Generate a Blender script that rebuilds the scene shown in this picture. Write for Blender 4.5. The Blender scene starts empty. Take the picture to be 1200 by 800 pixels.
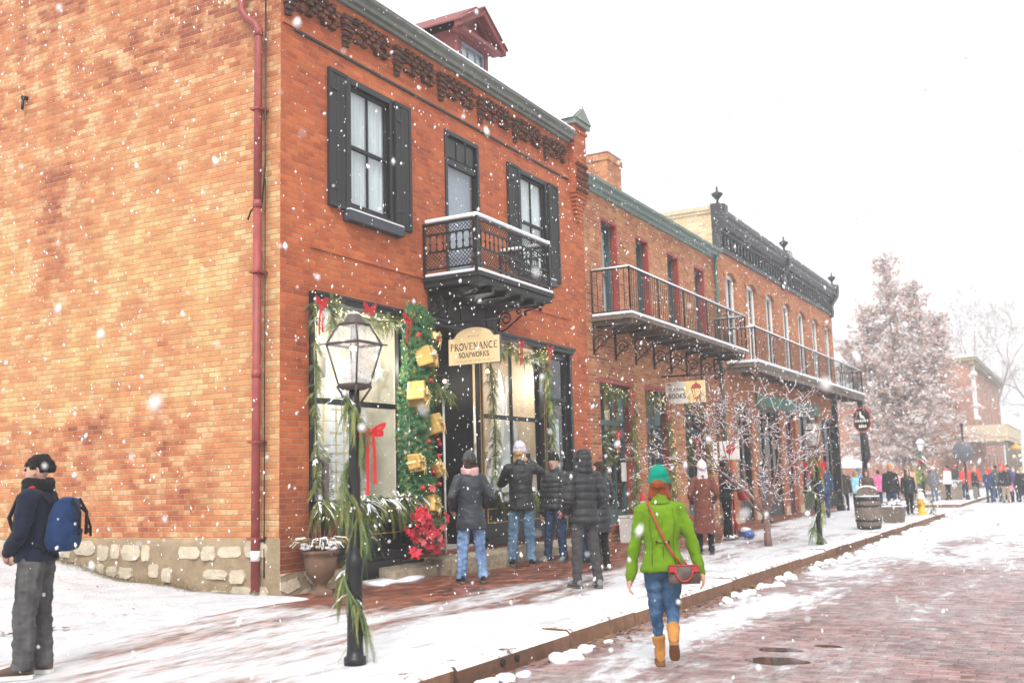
HAZE, SKY, SUN, EXPO = .0032, .118, 1.45, .86
import bpy, bmesh, math, random
from mathutils import Vector, Matrix, noise as mnoise
random.seed(7)
PI = math.pi
S = bpy.context.scene
C = S.collection
V = Vector
def R(a): return math.radians(a)
def lerp(a, b, t): return a + (b - a) * t
def smooth(a, b, x):
    t = min(1, max(0, (x - a) / (b - a))); return t * t * (3 - 2 * t)

# ------------------------------------------------------------------ mesh builder
class MB:
    def __init__(s): s.v = []; s.f = []; s.m = []; s.mi = 0; s.sm = []
    def add(s, vs, fs, smooth=False):
        o = len(s.v); s.v += [tuple(v) for v in vs]
        for f in fs:
            s.f.append(tuple(i + o for i in f)); s.m.append(s.mi); s.sm.append(smooth)
        return s
    def box(s, x0, y0, z0, x1, y1, z1):
        if x0 > x1: x0, x1 = x1, x0
        if y0 > y1: y0, y1 = y1, y0
        if z0 > z1: z0, z1 = z1, z0
        return s.add([(x0,y0,z0),(x1,y0,z0),(x1,y1,z0),(x0,y1,z0),(x0,y0,z1),(x1,y0,z1),(x1,y1,z1),(x0,y1,z1)],
                     [(0,3,2,1),(4,5,6,7),(0,1,5,4),(1,2,6,5),(2,3,7,6),(3,0,4,7)])
    def obox(s, c, ax, ay, az):
        c, ax, ay, az = V(c), V(ax), V(ay), V(az)
        vs = [c + ax*i + ay*j + az*k for k in (-1,1) for (i,j) in ((-1,-1),(1,-1),(1,1),(-1,1))]
        return s.add(vs, [(0,3,2,1),(4,5,6,7),(0,1,5,4),(1,2,6,5),(2,3,7,6),(3,0,4,7)])
    def quad(s, a, b, c, d): return s.add([a,b,c,d], [(0,1,2,3)])
    def poly(s, pts): return s.add(pts, [tuple(range(len(pts)))])
    def tube(s, pts, rads, n=8, caps=True, smooth=True):
        pts = [V(p) for p in pts]
        if not isinstance(rads, (list, tuple)): rads = [rads] * len(pts)
        vs = []; ref = None
        for i, p in enumerate(pts):
            d = (pts[min(i+1, len(pts)-1)] - pts[max(i-1, 0)])
            if d.length < 1e-9: d = V((0,0,1))
            d.normalize()
            if ref is None:
                ref = V((0,0,1)) if abs(d.z) < .9 else V((1,0,0))
            a = d.cross(ref)
            if a.length < 1e-6: a = d.orthogonal()
            a.normalize(); b = a.cross(d); ref = b
            for k in range(n):
                t = 2*PI*k/n
                vs.append(p + (a*math.cos(t) + b*math.sin(t)) * rads[i])
        fs = []
        for i in range(len(pts)-1):
            for k in range(n):
                k2 = (k+1) % n
                fs.append((i*n+k, i*n+k2, (i+1)*n+k2, (i+1)*n+k))
        s.add(vs, fs, smooth)
        if caps:
            o = len(s.v) - len(vs)
            s.f.append(tuple(o+k for k in range(n-1,-1,-1))); s.m.append(s.mi); s.sm.append(False)
            q = o + (len(pts)-1)*n
            s.f.append(tuple(q+k for k in range(n))); s.m.append(s.mi); s.sm.append(False)
        return s
    def lathe(s, c, prof, n=16, smooth=True, axis='z'):
        c = V(c); vs = []; fs = []
        for (r, h) in prof:
            for k in range(n):
                t = 2*PI*k/n
                p = (r*math.cos(t), r*math.sin(t), h)
                if axis == 'x': p = (h, p[0], p[1])
                if axis == 'y': p = (p[1], h, p[0])
                vs.append(c + V(p))
        m = len(prof)
        for i in range(m-1):
            for k in range(n):
                k2 = (k+1) % n; fs.append((i*n+k, i*n+k2, (i+1)*n+k2, (i+1)*n+k))
        s.add(vs, fs, smooth)
        s.add(vs[:n], [tuple(range(n-1,-1,-1))]); s.add(vs[-n:], [tuple(range(n))])
        return s
    def loft(s, rings, smooth=True, caps=True):
        n = len(rings[0]); vs = [p for r in rings for p in r]; fs = []
        for i in range(len(rings)-1):
            for k in range(n):
                k2 = (k+1) % n; fs.append((i*n+k, i*n+k2, (i+1)*n+k2, (i+1)*n+k))
        if caps: fs.append(tuple(range(n-1,-1,-1))); fs.append(tuple((len(rings)-1)*n+k for k in range(n)))
        return s.add(vs, fs, smooth)
    def sph(s, c, r, n=8, m=6, jit=0):
        c = V(c)
        if not isinstance(r, (tuple, list)): r = (r, r, r)
        vs = [c + V((0,0,-r[2]))]; fs = []
        for i in range(1, m):
            p = -PI/2 + PI*i/m
            for k in range(n):
                t = 2*PI*k/n; j = 1 + random.uniform(-jit, jit)
                vs.append(c + V((r[0]*math.cos(p)*math.cos(t)*j, r[1]*math.cos(p)*math.sin(t)*j, r[2]*math.sin(p)*j)))
        vs.append(c + V((0,0,r[2]))); L = len(vs)-1
        for k in range(n):
            k2 = (k+1) % n
            fs.append((0, 1+k2, 1+k)); fs.append((L, 1+(m-2)*n+k, 1+(m-2)*n+k2))
            for i in range(m-2): fs.append((1+i*n+k, 1+i*n+k2, 1+(i+1)*n+k2, 1+(i+1)*n+k))
        return s.add(vs, fs, True)
    def prism(s, pts, off):
        """closed outline pts (3d) extruded by off"""
        n = len(pts); off = V(off); a = [V(p) for p in pts]; b = [p + off for p in a]
        fs = [tuple(range(n-1,-1,-1)), tuple(range(n, 2*n))] + [(k, (k+1)%n, n+(k+1)%n, n+k) for k in range(n)]
        return s.add(a+b, fs)
    def cap(s, p0, p1, r0, r1, n=10):
        """tapered capsule, closed, for voxel union"""
        p0, p1 = V(p0), V(p1); d = p1 - p0; L = d.length
        if L < 1e-6: return s.sph(p0, r0, n, 6)
        u = d / L; pts = [p0 - u*r0*.97, p0 - u*r0*.7, p0, p0 + d*.5, p1, p1 + u*r1*.7, p1 + u*r1*.97]
        return s.tube(pts, [r0*.2, r0*.72, r0, (r0+r1)/2, r1, r1*.72, r1*.2], n)

def rootloc(o):
    p = V((0,0,0))
    while o is not None: p += o.location; o = o.parent
    return p
def obj(name, mb, mats, parent=None, local=False, bevel=0):
    me = bpy.data.meshes.new(name)
    off = V((0,0,0)) if (parent is None or local) else rootloc(parent)
    me.from_pydata([(v[0]-off.x, v[1]-off.y, v[2]-off.z) for v in mb.v], [], mb.f)
    if not isinstance(mats, (list, tuple)): mats = [mats]
    for m in mats: me.materials.append(m)
    if len(mats) > 1: me.polygons.foreach_set('material_index', mb.m)
    me.polygons.foreach_set('use_smooth', mb.sm)
    me.update()
    o = bpy.data.objects.new(name, me); C.objects.link(o)
    if parent is not None: o.parent = parent
    if bevel:
        b = o.modifiers.new('b', 'BEVEL'); b.width = bevel; b.segments = 2; b.limit_method = 'ANGLE'
    return o
def tag(o, label, cat, group=None, kind=None):
    if label: o['label'] = label
    if cat: o['category'] = cat
    if group: o['group'] = group
    if kind: o['kind'] = kind
    return o
def empty(name, loc, label=None, cat=None, group=None, rz=0):
    o = bpy.data.objects.new(name, None); C.objects.link(o); o.location = loc; o.rotation_euler = (0,0,rz)
    o.empty_display_size = .1
    return tag(o, label, cat, group)
def struct(name, mb, mats):
    return tag(obj(name, mb, mats), None, None, kind='structure')
def copy_tree(o, parent=None, label=None):
    c = o.copy(); C.objects.link(c)
    if parent is not None: c.parent = parent
    if label: c['label'] = label
    for ch in list(o.children): copy_tree(ch, c)
    return c
def modded(mb, name, mods):
    """mesh after modifiers: voxel remesh / smooth"""
    me = bpy.data.meshes.new('t'); me.from_pydata(mb.v, [], mb.f); me.update()
    o = bpy.data.objects.new('t', me); C.objects.link(o)
    for t, kw in mods:
        m = o.modifiers.new(t, t)
        for k, v in kw.items(): setattr(m, k, v)
    dg = bpy.context.evaluated_depsgraph_get()
    out = bpy.data.meshes.new_from_object(o.evaluated_get(dg))
    bpy.data.objects.remove(o); bpy.data.meshes.remove(me)
    out.name = name
    return out
def fuse(name, mb, vox, mat, parent, wr=0, wf=9, sm=3, puff=None, aniso=(1,1,1.0), extra=None):
    """voxel union of the overlapping closed shapes in mb, smoothed and given cloth folds"""
    me = modded(mb, name, [('REMESH', dict(mode='VOXEL', voxel_size=vox)), ('SMOOTH', dict(factor=.5, iterations=sm))])
    if wr or puff:
        nr = [v.normal.copy() for v in me.vertices]
        sd = random.uniform(0, 50)
        for v, n_ in zip(me.vertices, nr):
            c = v.co; d = 0
            if wr:
                q = V((c.x*wf*aniso[0]+sd, c.y*wf*aniso[1], c.z*wf*aniso[2]))
                d += wr * (mnoise.noise(q) + .5*mnoise.noise(q*2.1))
            if puff:
                per, amp = puff
                d += amp * (abs(math.sin(PI*(c.z/per + .12*mnoise.noise(V((c.x*5+sd, c.y*5, c.z*3)))))) ** .6 - .7)
            v.co = c + n_*d
    if extra: extra(me)
    if not isinstance(mat, (list, tuple)): mat = [mat]
    for m in mat: me.materials.append(m)
    me.polygons.foreach_set('use_smooth', [True]*len(me.polygons)); me.update()
    o = bpy.data.objects.new(name, me); C.objects.link(o); o.parent = parent
    return o

# ------------------------------------------------------------------ materials
class NT:
    def __init__(s, name):
        s.mat = bpy.data.materials.new(name); s.mat.use_nodes = True
        s.t = s.mat.node_tree; s.n = s.t.nodes; s.l = s.t.links; s.n.clear()
        s.out = s.n.new('ShaderNodeOutputMaterial')
    def new(s, t, **kw):
        n = s.n.new(t)
        for k, v in kw.items(): setattr(n, k, v)
        return n
    def put(s, sock, v):
        if isinstance(v, bpy.types.NodeSocket): s.l.new(v, sock)
        elif v is not None: sock.default_value = v
    def math(s, op, a, b=None, c=None, clamp=False):
        n = s.new('ShaderNodeMath', operation=op, use_clamp=clamp)
        for i, x in enumerate((a, b, c)): s.put(n.inputs[i], x)
        return n.outputs[0]
    def mix(s, f, a, b, mode='MIX'):
        n = s.new('ShaderNodeMix', data_type='RGBA', blend_type=mode)
        s.put(n.inputs[0], f)
        for i, x in ((6, a), (7, b)):
            if isinstance(x, (tuple, list)) and len(x) == 3: x = (*x, 1)
            s.put(n.inputs[i], x)
        return n.outputs[2]
    def fmix(s, f, a, b):
        n = s.new('ShaderNodeMix', data_type='FLOAT')
        s.put(n.inputs[0], f); s.put(n.inputs[2], a); s.put(n.inputs[3], b); return n.outputs[0]
    def pos(s): return s.new('ShaderNodeNewGeometry').outputs['Position']
    def objco(s): return s.new('ShaderNodeTexCoord').outputs['Object']
    def xyz(s, v):
        n = s.new('ShaderNodeSeparateXYZ'); s.l.new(v, n.inputs[0]); return n.outputs
    def comb(s, x, y, z=0.0):
        n = s.new('ShaderNodeCombineXYZ')
        for i, q in enumerate((x, y, z)): s.put(n.inputs[i], q)
        return n.outputs[0]
    def noise(s, v, scale, detail=4, rough=.55, dim='3D', dist=0):
        n = s.new('ShaderNodeTexNoise', noise_dimensions=dim)
        s.l.new(v, n.inputs['Vector']); n.inputs['Scale'].default_value = scale
        n.inputs['Detail'].default_value = detail; n.inputs['Roughness'].default_value = rough
        n.inputs['Distortion'].default_value = dist
        return n.outputs['Fac']
    def white(s, v, dim='2D'):
        n = s.new('ShaderNodeTexWhiteNoise', noise_dimensions=dim); s.l.new(v, n.inputs['Vector']); return n.outputs
    def scale(s, v, xyz):
        n = s.new('ShaderNodeVectorMath', operation='MULTIPLY'); s.l.new(v, n.inputs[0]); n.inputs[1].default_value = xyz
        return n.outputs[0]
    def ramp(s, f, stops, interp='LINEAR'):
        n = s.new('ShaderNodeValToRGB'); s.l.new(f, n.inputs[0]); r = n.color_ramp; r.interpolation = interp
        while len(r.elements) < len(stops): r.elements.new(.5)
        for e, (p, c) in zip(r.elements, stops):
            e.position = p; e.color = (*c, 1) if len(c) == 3 else c
        return n.outputs[0]
    def step(s, x, a, b):
        n = s.new('ShaderNodeMapRange', interpolation_type='SMOOTHSTEP')
        s.put(n.inputs[0], x); n.inputs[1].default_value = a; n.inputs[2].default_value = b
        return n.outputs[0]
    def bsdf(s, col, rough=.8, bump=None, bstr=.5, bdist=.01, metal=0, spec=.4, **kw):
        b = s.new('ShaderNodeBsdfPrincipled')
        if isinstance(col, (tuple, list)) and len(col) == 3: col = (*col, 1)
        s.put(b.inputs['Base Color'], col); s.put(b.inputs['Roughness'], rough)
        s.put(b.inputs['Metallic'], metal); s.put(b.inputs['Specular IOR Level'], spec)
        for k, v in kw.items(): s.put(b.inputs[k], v)
        if bump is not None:
            n = s.new('ShaderNodeBump'); s.l.new(bump, n.inputs['Height'])
            n.inputs['Strength'].default_value = bstr; n.inputs['Distance'].default_value = bdist
            s.l.new(n.outputs[0], b.inputs['Normal'])
        s.l.new(b.outputs[0], s.out.inputs[0]); s.b = b
        return s.mat

def plain(name, col, rough=.7, var=.18, sc=14, metal=0, spec=.4, bstr=.25, bd=.004, stretch=(1,1,1), **kw):
    n = NT(name); p = n.scale(n.objco(), stretch)
    a = n.noise(p, sc, 5, .6); b = n.noise(p, sc*.15, 3)
    f = n.math('ADD', n.math('MULTIPLY', a, .6), n.math('MULTIPLY', b, .4))
    lo = tuple(c*(1-var) for c in col); hi = tuple(min(1, c*(1+var)) for c in col)
    c = n.ramp(f, [(.3, lo), (.7, hi)])
    r = n.fmix(a, rough-.1, min(1, rough+.1))
    return n.bsdf(c, r, bump=a, bstr=bstr, bdist=bd, metal=metal, spec=spec, **kw)
def fabric(name, col, var=.25, sc=420, rough=.9, spec=.15, fold=4):
    n = NT(name); p = n.objco()
    a = n.noise(p, sc, 2, .6); b = n.noise(n.scale(p, (1,1,.5)), fold*3, 4)
    lo = tuple(c*(1-var) for c in col); hi = tuple(min(1, c*(1+var)) for c in col)
    c = n.mix(n.math('MULTIPLY', n.math('ADD', n.math('MULTIPLY', a, .5), n.math('MULTIPLY', n.noise(p, 55, 4, .7), .5)), .5), n.ramp(b, [(.3, lo), (.7, hi)]), tuple(min(1, x*1.45+.003) for x in col))
    return n.bsdf(c, rough, bump=n.math('ADD', a, n.math('MULTIPLY', n.noise(p, 34, 4, .7), 2.2)), bstr=.5, bdist=.003, spec=spec, **{'Sheen Weight': .05})
def denim(name, col, fade):
    n = NT(name); p = n.objco()
    a = n.noise(n.scale(p, (1,1,.3)), 240, 2, .6); b = n.noise(n.scale(p, (1,1,.35)), 9, 4)
    c = n.ramp(n.math('ADD', n.math('MULTIPLY', b, .8), n.math('MULTIPLY', a, .25)), [(.35, col), (.72, fade)])
    return n.bsdf(c, .92, bump=a, bstr=.35, bdist=.002, spec=.12)

def brick_nodes(n, u, v, bw, bh, mw, seed=0.0):
    """-> id colour noise(s), mortar mask(1=mortar), bump height"""
    row = n.math('FLOOR', n.math('DIVIDE', v, bh))
    sh = n.math('MULTIPLY', n.math('MODULO', n.math('ABSOLUTE', row), 2.0), .5)
    jit = n.math('MULTIPLY', n.white(n.comb(row, seed + 3.3))[0], .22)
    uu = n.math('ADD', n.math('ADD', n.math('DIVIDE', u, bw), sh), jit)
    col = n.math('FLOOR', uu)
    fu = n.math('FRACT', uu); fv = n.math('FRACT', n.math('DIVIDE', v, bh))
    du = n.math('MULTIPLY', n.math('MINIMUM', fu, n.math('SUBTRACT', 1.0, fu)), bw)
    dv = n.math('MULTIPLY', n.math('MINIMUM', fv, n.math('SUBTRACT', 1.0, fv)), bh)
    d = n.math('MINIMUM', du, dv)
    idv = n.comb(n.math('ADD', col, seed), row)
    w = n.white(idv); w2 = n.white(n.comb(row, n.math('ADD', col, seed + 17.0)))
    return w, w2, d
def brick_mat(name, stops, mortar, bw=.215, bh=.072, mw=.010, patch=None, base_dark=None, seed=0.0, grime=.35, zones=False, contrast=.62, joint=.85):
    n = NT(name)
    g = n.new('ShaderNodeNewGeometry'); P = g.outputs['Position']; N_ = g.outputs['True Normal']
    px_, py_, pz_ = n.xyz(P); nx, ny, nz = n.xyz(N_)
    wob = n.math('MULTIPLY', n.math('SUBTRACT', n.noise(P, 5, 2), .5), .012)
    fx = n.math('GREATER_THAN', n.math('ABSOLUTE', nx), .5); fz = n.math('GREATER_THAN', n.math('ABSOLUTE', nz), .5)
    u = n.math('ADD', n.fmix(fx, px_, py_), wob); v = n.math('ADD', n.fmix(fz, pz_, py_), wob)
    w, w2, d = brick_nodes(n, u, v, bw, bh, mw, seed)
    big = n.noise(P, .55, 4, .6); mid = n.noise(P, 2.2, 4, .6); fine = n.noise(P, 60, 4, .7); med = n.noise(P, 14, 4, .65)
    sel = n.math('ADD', n.math('ADD', n.math('MULTIPLY', w[0], contrast), n.math('MULTIPLY', n.math('SUBTRACT', big, .5), 1.1)), n.math('MULTIPLY', mid, 1.0-contrast), clamp=True)
    if zones:   # rebuilt stretches: redder courses low at the back and towards the eaves, a bricked-up flue
        wz = n.math('ADD', pz_, n.math('MULTIPLY', n.math('SUBTRACT', mid, .5), .9)); wy = n.math('ADD', py_, n.math('MULTIPLY', n.math('SUBTRACT', med, .5), .7))
        z1 = n.math('MULTIPLY', n.step(wz, 6.3, 7.5), -.22)
        z2 = n.math('MULTIPLY', n.math('MULTIPLY', n.math('MULTIPLY', n.step(wz, .6, 1.0), n.step(wz, 2.75, 2.35)), n.step(wy, 9.5, 10.6)), -.24)
        z3 = n.math('MULTIPLY', n.math('MULTIPLY', n.math('MULTIPLY', n.step(wy, 12.35, 12.6), n.step(wy, 13.4, 13.15)), n.math('MULTIPLY', n.step(wz, 4.0, 4.4), n.step(wz, 6.6, 6.2))), -.20)
        z4 = n.math('MULTIPLY', n.math('MULTIPLY', n.step(wz, 2.5, 2.8), n.step(wz, 6.2, 4.6)), .16)
        sel = n.math('ADD', n.math('ADD', sel, n.math('ADD', z1, z2)), n.math('ADD', z3, z4), clamp=True)
    c = n.ramp(sel, stops)
    c = n.mix(n.math('MULTIPLY', n.step(fine, .45, .75), .30), c, (.50, .30, .19), 'MIX')
    val = n.math('ADD', .70, n.math('ADD', n.math('MULTIPLY', w2[0], .24), n.math('MULTIPLY', fine, .36)))
    c = n.mix(1.0, c, n.comb(val, val, val), 'MULTIPLY')
    if patch:   # pale lime wash / yellow remnants left on the bricks
        pm = n.step(n.math('ADD', n.math('MULTIPLY', med, .38), n.math('ADD', n.math('MULTIPLY', mid, .55), n.math('MULTIPLY', w[0], .13))), .52, .69)
        c = n.mix(n.math('MULTIPLY', pm, patch[1]), c, patch[0])
    if base_dark:   # darker brown towards the ground, irregular edge
        q = n.math('ADD', pz_, n.math('MULTIPLY', n.math('SUBTRACT', mid, .5), 1.6))
        c = n.mix(n.math('MULTIPLY', n.math('SUBTRACT', 1.0, n.step(q, base_dark[0], base_dark[1])), base_dark[2]), c, (.10, .035, .025))
    mm = n.math('SUBTRACT', 1.0, n.step(n.math('ADD', d, n.math('MULTIPLY', n.math('SUBTRACT', fine, .5), .007)), mw*.35, mw*.8))
    mcol = n.mix(n.step(med, .35, .7), mortar, tuple(x*.62 for x in mortar))
    c = n.mix(n.math('MULTIPLY', mm, joint), c, mcol)
    gr = n.math('MULTIPLY', n.step(n.noise(n.scale(P, (1, 1, .35)), 1.4, 5, .7), .52, .78), grime)
    c = n.mix(gr, c, n.mix(.5, c, (.06, .035, .03)))
    hgt = n.math('ADD', n.step(d, 0, mw), n.math('MULTIPLY', fine, .5))
    return n.bsdf(c, .9, bump=hgt, bstr=.8, bdist=.008, spec=.25)

M = {}
M['brick_front'] = brick_mat('brick_front', [(.0, (.20,.038,.018)), (.2, (.32,.062,.022)), (.5, (.43,.098,.030)), (.78, (.49,.130,.040)), (1, (.53,.17,.062))],
    (.36,.21,.15), mw=.008, base_dark=(.8, 2.6, .55), seed=2, grime=.38, contrast=.36)
M['brick_side'] = brick_mat('brick_side', [(.0, (.24,.062,.033)), (.14, (.35,.105,.045)), (.34, (.45,.165,.068)), (.58, (.50,.225,.092)), (.8, (.53,.29,.115)), (1, (.57,.37,.125))],
    (.43,.31,.19), bw=.205, bh=.069, mw=.010, patch=((.58,.45,.26), .66), seed=5, grime=.32, zones=True, contrast=.30, joint=.62)
M['brick_shop'] = brick_mat('brick_shop', [(.0, (.15,.045,.028)), (.2, (.29,.085,.034)), (.5, (.40,.135,.052)), (.78, (.46,.20,.078)), (1, (.50,.29,.13))],
    (.40,.31,.22), mw=.012, base_dark=(.3, 1.2, .5), seed=9, grime=.4)
M['brick_far'] = brick_mat('brick_far', [(.0, (.18,.055,.028)), (.3, (.34,.105,.042)), (.7, (.43,.15,.058)), (1, (.46,.21,.09))],
    (.42,.30,.22), mw=.009, seed=12, grime=.3)
M['brick_yellow'] = brick_mat('brick_yellow', [(.0, (.42,.30,.16)), (.5, (.58,.44,.26)), (1, (.68,.56,.36))], (.55,.5,.4), seed=15)
M['brick_dist'] = brick_mat('brick_dist', [(.0, (.22,.07,.05)), (.5, (.40,.15,.09)), (1, (.48,.24,.16))], (.4,.32,.26), seed=18)

def rubble_mat():
    n = NT('rubble_stone'); P = n.pos()
    nn = n.new('ShaderNodeTexNoise'); n.l.new(P, nn.inputs['Vector']); nn.inputs['Scale'].default_value = 2.5
    m = n.new('ShaderNodeVectorMath', operation='MULTIPLY_ADD'); n.l.new(nn.outputs['Color'], m.inputs[0]); m.inputs[1].default_value = (.25,.25,.12); n.l.new(P, m.inputs[2])
    q = n.scale(m.outputs[0], (1.9, 1.9, 4.6))
    v1 = n.new('ShaderNodeTexVoronoi', feature='DISTANCE_TO_EDGE'); n.l.new(q, v1.inputs['Vector']); v1.inputs['Scale'].default_value = 1.0; v1.inputs['Randomness'].default_value = .75
    v2 = n.new('ShaderNodeTexVoronoi'); n.l.new(q, v2.inputs['Vector']); v2.inputs['Scale'].default_value = 1.0; v2.inputs['Randomness'].default_value = .75
    f = n.noise(P, 18, 5, .7); g = n.noise(P, 3, 4)
    w = n.white(v2.outputs['Position'], '3D')[0]
    face = n.step(n.math('ADD', v1.outputs['Distance'], n.math('MULTIPLY', n.math('SUBTRACT', f, .5), .12)), .10, .17)
    face = n.math('MULTIPLY', face, n.step(w, .16, .22))
    c = n.mix(face, n.mix(f, (.20,.14,.09), (.46,.36,.25)), n.mix(n.step(f, .3, .75), (.48,.39,.28), (.68,.61,.50)))
    c = n.mix(n.math('MULTIPLY', n.step(g, .5, .75), .3), c, (.16,.11,.06))
    h = n.math('ADD', n.math('MULTIPLY', face, .8), n.math('MULTIPLY', f, .6))
    return n.bsdf(c, .92, bump=h, bstr=.9, bdist=.03, spec=.2)
M['rubble'] = rubble_mat()
M['limestone'] = plain('limestone', (.29,.235,.165), .9, .45, 7, bstr=.9, bd=.05)
M['snow'] = None
def snow_mat():
    n = NT('snow'); P = n.pos(); a = n.noise(P, 9, 5, .6); b = n.noise(P, 90, 3, .6)
    c = n.ramp(a, [(.3, (.72,.745,.79)), (.7, (.84,.85,.87))])
    return n.bsdf(c, .6, bump=n.math('ADD', a, n.math('MULTIPLY', b, .3)), bstr=.5, bdist=.03, spec=.3)
M['snow'] = snow_mat()
M['flake'] = NT('flake').bsdf((.92,.93,.95), .6)
M['black'] = plain('black_paint', (.011,.011,.012), .42, .4, 20, bstr=.2)
M['charcoal'] = plain('charcoal_wood', (.019,.0195,.021), .62, .25, 18, stretch=(3,3,.4))
M['iron'] = plain('wrought_iron', (.010,.0095,.0095), .5, .4, 30, spec=.5)
M['gold_line'] = plain('gold_paint', (.42,.25,.08), .5, .2, 30)
M['green_trim'] = plain('green_trim', (.15,.21,.19), .6, .25, 8)
M['gutter'] = plain('painted_gutter', (.17,.195,.17), .55, .3, 6)
M['copper'] = plain('verdigris_copper', (.10,.16,.13), .6, .4, 20)
M['red_pipe'] = plain('red_pipe_paint', (.27,.055,.05), .5, .3, 9)
M['red_trim'] = plain('red_trim', (.30,.045,.035), .55, .3, 9)
M['dormer_red'] = plain('dormer_red', (.19,.05,.048), .65, .3, 12)
M['teal'] = plain('teal_frame', (.055,.10,.10), .5, .3, 10)
M['white'] = plain('white_paint', (.74,.73,.70), .55, .1, 10)
M['curtain'] = plain('curtain', (.80,.81,.76), .9, .12, 6, stretch=(6,6,.4))
M['paper'] = plain('crumpled_paper', (.78,.70,.55), .9, .2, 5, bstr=.8, bd=.05)
M['slate_sill'] = plain('slate_sill', (.05,.055,.066), .6, .3, 10)
M['blue_sash'] = plain('blue_sash', (.22,.26,.32), .5, .2, 10)
M['beige_trim'] = plain('beige_stone', (.52,.43,.30), .8, .2, 8)
M['cornice'] = plain('cornice_metal', (.038,.038,.043), .45, .4, 14, spec=.5)
M['concrete'] = plain('concrete', (.36,.34,.31), .9, .25, 12, bstr=.5)
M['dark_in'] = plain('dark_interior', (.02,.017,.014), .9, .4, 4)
M['warm_in'] = plain('warm_interior', (.14,.075,.03), .9, .7, 2.5)
M['wood_old'] = plain('weathered_wood', (.16,.125,.10), .85, .45, 10, stretch=(5,5,.6), bstr=.6)
M['hoop'] = plain('hoop_iron', (.05,.05,.055), .5, .4, 20, metal=.6)
M['bark'] = plain('bark', (.13,.10,.085), .95, .4, 22, stretch=(1,1,.35), bstr=.8, bd=.01)
M['bark_far'] = plain('bark_far', (.29,.23,.205), .95, .3, 6)  # bark colour lightened to stand in for distance haze
M['needle'] = plain('cedar_green', (.095,.135,.045), .7, .5, 18)
M['needle_y'] = plain('cedar_yellow', (.24,.25,.075), .7, .5, 18)
M['fir'] = plain('artificial_fir', (.045,.16,.06), .65, .5, 22)
M['ribbon'] = plain('red_ribbon', (.48,.012,.018), .5, .2, 14)
M['poins'] = plain('poinsettia_red', (.45,.012,.03), .6, .35, 12)
M['poins_pink'] = plain('poinsettia_pink', (.50,.10,.10), .6, .35, 12)
M['berry'] = plain('red_ball', (.42,.015,.012), .25, .2, 14)
M['gold'] = plain('gold_foil', (.50,.31,.085), .38, .35, 16, metal=.35, bstr=.9, bd=.012)
M['gold_rib'] = plain('gold_ribbon', (.78,.60,.27), .3, .2, 18, metal=.5)
M['urn'] = plain('terracotta_urn', (.15,.088,.058), .85, .35, 10, bstr=.6)
M['planter_white'] = plain('white_planter', (.56,.55,.52), .8, .15, 8)
M['hydrant_y'] = plain('hydrant_yellow', (.62,.40,.03), .45, .15, 12)
M['hydrant_w'] = plain('hydrant_white', (.70,.71,.70), .45, .12, 12)
M['slate_sign'] = plain('slate_sign', (.10,.11,.13), .5, .2, 12)
M['leaf_brown'] = plain('dead_leaf', (.20,.10,.045), .85, .5, 30)
def leafy(name, col):   # thin leaves let the daylight through
    n = NT(name); a = n.noise(n.objco(), 1.3, 3); c = n.ramp(a, [(.3, tuple(x*.75 for x in col)), (.7, tuple(min(1, x*1.2) for x in col))])
    d = n.new('ShaderNodeBsdfDiffuse'); t = n.new('ShaderNodeBsdfTranslucent'); m = n.new('ShaderNodeMixShader'); m.inputs[0].default_value = .45
    n.l.new(c, d.inputs[0]); n.l.new(c, t.inputs[0]); n.l.new(d.outputs[0], m.inputs[1]); n.l.new(t.outputs[0], m.inputs[2]); n.l.new(m.outputs[0], n.out.inputs[0]); return n.mat
M['leaf_rust'] = leafy('rust_foliage', (.58,.36,.30)); M['leaf_rust2'] = leafy('rust_foliage_pale', (.66,.50,.44)); M['snow_leaf'] = leafy('snow_on_leaves', (.88,.88,.89))  # rust leaves paled, extra snow white mixed in, to paint in distance haze
M['sign_cream'] = plain('sign_cream', (.74,.55,.30), .6, .10, 3)
M['sign_edge'] = plain('sign_edge', (.10,.09,.09), .6)
M['ink'] = plain('ink', (.045,.03,.025), .7)
M['ink_faint'] = plain('ink_faint', (.50,.36,.21), .7)
M['sign_white'] = plain('sign_white', (.74,.72,.66), .6, .08, 5)
M['sign_yellow'] = plain('sign_yellow', (.78,.62,.28), .6, .08, 5)
M['sign_red'] = plain('sign_red', (.42,.07,.05), .6, .1)
M['glassy'] = None
def glass(name, tint=(.9,.93,.95), refl=.16):
    n = NT(name)
    t = n.new('ShaderNodeBsdfTransparent'); t.inputs[0].default_value = (*tint, 1)
    g = n.new('ShaderNodeBsdfGlossy'); g.inputs['Roughness'].default_value = .03
    l = n.new('ShaderNodeLayerWeight'); l.inputs[0].default_value = .25
    f = n.math('ADD', n.math('MULTIPLY', n.math('POWER', l.outputs['Facing'], 2.0), .50), refl*.3, clamp=True)
    m = n.new('ShaderNodeMixShader'); n.l.new(f, m.inputs[0]); n.l.new(t.outputs[0], m.inputs[1]); n.l.new(g.outputs[0], m.inputs[2])
    n.l.new(m.outputs[0], n.out.inputs[0]); return n.mat
M['glass'] = glass('window_glass')
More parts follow.
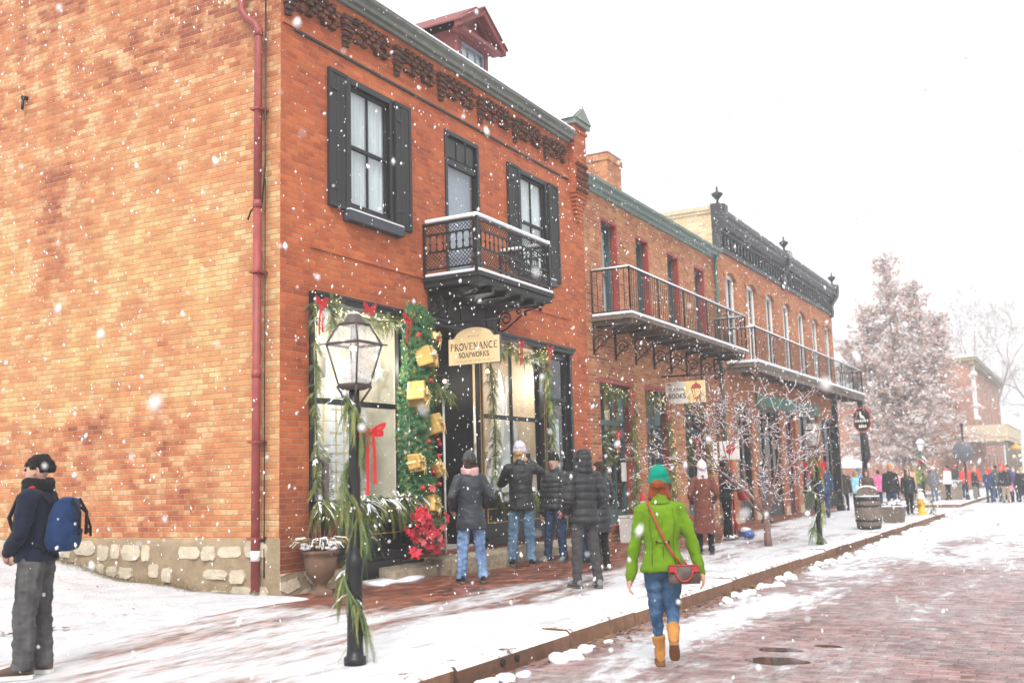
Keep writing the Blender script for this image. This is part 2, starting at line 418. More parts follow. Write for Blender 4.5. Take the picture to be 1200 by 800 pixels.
def frosted():
    n = NT('lamp_glass'); t = n.new('ShaderNodeBsdfTransparent'); d = n.new('ShaderNodeBsdfDiffuse'); d.inputs[0].default_value = (.82,.80,.76,1); g = n.new('ShaderNodeBsdfGlossy'); g.inputs['Roughness'].default_value = .12
    a = n.noise(n.objco(), 9, 4); m = n.new('ShaderNodeMixShader'); n.l.new(n.math('ADD', .16, n.math('MULTIPLY', n.step(a, .4, .7), .34)), m.inputs[0]); n.l.new(t.outputs[0], m.inputs[1]); n.l.new(d.outputs[0], m.inputs[2])
    m2 = n.new('ShaderNodeMixShader'); m2.inputs[0].default_value = .10; n.l.new(m.outputs[0], m2.inputs[1]); n.l.new(g.outputs[0], m2.inputs[2]); n.l.new(m2.outputs[0], n.out.inputs[0]); return n.mat
M['glass_lamp'] = frosted()
def emis(name, col, st):
    n = NT(name); e = n.new('ShaderNodeEmission'); e.inputs[0].default_value = (*col, 1); e.inputs[1].default_value = st
    n.l.new(e.outputs[0], n.out.inputs[0]); return n.mat
M['bulb'] = emis('bulb_glow', (1,.74,.40), 9); M['fairy'] = emis('fairy_light', (1,.66,.22), 5)
M['skin'] = plain('skin_light', (.52,.29,.21), .55, .12, 20, bstr=.1, **{'Subsurface Weight': .08})
M['skin_dark'] = plain('skin_brown', (.17,.085,.05), .55, .12, 20, bstr=.1)
M['lips'] = plain('lips', (.36,.12,.10), .5); M['eye_white'] = plain('eye_white', (.7,.7,.68), .3); M['eye_dark'] = plain('eye_dark', (.03,.02,.015), .3)
# ------------------------------------------------------------------ ground
D = 8.53                 # facade plane of the row (Y); the street runs along +X
KX = 37.5                # the near pavement ends here at a side street
def sw(x, y): return .16 + .0298*(y-4.5)*smooth(5, 9, x)
def lawn(x, y):
    T = [(7.9,.18),(8.6,.25),(9.7,.31),(11,.43),(12.3,.66),(14,.73),(24,.95)]
    z = T[-1][1]
    for (a, za), (b, zb) in zip(T, T[1:]):
        if y <= b: z = lerp(za, zb, max(0, (y-a)/(b-a))); break
    k = .30 + .70*smooth(2.5, 9.3, x)
    return .15 + (z-.15)*k + .035*mnoise.noise(V((x*.8, y*.8, 3))) + .018*mnoise.noise(V((x*2.6, y*2.6, 7)))*smooth(8.3, 9, y)

def ground_mat(name, kind):
    n = NT(name); P = n.pos(); x, y, z = n.xyz(P)
    wob = n.math('MULTIPLY', n.math('SUBTRACT', n.noise(P, 3, 2), .5), .03)
    if kind == 'road': u, v, bw, bh = n.math('ADD', y, wob), n.math('ADD', x, wob), .205, .105
    else: u, v, bw, bh = n.math('ADD', x, wob), n.math('ADD', y, wob), .205, .102
    w, w2, d = brick_nodes(n, u, v, bw, bh, .01, 31.0)
    fine = n.noise(P, 70, 4, .7); med = n.noise(P, 7, 5, .65); big = n.noise(P, .6, 4, .6)
    if kind == 'road':
        c = n.ramp(w[0], [(0, (.075,.032,.030)), (.35, (.16,.066,.060)), (.75, (.235,.10,.090)), (1, (.33,.18,.165))])
    else:
        c = n.ramp(w[0], [(0, (.05,.014,.009)), (.35, (.14,.036,.019)), (.75, (.22,.064,.032)), (1, (.32,.12,.07))])
    val = n.math('ADD', .72, n.math('ADD', n.math('MULTIPLY', big, .3), n.math('MULTIPLY', fine, .3)))
    c = n.mix(1.0, c, n.comb(val, val, val), 'MULTIPLY')
    joint = n.math('SUBTRACT', 1.0, n.step(d, .003, .011))
    c = n.mix(n.math('MULTIPLY', joint, .8), c, (.10,.07,.06) if kind == 'road' else (.09,.06,.045))
    # lying snow: patches drawn out along the way people walk, thin dust between
    if kind == 'road':
        s1 = n.noise(n.scale(P, (.28,.62,1)), 1.0, 6, .62, dist=.6); s2 = n.noise(n.scale(P, (1.1,2.2,1)), 2.2, 5, .68)
        far = n.math('MULTIPLY', n.step(x, 11, 30), .17)
        kerb = n.math('MULTIPLY', n.step(y, 2.2, 4.2), .11)
        near = n.math('MULTIPLY', n.step(y, 2.4, -.5), -.055)
        gut = n.math('MULTIPLY', n.step(y, 3.7, 4.25), -.12)
        trk = n.math('MULTIPLY', n.math('COSINE', n.math('MULTIPLY', y, 3.6)), .018)
        bias = n.math('ADD', n.math('ADD', far, n.math('ADD', kerb, trk)), n.math('ADD', near, gut))
        m = n.math('ADD', n.math('ADD', n.math('MULTIPLY', s1, .62), n.math('MULTIPLY', s2, .42)), bias)
        mask = n.step(m, .555, .665)
        dust = n.math('MULTIPLY', n.step(n.math('ADD', n.math('MULTIPLY', med, .5), n.math('ADD', n.math('MULTIPLY', fine, .25), n.math('MULTIPLY', m, .6))), .52, .88), .62)
    else:
        s1 = n.noise(n.scale(P, (.30,1.25,1)), 1.15, 6, .62, dist=.5); s2 = n.noise(n.scale(P, (1.0,3.4,1)), 2.2, 5, .68)
        left = n.step(x, 10.3, 8.4)
        wall = n.math('MULTIPLY', n.step(n.math('SUBTRACT', y, n.math('MULTIPLY', n.step(x, 19, 30), .9)), 6.3, 7.35), -.40)
        wall = n.math('MULTIPLY', wall, n.math('SUBTRACT', 1.0, left))
        lb = n.math('MULTIPLY', left, n.math('MULTIPLY', n.step(y, 5.4, 6.6), .03))
        kerb = n.math('MULTIPLY', n.step(y, 6.4, 4.6), .07)
        far = n.math('MULTIPLY', n.step(x, 20, 32), .10)
        m = n.math('ADD', n.math('ADD', n.math('MULTIPLY', s1, .62), n.math('MULTIPLY', s2, .42)), n.math('ADD', n.math('ADD', wall, lb), n.math('ADD', kerb, far)))
        mask = n.step(m, .39, .60)
        dust = n.math('MULTIPLY', n.step(n.math('ADD', n.math('MULTIPLY', med, .5), n.math('ADD', n.math('MULTIPLY', fine, .25), n.math('MULTIPLY', m, .6))), .56, .90), .40)
    sc = n.mix(n.math('ADD', n.math('MULTIPLY', med, .6), n.math('MULTIPLY', s2, .4)), (.40,.415,.445), (.70,.705,.72))
    c = n.mix(n.math('MULTIPLY', mask, .97), n.mix(dust, c, (.46,.43,.43)), sc)
    rough = n.fmix(mask, n.fmix(n.step(big, .4, .65), .34, .62), .65)
    h = n.math('ADD', n.math('MULTIPLY', mask, n.math('ADD', 1.2, med)), n.math('MULTIPLY', n.math('SUBTRACT', 1.0, mask), n.math('ADD', n.math('MULTIPLY', n.step(d, 0, .012), .5), n.math('MULTIPLY', fine, .3))))
    return n.bsdf(c, rough, bump=h, bstr=.7, bdist=.018, spec=.45)
M['road'] = ground_mat('road_brick_and_snow', 'road'); M['walk'] = ground_mat('pavement_brick_and_snow', 'walk')

m = MB(); m.quad((-14,-40,0), (255,-40,0), (255,70,0), (-14,70,0)); struct('street', m, M['road'])
def sheet(x0, x1, y0, y1, fn, sx, sy, skirt=0):
    m = MB(); nx = max(1, int((x1-x0)/sx)); ny = max(1, int((y1-y0)/sy)); vs = []; fs = []
    for j in range(ny+1):
        for i in range(nx+1):
            x = lerp(x0, x1, i/nx); y = lerp(y0, y1, j/ny); vs.append((x, y, fn(x, y)))
    for j in range(ny):
        for i in range(nx):
            a = j*(nx+1)+i; fs.append((a, a+1, a+nx+2, a+nx+1))
    return m.add(vs, fs, True)
struct('pavement', sheet(-13.5, KX, 4.62, 8.6, sw, .5, .33), M['walk'])
# far pavement beyond the side street
struct('far_pavement', sheet(47.2, 250, 5.1, 8.8, lambda x, y: .12, 8, 1), M['walk'])
def lawn_mat():
    n = NT('snowy_lawn'); P = n.pos(); x, y, z = n.xyz(P)
    a = n.noise(P, 3, 6, .65); b = n.noise(P, 26, 5, .7); c3 = n.noise(P, .9, 4)
    c = n.ramp(a, [(.3, (.54,.56,.60)), (.65, (.76,.77,.79))])
    g = n.math('MULTIPLY', n.step(n.math('ADD', n.math('MULTIPLY', b, .6), n.math('MULTIPLY', a, .4)), .57, .66), n.step(c3, .40, .60))
    edge = n.step(n.math('SUBTRACT', n.math('ADD', x, n.math('MULTIPLY', n.math('SUBTRACT', a, .5), .5)), n.math('MULTIPLY', n.step(y, 9.2, 8.4), .6)), 9.27, 9.45)
    c = n.mix(n.math('MULTIPLY', g, .5), c, (.16,.14,.08))
    c = n.mix(n.math('MULTIPLY', edge, n.step(b, .3, .5)), c, n.mix(b, (.09,.055,.03), (.20,.13,.06)))
    # towards the pavement the snow thins out to trodden brick streaks
    st = n.noise(n.scale(P, (.5,2.6,1)), 1.3, 6, .65)
    e2 = n.step(n.math('ADD', y, n.math('MULTIPLY', st, 1.5)), 8.95, 8.35)
    c = n.mix(n.math('MULTIPLY', n.math('MULTIPLY', e2, n.step(st, .46, .60)), .7), c, (.17,.085,.06))
    return n.bsdf(c, .65, bump=n.math('ADD', a, n.math('MULTIPLY', b, .35)), bstr=1.0, bdist=.12, spec=.3)
def lawn_edge(x, y):
    e = 8.12 + .32*mnoise.noise(V((x*.9, 2, 5))) + .14*mnoise.noise(V((x*3.1, 4, 5))); t = smooth(e-.14, e+.14, y)
    return lerp(sw(x, y)-.02, max(lawn(x, y), sw(x, y)+.012), t)
struct('snowy_lawn', sheet(-13.5, 9.56, 7.5, 30, lawn_edge, .16, .13), lawn_mat())

# kerb: long stone blocks with open joints
def kerb_mat():
    n = NT('kerb_stone'); P = n.pos(); x, y, z = n.xyz(P)
    a = n.noise(P, 6, 5, .7); b = n.noise(P, 45, 4, .7); w = n.white(n.comb(n.math('FLOOR', n.math('DIVIDE', x, 1.7)), 4.0))[0]
    c = n.ramp(n.math('ADD', n.math('MULTIPLY', a, .7), n.math('MULTIPLY', w, .3)), [(.25, (.09,.042,.024)), (.55, (.19,.095,.055)), (.85, (.29,.17,.10))])
    c = n.mix(n.math('MULTIPLY', n.step(b, .5, .72), .4), c, (.10,.06,.04))
    nz = n.xyz(n.new('ShaderNodeNewGeometry').outputs['Normal'])[2]
    s = n.math('MULTIPLY', n.step(nz, .4, .8), n.step(n.math('ADD', n.math('MULTIPLY', a, .7), n.math('MULTIPLY', b, .3)), .38, .5))
    c = n.mix(s, c, (.84,.85,.87))
    return n.bsdf(c, .85, bump=n.math('ADD', a, b), bstr=.6, bdist=.015)
M['kerb'] = kerb_mat()
m = MB(); x = -13.5; r = random.Random(3)
while x < KX:
    L = min(1.7 + r.uniform(-.25, .35), KX-x); dz = r.uniform(-.008, .01); dy = r.uniform(-.012, .012)
    g = .012; y0 = 4.36+dy; top = .166+dz
    m.prism([(x+g, y0, -.05), (x+g, y0+.012, top-.03), (x+g, y0+.04, top), (x+g, 4.66, top+.004), (x+g, 4.66, -.05)], (L-2*g, 0, 0)); x += L
struct('kerb', m, M['kerb'])
for kx, w in ((7.56, 'left'), (7.80, 'right')):
    m = MB(); m.tube([(kx, 4.338, .085), (kx, 4.40, .085)], .030, 12); tag(obj('drain_outlet', m, M['dark_in']), f'{w} one of two small dark round drain outlets in the kerb face', 'drain')
m = MB()
m.box(KX-.01, 4.4, 0, KX+.2, 8.6, .165); struct('side_street_kerb', m, M['kerb'])
m = MB(); m.box(47.0, 4.86, 0, 250, 5.1, .128); m.box(46.98, 5.1, 0, 47.2, 8.6, .124); struct('far_kerb', m, M['kerb'])
# puddles
def puddle_mat():
    n = NT('puddle_water'); P = n.pos(); a = n.noise(P, 12, 3)
    return n.bsdf(n.mix(a, (.035,.020,.017), (.085,.045,.038)), .06, bump=a, bstr=.08, bdist=.003, spec=.6)
M['puddle'] = puddle_mat()
for (cx, cy, rx, ry) in ((8.85, 2.45, .17, .25), (9.42, 2.55, .12, .19), (9.75, 2.2, .06, .12)):
    pts = []
    for k in range(40):
        t = 2*PI*k/40; q = 1 + .35*mnoise.noise(V((cx*9+math.cos(t)*1.6, math.sin(t)*1.6, cy)))
        pts.append((cx+rx*q*math.cos(t), cy+ry*q*math.sin(t), .004))
    m = MB(); m.poly(pts); struct('puddle', m, M['puddle'])
# dead leaves and grit along the gutter, and on the pavement
r = random.Random(5); m = MB()
def leaf(m, x, y, z, s, r):
    a = r.uniform(0, 2*PI); t = r.uniform(-.5, .5); c, d = math.cos(a), math.sin(a)
    A = V((c, d, t*.6))*s; B = V((-d, c, r.uniform(-.4, .4)))*s*.45; p = V((x, y, z+s*.2))
    m.add([p-A, p-B*.9+A*.1, p+A, p+B*.9+A*.1], [(0,1,2,3)])
for k in range(2600):
    x = 5 + 32*r.random()**1.5; c = mnoise.noise(V((x*.7, 1, 2)))
    y = 4.34 - abs(r.gauss(0, .11 + .12*max(0, c)))
    if c < -.22 and r.random() < .8: continue
    leaf(m, x, y, .008, r.uniform(.02, .05), r)
tag(obj('leaf_litter', m, M['leaf_brown']), 'brown dead leaves collected in the gutter along the kerb', 'leaves', kind='stuff')
m = MB()
for k in range(26): 
    x, y = r.uniform(3, 9), r.uniform(8.4, 12); leaf(m, x, y, lawn(x, y)+.01, r.uniform(.02, .05), r)
for (x, y) in ((6.6, 5.0), (6.35, 9.0), (6.9, 8.9)):
    for k in range(5): leaf(m, x+r.uniform(-.12,.12), y+r.uniform(-.1,.1), (lawn(x,y) if y > 8 else .125)+.015, .06, r)
tag(obj('fallen_leaves', m, M['leaf_brown']), 'scattered brown leaves on the snowy lawn beside the brick wall', 'leaves', kind='stuff')
# ploughed snow lumps in the gutter
m = MB(); r = random.Random(11)
def lump(m, x, y, z, s, r):
    o = len(m.v); m.sph((x, y, z), (s*r.uniform(.9,1.5), s*r.uniform(.8,1.1), s*r.uniform(.5,.75)), 10, 7)
    for i in range(o, len(m.v)):
        q = V(m.v[i]); k = 1 + .45*mnoise.noise(q*13) ; m.v[i] = tuple(V((x,y,z)) + (q-V((x,y,z)))*k)
spots = [(6.9,4.16,.10),(7.1,4.2,.07),(7.28,4.17,.08),(7.5,4.13,.06),(8.2,4.15,.09),(8.35,4.1,.11),(8.52,4.18,.09),(8.75,4.16,.075),(8.95,4.21,.05),(9.3,4.18,.045),(6.6,4.2,.08),(6.3,4.15,.1)]
for k in range(190):
    x = 12.3 + 26*r.random()**1.2; c = mnoise.noise(V((x*.55, 5, 2)))
    if c < -.12 and r.random() < .75: continue
    spots.append((x, 4.2-abs(r.gauss(0,.13)), r.uniform(.03,.10)))
for (x, y, s) in spots: lump(m, x, y, s*.15, s, r)
tag(obj('ploughed_snow', m, M['snow']), 'lumps of ploughed snow lying in the gutter along the kerb', 'snow', kind='stuff')
# dry grass tufts poking out at the foot of the side wall and through the lawn snow
m = MB()
for k in range(900):
    if r.random() < .72: y = r.uniform(8.7, 14.5); x = 9.52 - abs(r.gauss(0, .10))
    else: x, y = r.uniform(2, 9.3), r.uniform(8.6, 12)
    z = lawn(x, y); h = r.uniform(.03, .11) if x > 9 else r.uniform(.01,.035); a = r.uniform(0, 2*PI)
    dx, dy = .004*math.cos(a), .004*math.sin(a); t = V((r.uniform(-.05,.05), r.uniform(-.05,.05), h))
    m.add([(x-dx,y-dy,z-.01),(x+dx,y+dy,z-.01),(x+t.x,y+t.y,z+t.z)], [(0,1,2)])
tag(obj('dry_grass', m, plain('dry_grass', (.22,.17,.08), .9, .5, 30)), 'dry winter grass poking through snow at the wall foot', 'grass', kind='stuff')
# ------------------------------------------------------------------ walls with openings
def wall_x(m, x0, x1, z0, z1, y, holes, depth=.18, rev=True):
    """wall in the X-Z plane at y facing -Y; holes = (x0,x1,z0,z1[,rise]); a rise gives a segmental arch head"""
    xs = sorted({x0, x1, *[h[0] for h in holes], *[h[1] for h in holes]}); zs = sorted({z0, z1, *[h[2] for h in holes], *[h[3] for h in holes]})
    xs = [q for q in xs if x0 <= q <= x1]; zs = [q for q in zs if z0 <= q <= z1]
    for a, b in zip(xs, xs[1:]):
        for c, d in zip(zs, zs[1:]):
            mx, mz = (a+b)/2, (c+d)/2
            if any(h[0] < mx < h[1] and h[2] < mz < h[3] for h in holes): continue
            m.quad((a,y,c),(b,y,c),(b,y,d),(a,y,d))
    for h in holes:
        a, b, c, d = h[:4]
        if rev:
            m.quad((a,y,c),(a,y,d),(a,y+depth,d),(a,y+depth,c)); m.quad((b,y,d),(b,y,c),(b,y+depth,c),(b,y+depth,d))
            m.quad((a,y,c),(a,y+depth,c),(b,y+depth,c),(b,y,c))
            if len(h) == 4: m.quad((a,y,d),(b,y,d),(b,y+depth,d),(a,y+depth,d))
        if len(h) > 4:
            ri = h[4]; w = (b-a)/2; rad = (w*w+ri*ri)/(2*ri); cx = (a+b)/2; cz = d-rad; N = 10
            pts = [(cx+rad*math.sin(t), cz+rad*math.cos(t)) for t in [math.asin(w/rad)*(-1+2*i/N) for i in range(N+1)]]
            for (p, q) in zip(pts, pts[1:]):
                m.quad((p[0],y,p[1]),(q[0],y,q[1]),(q[0],y,d),(p[0],y,d))
                m.quad((p[0],y,p[1]),(q[0],y,q[1]),(q[0],y+depth,q[1]),(p[0],y+depth,p[1]))
def rect_frame(m, x0, x1, z0, z1, y0, y1, w, wb=None):
    wb = wb or w
    m.box(x0, y0, z0, x0+w, y1, z1); m.box(x1-w, y0, z0, x1, y1, z1)
    m.box(x0+w, y0, z1-w, x1-w, y1, z1); m.box(x0+w, y0, z0, x1-w, y1, z0+wb)
def sash_window(parent, x0, x1, z0, z1, y, frame_m, sash_m, mull=1, bar=None, curtain=True, fw=.09, curt=None):
    """> window (frame) with sub-parts sash, pane, curtain"""
    m = MB(); rect_frame(m, x0, x1, z0, z1, y-.05, y+.10, fw)
    w = obj('window', m, frame_m, parent, bevel=.006)
    a, b, c, d = x0+fw+.003, x1-fw-.003, z0+fw+.003, z1-fw-.003
    m = MB(); rect_frame(m, a, b, c, d, y+.01, y+.05, .045, .06)
    zb = c+(d-c)*.5 if bar is None else bar
    m.box(a+.045, y+.006, zb-.025, b-.045, y+.054, zb+.025)
    for k in range(mull):
        xm = lerp(a, b, (k+1)/(mull+1)); m.box(xm-.012, y+.014, c+.06, xm+.012, y+.046, zb-.025); m.box(xm-.012, y+.014, zb+.025, xm+.012, y+.046, d-.045)
    obj('sash', m, sash_m, w)
    m = MB(); m.box(a+.04, y+.028, c+.05, b-.04, y+.032, d-.04); obj('pane', m, M['glass'], w)
    if curtain:
        m = MB(); N = 26; yy = y+.085; w2 = (b-a)
        for (s0, s1) in ((0, .49), (.53, 1.0)):
            prev = None
            for i in range(N+1):
                t = lerp(s0, s1, i/N); X = a + t*w2; Y = yy + .018*math.sin(i*1.6)+.008*math.sin(i*.7)
                if prev: m.add([(prev[0],prev[1],c),(X,Y,c),(X,Y,d),(prev[0],prev[1],d)], [(0,1,2,3)], True)
                prev = (X, Y)
        obj('curtain', m, curt or M['curtain'], w)
    return w
def room(m, x0, x1, z0, z1, y0, y1):
    """dark room box behind an opening, open towards -Y"""
    m.quad((x0,y1,z0),(x1,y1,z0),(x1,y1,z1),(x0,y1,z1)); m.quad((x0,y0,z0),(x0,y1,z0),(x0,y1,z1),(x0,y0,z1))
    m.quad((x1,y0,z0),(x1,y0,z1),(x1,y1,z1),(x1,y1,z0)); m.quad((x0,y0,z0),(x1,y0,z0),(x1,y1,z0),(x0,y1,z0)); m.quad((x0,y0,z1),(x0,y1,z1),(x1,y1,z1),(x1,y0,z1))

# ------------------------------------------------------------------ corner shop (red brick)
X0, X1 = 9.54, 18.52
shop = empty('brick_shop', (X0, D, .2), 'large red brick corner shop with black shutters, black storefront and iron balcony', 'building')
H1 = 8.2
holes = [(10.86,11.96,5.27,7.19), (13.36,14.42,4.72,7.18), (15.78,16.94,5.27,7.17), (10.08,17.72,.55,4.05)]
m = MB(); wall_x(m, X0, X1, .5, H1+.05, D, holes, .2)
# string courses and lintel lines: slightly proud / sunk brick
m.box(X0+.02, D-.03, 7.47, 17.9, D+.01, 7.53)
m.box(X0+.02, D-.025, 4.06, 10.05, D+.01, 4.10) if False else None
wl = obj('front_wall', m, M['brick_front'], shop)
m = MB(); m.box(X0+.25, D-.028, 7.438, 17.85, D+.008, 7.468); obj('string_course', m, M['iron'], shop)
m = MB(); m.box(10.1, D-.02, 4.62, 17.7, D+.01, 4.65); obj('brick_band', m, M['brick_front'], shop)
# side (gable) wall
m = MB(); ys = [D, 9.2, 13.2, 17.4, 18.2]; zt = [8.32, 8.75, 11.55, 8.6, 8.05]
for a, b, c, d in zip(ys, ys[1:], zt, zt[1:]): m.quad((X0,b,.9),(X0,a,.9),(X0,a,c),(X0,b,d))
m.quad((X0, 18.2, .3), (X1, 18.2, .3), (X1, 18.2, 8.05), (X0, 18.2, 8.05)); m.quad((X1, D, .3), (X1, 18.2, .3), (X1, 18.2, 8.6), (X1, D, 8.6))
obj('side_wall', m, M['brick_side'], shop)
M['mortar_face'] = plain('lime_mortar', (.27,.20,.125), .95, .3, 7, bstr=.9, bd=.03)
M['footing_stone'] = plain('pale_limestone', (.47,.40,.30), .92, .3, 5, bstr=.9, bd=.03)
# rough stone footing with an uneven mortar face
m = MB(); ny, nz = 130, 16; vs = []
for j in range(nz+1):
    for i in range(ny+1):
        y = lerp(D-.02, 18.2, i/ny); z = lerp(-.05, .955, j/nz)
        b = .05 + .03*mnoise.noise(V((1, y*2.2, z*3))) + .02*mnoise.noise(V((4, y*7, z*9)))
        if j == nz: b = -.002
        vs.append((X0-b*smooth(D-.02, D+.15, y)-.003, y, z))
fs = [(j*(ny+1)+i+1, j*(ny+1)+i, (j+1)*(ny+1)+i, (j+1)*(ny+1)+i+1) for j in range(nz) for i in range(ny)]
m.add(vs, fs, True)
obj('stone_footing', m, M['mortar_face'], shop)
r = random.Random(19); m = MB()      # squared rubble standing proud of the mortar, in ragged courses
zc = -.02
for (z0, z1) in ((.0,.20),(.215,.40),(.415,.655),(.67,.93)):
    yy = D+.12
    while yy < 17.8:
        w_ = r.uniform(.14,.46); h0, h1 = z0+r.uniform(-.01,.07), z1-r.uniform(0,.07)
        if r.random() < .86:
            cy_, cz_ = yy+w_/2, (h0+h1)/2; N = 14; ring0, ring1 = [], []
            for k in range(N):
                t = 2*PI*k/N; c_, s_2 = math.cos(t), math.sin(t); q = 1/max(abs(c_), abs(s_2))**.85; j = 1+r.uniform(-.12,.06)
                yk, zk = cy_+c_*q*w_*.5*j, cz_+s_2*q*(h1-h0)*.5*j; ring0.append((X0-.03, yk, zk)); ring1.append((X0-.066-r.uniform(0,.012), cy_+(yk-cy_)*.95, cz_+(zk-cz_)*.94))
            ctr = (X0-.066-r.uniform(0,.014), cy_+r.uniform(-.03,.03), cz_); vs = ring0+ring1+[ctr]
            m.add(vs, [(k, (k+1)%N, N+(k+1)%N, N+k) for k in range(N)] + [(N+k, N+(k+1)%N, 2*N) for k in range(N)])
        yy += w_+r.uniform(.012,.05)
obj('footing_stones', m, M['footing_stone'], shop)
m = MB(); m.box(X0-.004, D-.035, 0, 10.07, D+.1, .54); m.box(10.07, D-.01, 0, 17.73, D+.3, .5); m.box(17.73, D-.035, 0, X1, D+.1, .54)
obj('front_footing', m, M['rubble'], shop)
# roof with snow, gutter
m = MB(); m.prism([(X0-.03, D-.02, 8.36), (X0-.03, 13.2, 11.66), (X0-.03, 18.2, 8.16), (X0-.03, 18.2, 8.03), (X0-.03, 13.2, 11.55), (X0-.03, D-.02, 8.24)], (X1-X0-.4, 0, 0))
obj('snowy_roof', m, M['snow'], shop)
m = MB()
prof = [(D+.02, 8.21), (D-.05, 8.22), (D-.07, 8.26), (D-.13, 8.27), (D-.15, 8.32), (D-.22, 8.36), (D-.23, 8.40), (D-.02, 8.40)]
m.prism([(X0-.05, y, z) for y, z in prof], (17.93-X0+.05, 0, 0)); obj('eaves_gutter', m, M['gutter'], shop, bevel=.008)
m = MB(); m.prism([(X0+.1, D-.24, 8.405), (X0+.1, D-.2, 8.46), (X0+.1, D+.05, 8.52), (X0+.1, D+.05, 8.405)], (8.2, 0, 0)); obj('gutter_snow', m, M['snow'], shop)
# corbelled brick frieze: a sunk sooty panel filled with staggered headers, a stepped pendant at its end
pend = [9.62, 10.80, 12.02, 13.22, 14.44, 15.66, 16.88]
r = random.Random(8)
def frieze(parent, p, x1, first):
    m = MB()
    a = p+.22
    for i in range(5):
        z = 8.03 - i*.075; off = .08 if i % 2 else 0
        nb = max(1, int((x1 - a)/.16))
        for k in range(nb):
            if i > 2 and (k + i) % 3 == 0: continue
            xx = a + off + k*.16; m.box(xx, D-.075, z, xx+.10, D+.012, z+.058)
    for i in range(6):
        w = .17 - i*.024; z = 7.98 - i*.078
        m.box(p-w*.4, D-.10+.012*i, z, p+w*.6, D+.012, z+.06)
        m.box(p+w*.75, D-.05, z+.01, p+w*.75+.05+.02*(5-i), D+.012, z+.06)
    return obj('brick_frieze', m, M['brick_frieze'], parent)
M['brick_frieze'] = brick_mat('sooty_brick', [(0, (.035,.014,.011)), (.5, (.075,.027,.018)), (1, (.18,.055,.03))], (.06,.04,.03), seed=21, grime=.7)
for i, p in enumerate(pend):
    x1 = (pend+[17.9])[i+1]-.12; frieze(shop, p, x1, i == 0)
# end pilaster with gabled cap
m = MB(); m.box(17.94, D-.14, 7.2, 18.5, D+.35, 8.60); m.box(17.90, D-.17, 8.48, 18.54, D+.38, 8.54)
for i in range(7): m.box(17.96+.03*i, D-.14+.014*i, 7.2-.078*(i+1), 18.48-.03*i, D+.01, 7.2-.078*i-.012)
obj('pilaster', m, M['brick_front'], shop)
m = MB()
for i in range(5):
    for k in range(4): m.box(17.97+k*.13+(.06 if i%2 else 0), D-.20, 7.25+i*.13, 18.04+k*.13+(.06 if i%2 else 0), D-.13, 7.31+i*.13)
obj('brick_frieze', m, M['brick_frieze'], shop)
m = MB(); m.box(17.86, D-.22, 8.60, 18.58, D+.42, 8.70); m.prism([(17.84, D-.25, 8.70), (18.60, D-.25, 8.70), (18.22, D-.25, 8.99)], (0, .7, 0))
m.box(18.21, D-.24, 8.97, 18.235, D-.215, 9.04)
pc = obj('pilaster_cap', m, M['gutter'], shop, bevel=.01)
m = MB(); m.prism([(17.80, D-.2, 8.70), (17.83, D-.2, 8.75), (18.20, D-.2, 9.035), (18.21, D-.2, 8.99)], (0, .62, 0)); obj('cap_snow', m, M['snow'], pc)
# dormer
dx0, dx1, dy = 14.94, 16.0, 9.2
dorm = MB(); rz = lambda y: 8.36 + (y-D+.02)*.705
m = MB(); wall_x(m, dx0, dx1, 8.7, 9.66, dy, [(15.06,15.88,8.94,9.47)], .08)
for X in (dx0, dx1): m.poly([(X, dy, 8.6), (X, dy, 9.66), (X, 10.9, 9.66), (X, 10.9, 9.64)])
m.box(dx0-.04, dy-.05, 9.50, dx1+.04, dy+.02, 9.56)
dr = obj('dormer', m, M['dormer_red'], shop)
m = MB(); ax, az = 15.47, 10.20; ex0, ex1, ez = 14.66, 16.28, 9.66
m.prism([(dx0, dy-.01, 9.62), (dx1, dy-.01, 9.62), (ax, dy-.01, az-.12)], (0, .04, 0))
for (sx, s2) in ((ex0, -1), (ex1, 1)):
    m.prism([(ax, dy-.24, az), (ax, dy-.24, az-.16), (sx, dy-.24, ez-.12), (sx, dy-.24, ez)], (0, .14, 0))
    m.prism([(ax, dy-.10, az-.13), (ax, dy-.10, az-.24), (sx-.22*s2, dy-.10, ez-.08), (sx-.16*s2, dy-.10, ez+.02)], (0, .08, 0))
    m.prism([(ax, dy-.27, az+.012), (ax, dy-.27, az-.02), (sx+.03*s2, dy-.27, ez-.02), (sx+.03*s2, dy-.27, ez+.012)], (0, 2.6, 0))
m.box(ex0+.1, dy-.20, ez-.14, ex1-.1, dy+.0, ez-.06)
obj('dormer_gable', m, M['dormer_red'], dr)
m = MB()
for (sx, s2) in ((ex0, -1), (ex1, 1)): m.prism([(ax, dy-.10, az+.05), (ax, dy-.10, az+.014), (sx, dy-.10, ez+.014), (sx, dy-.10, ez+.03)], (0, 2.2, 0))
obj('dormer_roof', m, M['dormer_red'], dr)
m = MB(); rect_frame(m, 15.062, 15.878, 8.94, 9.468, dy+.02, dy+.07, .045)
for k in (1, 2): xm = lerp(15.06, 15.88, k/3); m.box(xm-.012, dy+.03, 8.98, xm+.012, dy+.06, 9.42)
w = obj('dormer_window', m, M['blue_sash'], dr)
m = MB(); m.box(15.1, dy+.044, 8.98, 15.84, dy+.048, 9.43); obj('pane', m, M['glass'], w)
m = MB(); m.quad((15.08, dy+.10, 8.94), (15.86, dy+.10, 8.94), (15.86, dy+.10, 9.46), (15.08, dy+.10, 9.46)); obj('curtain', m, M['curtain'], w)
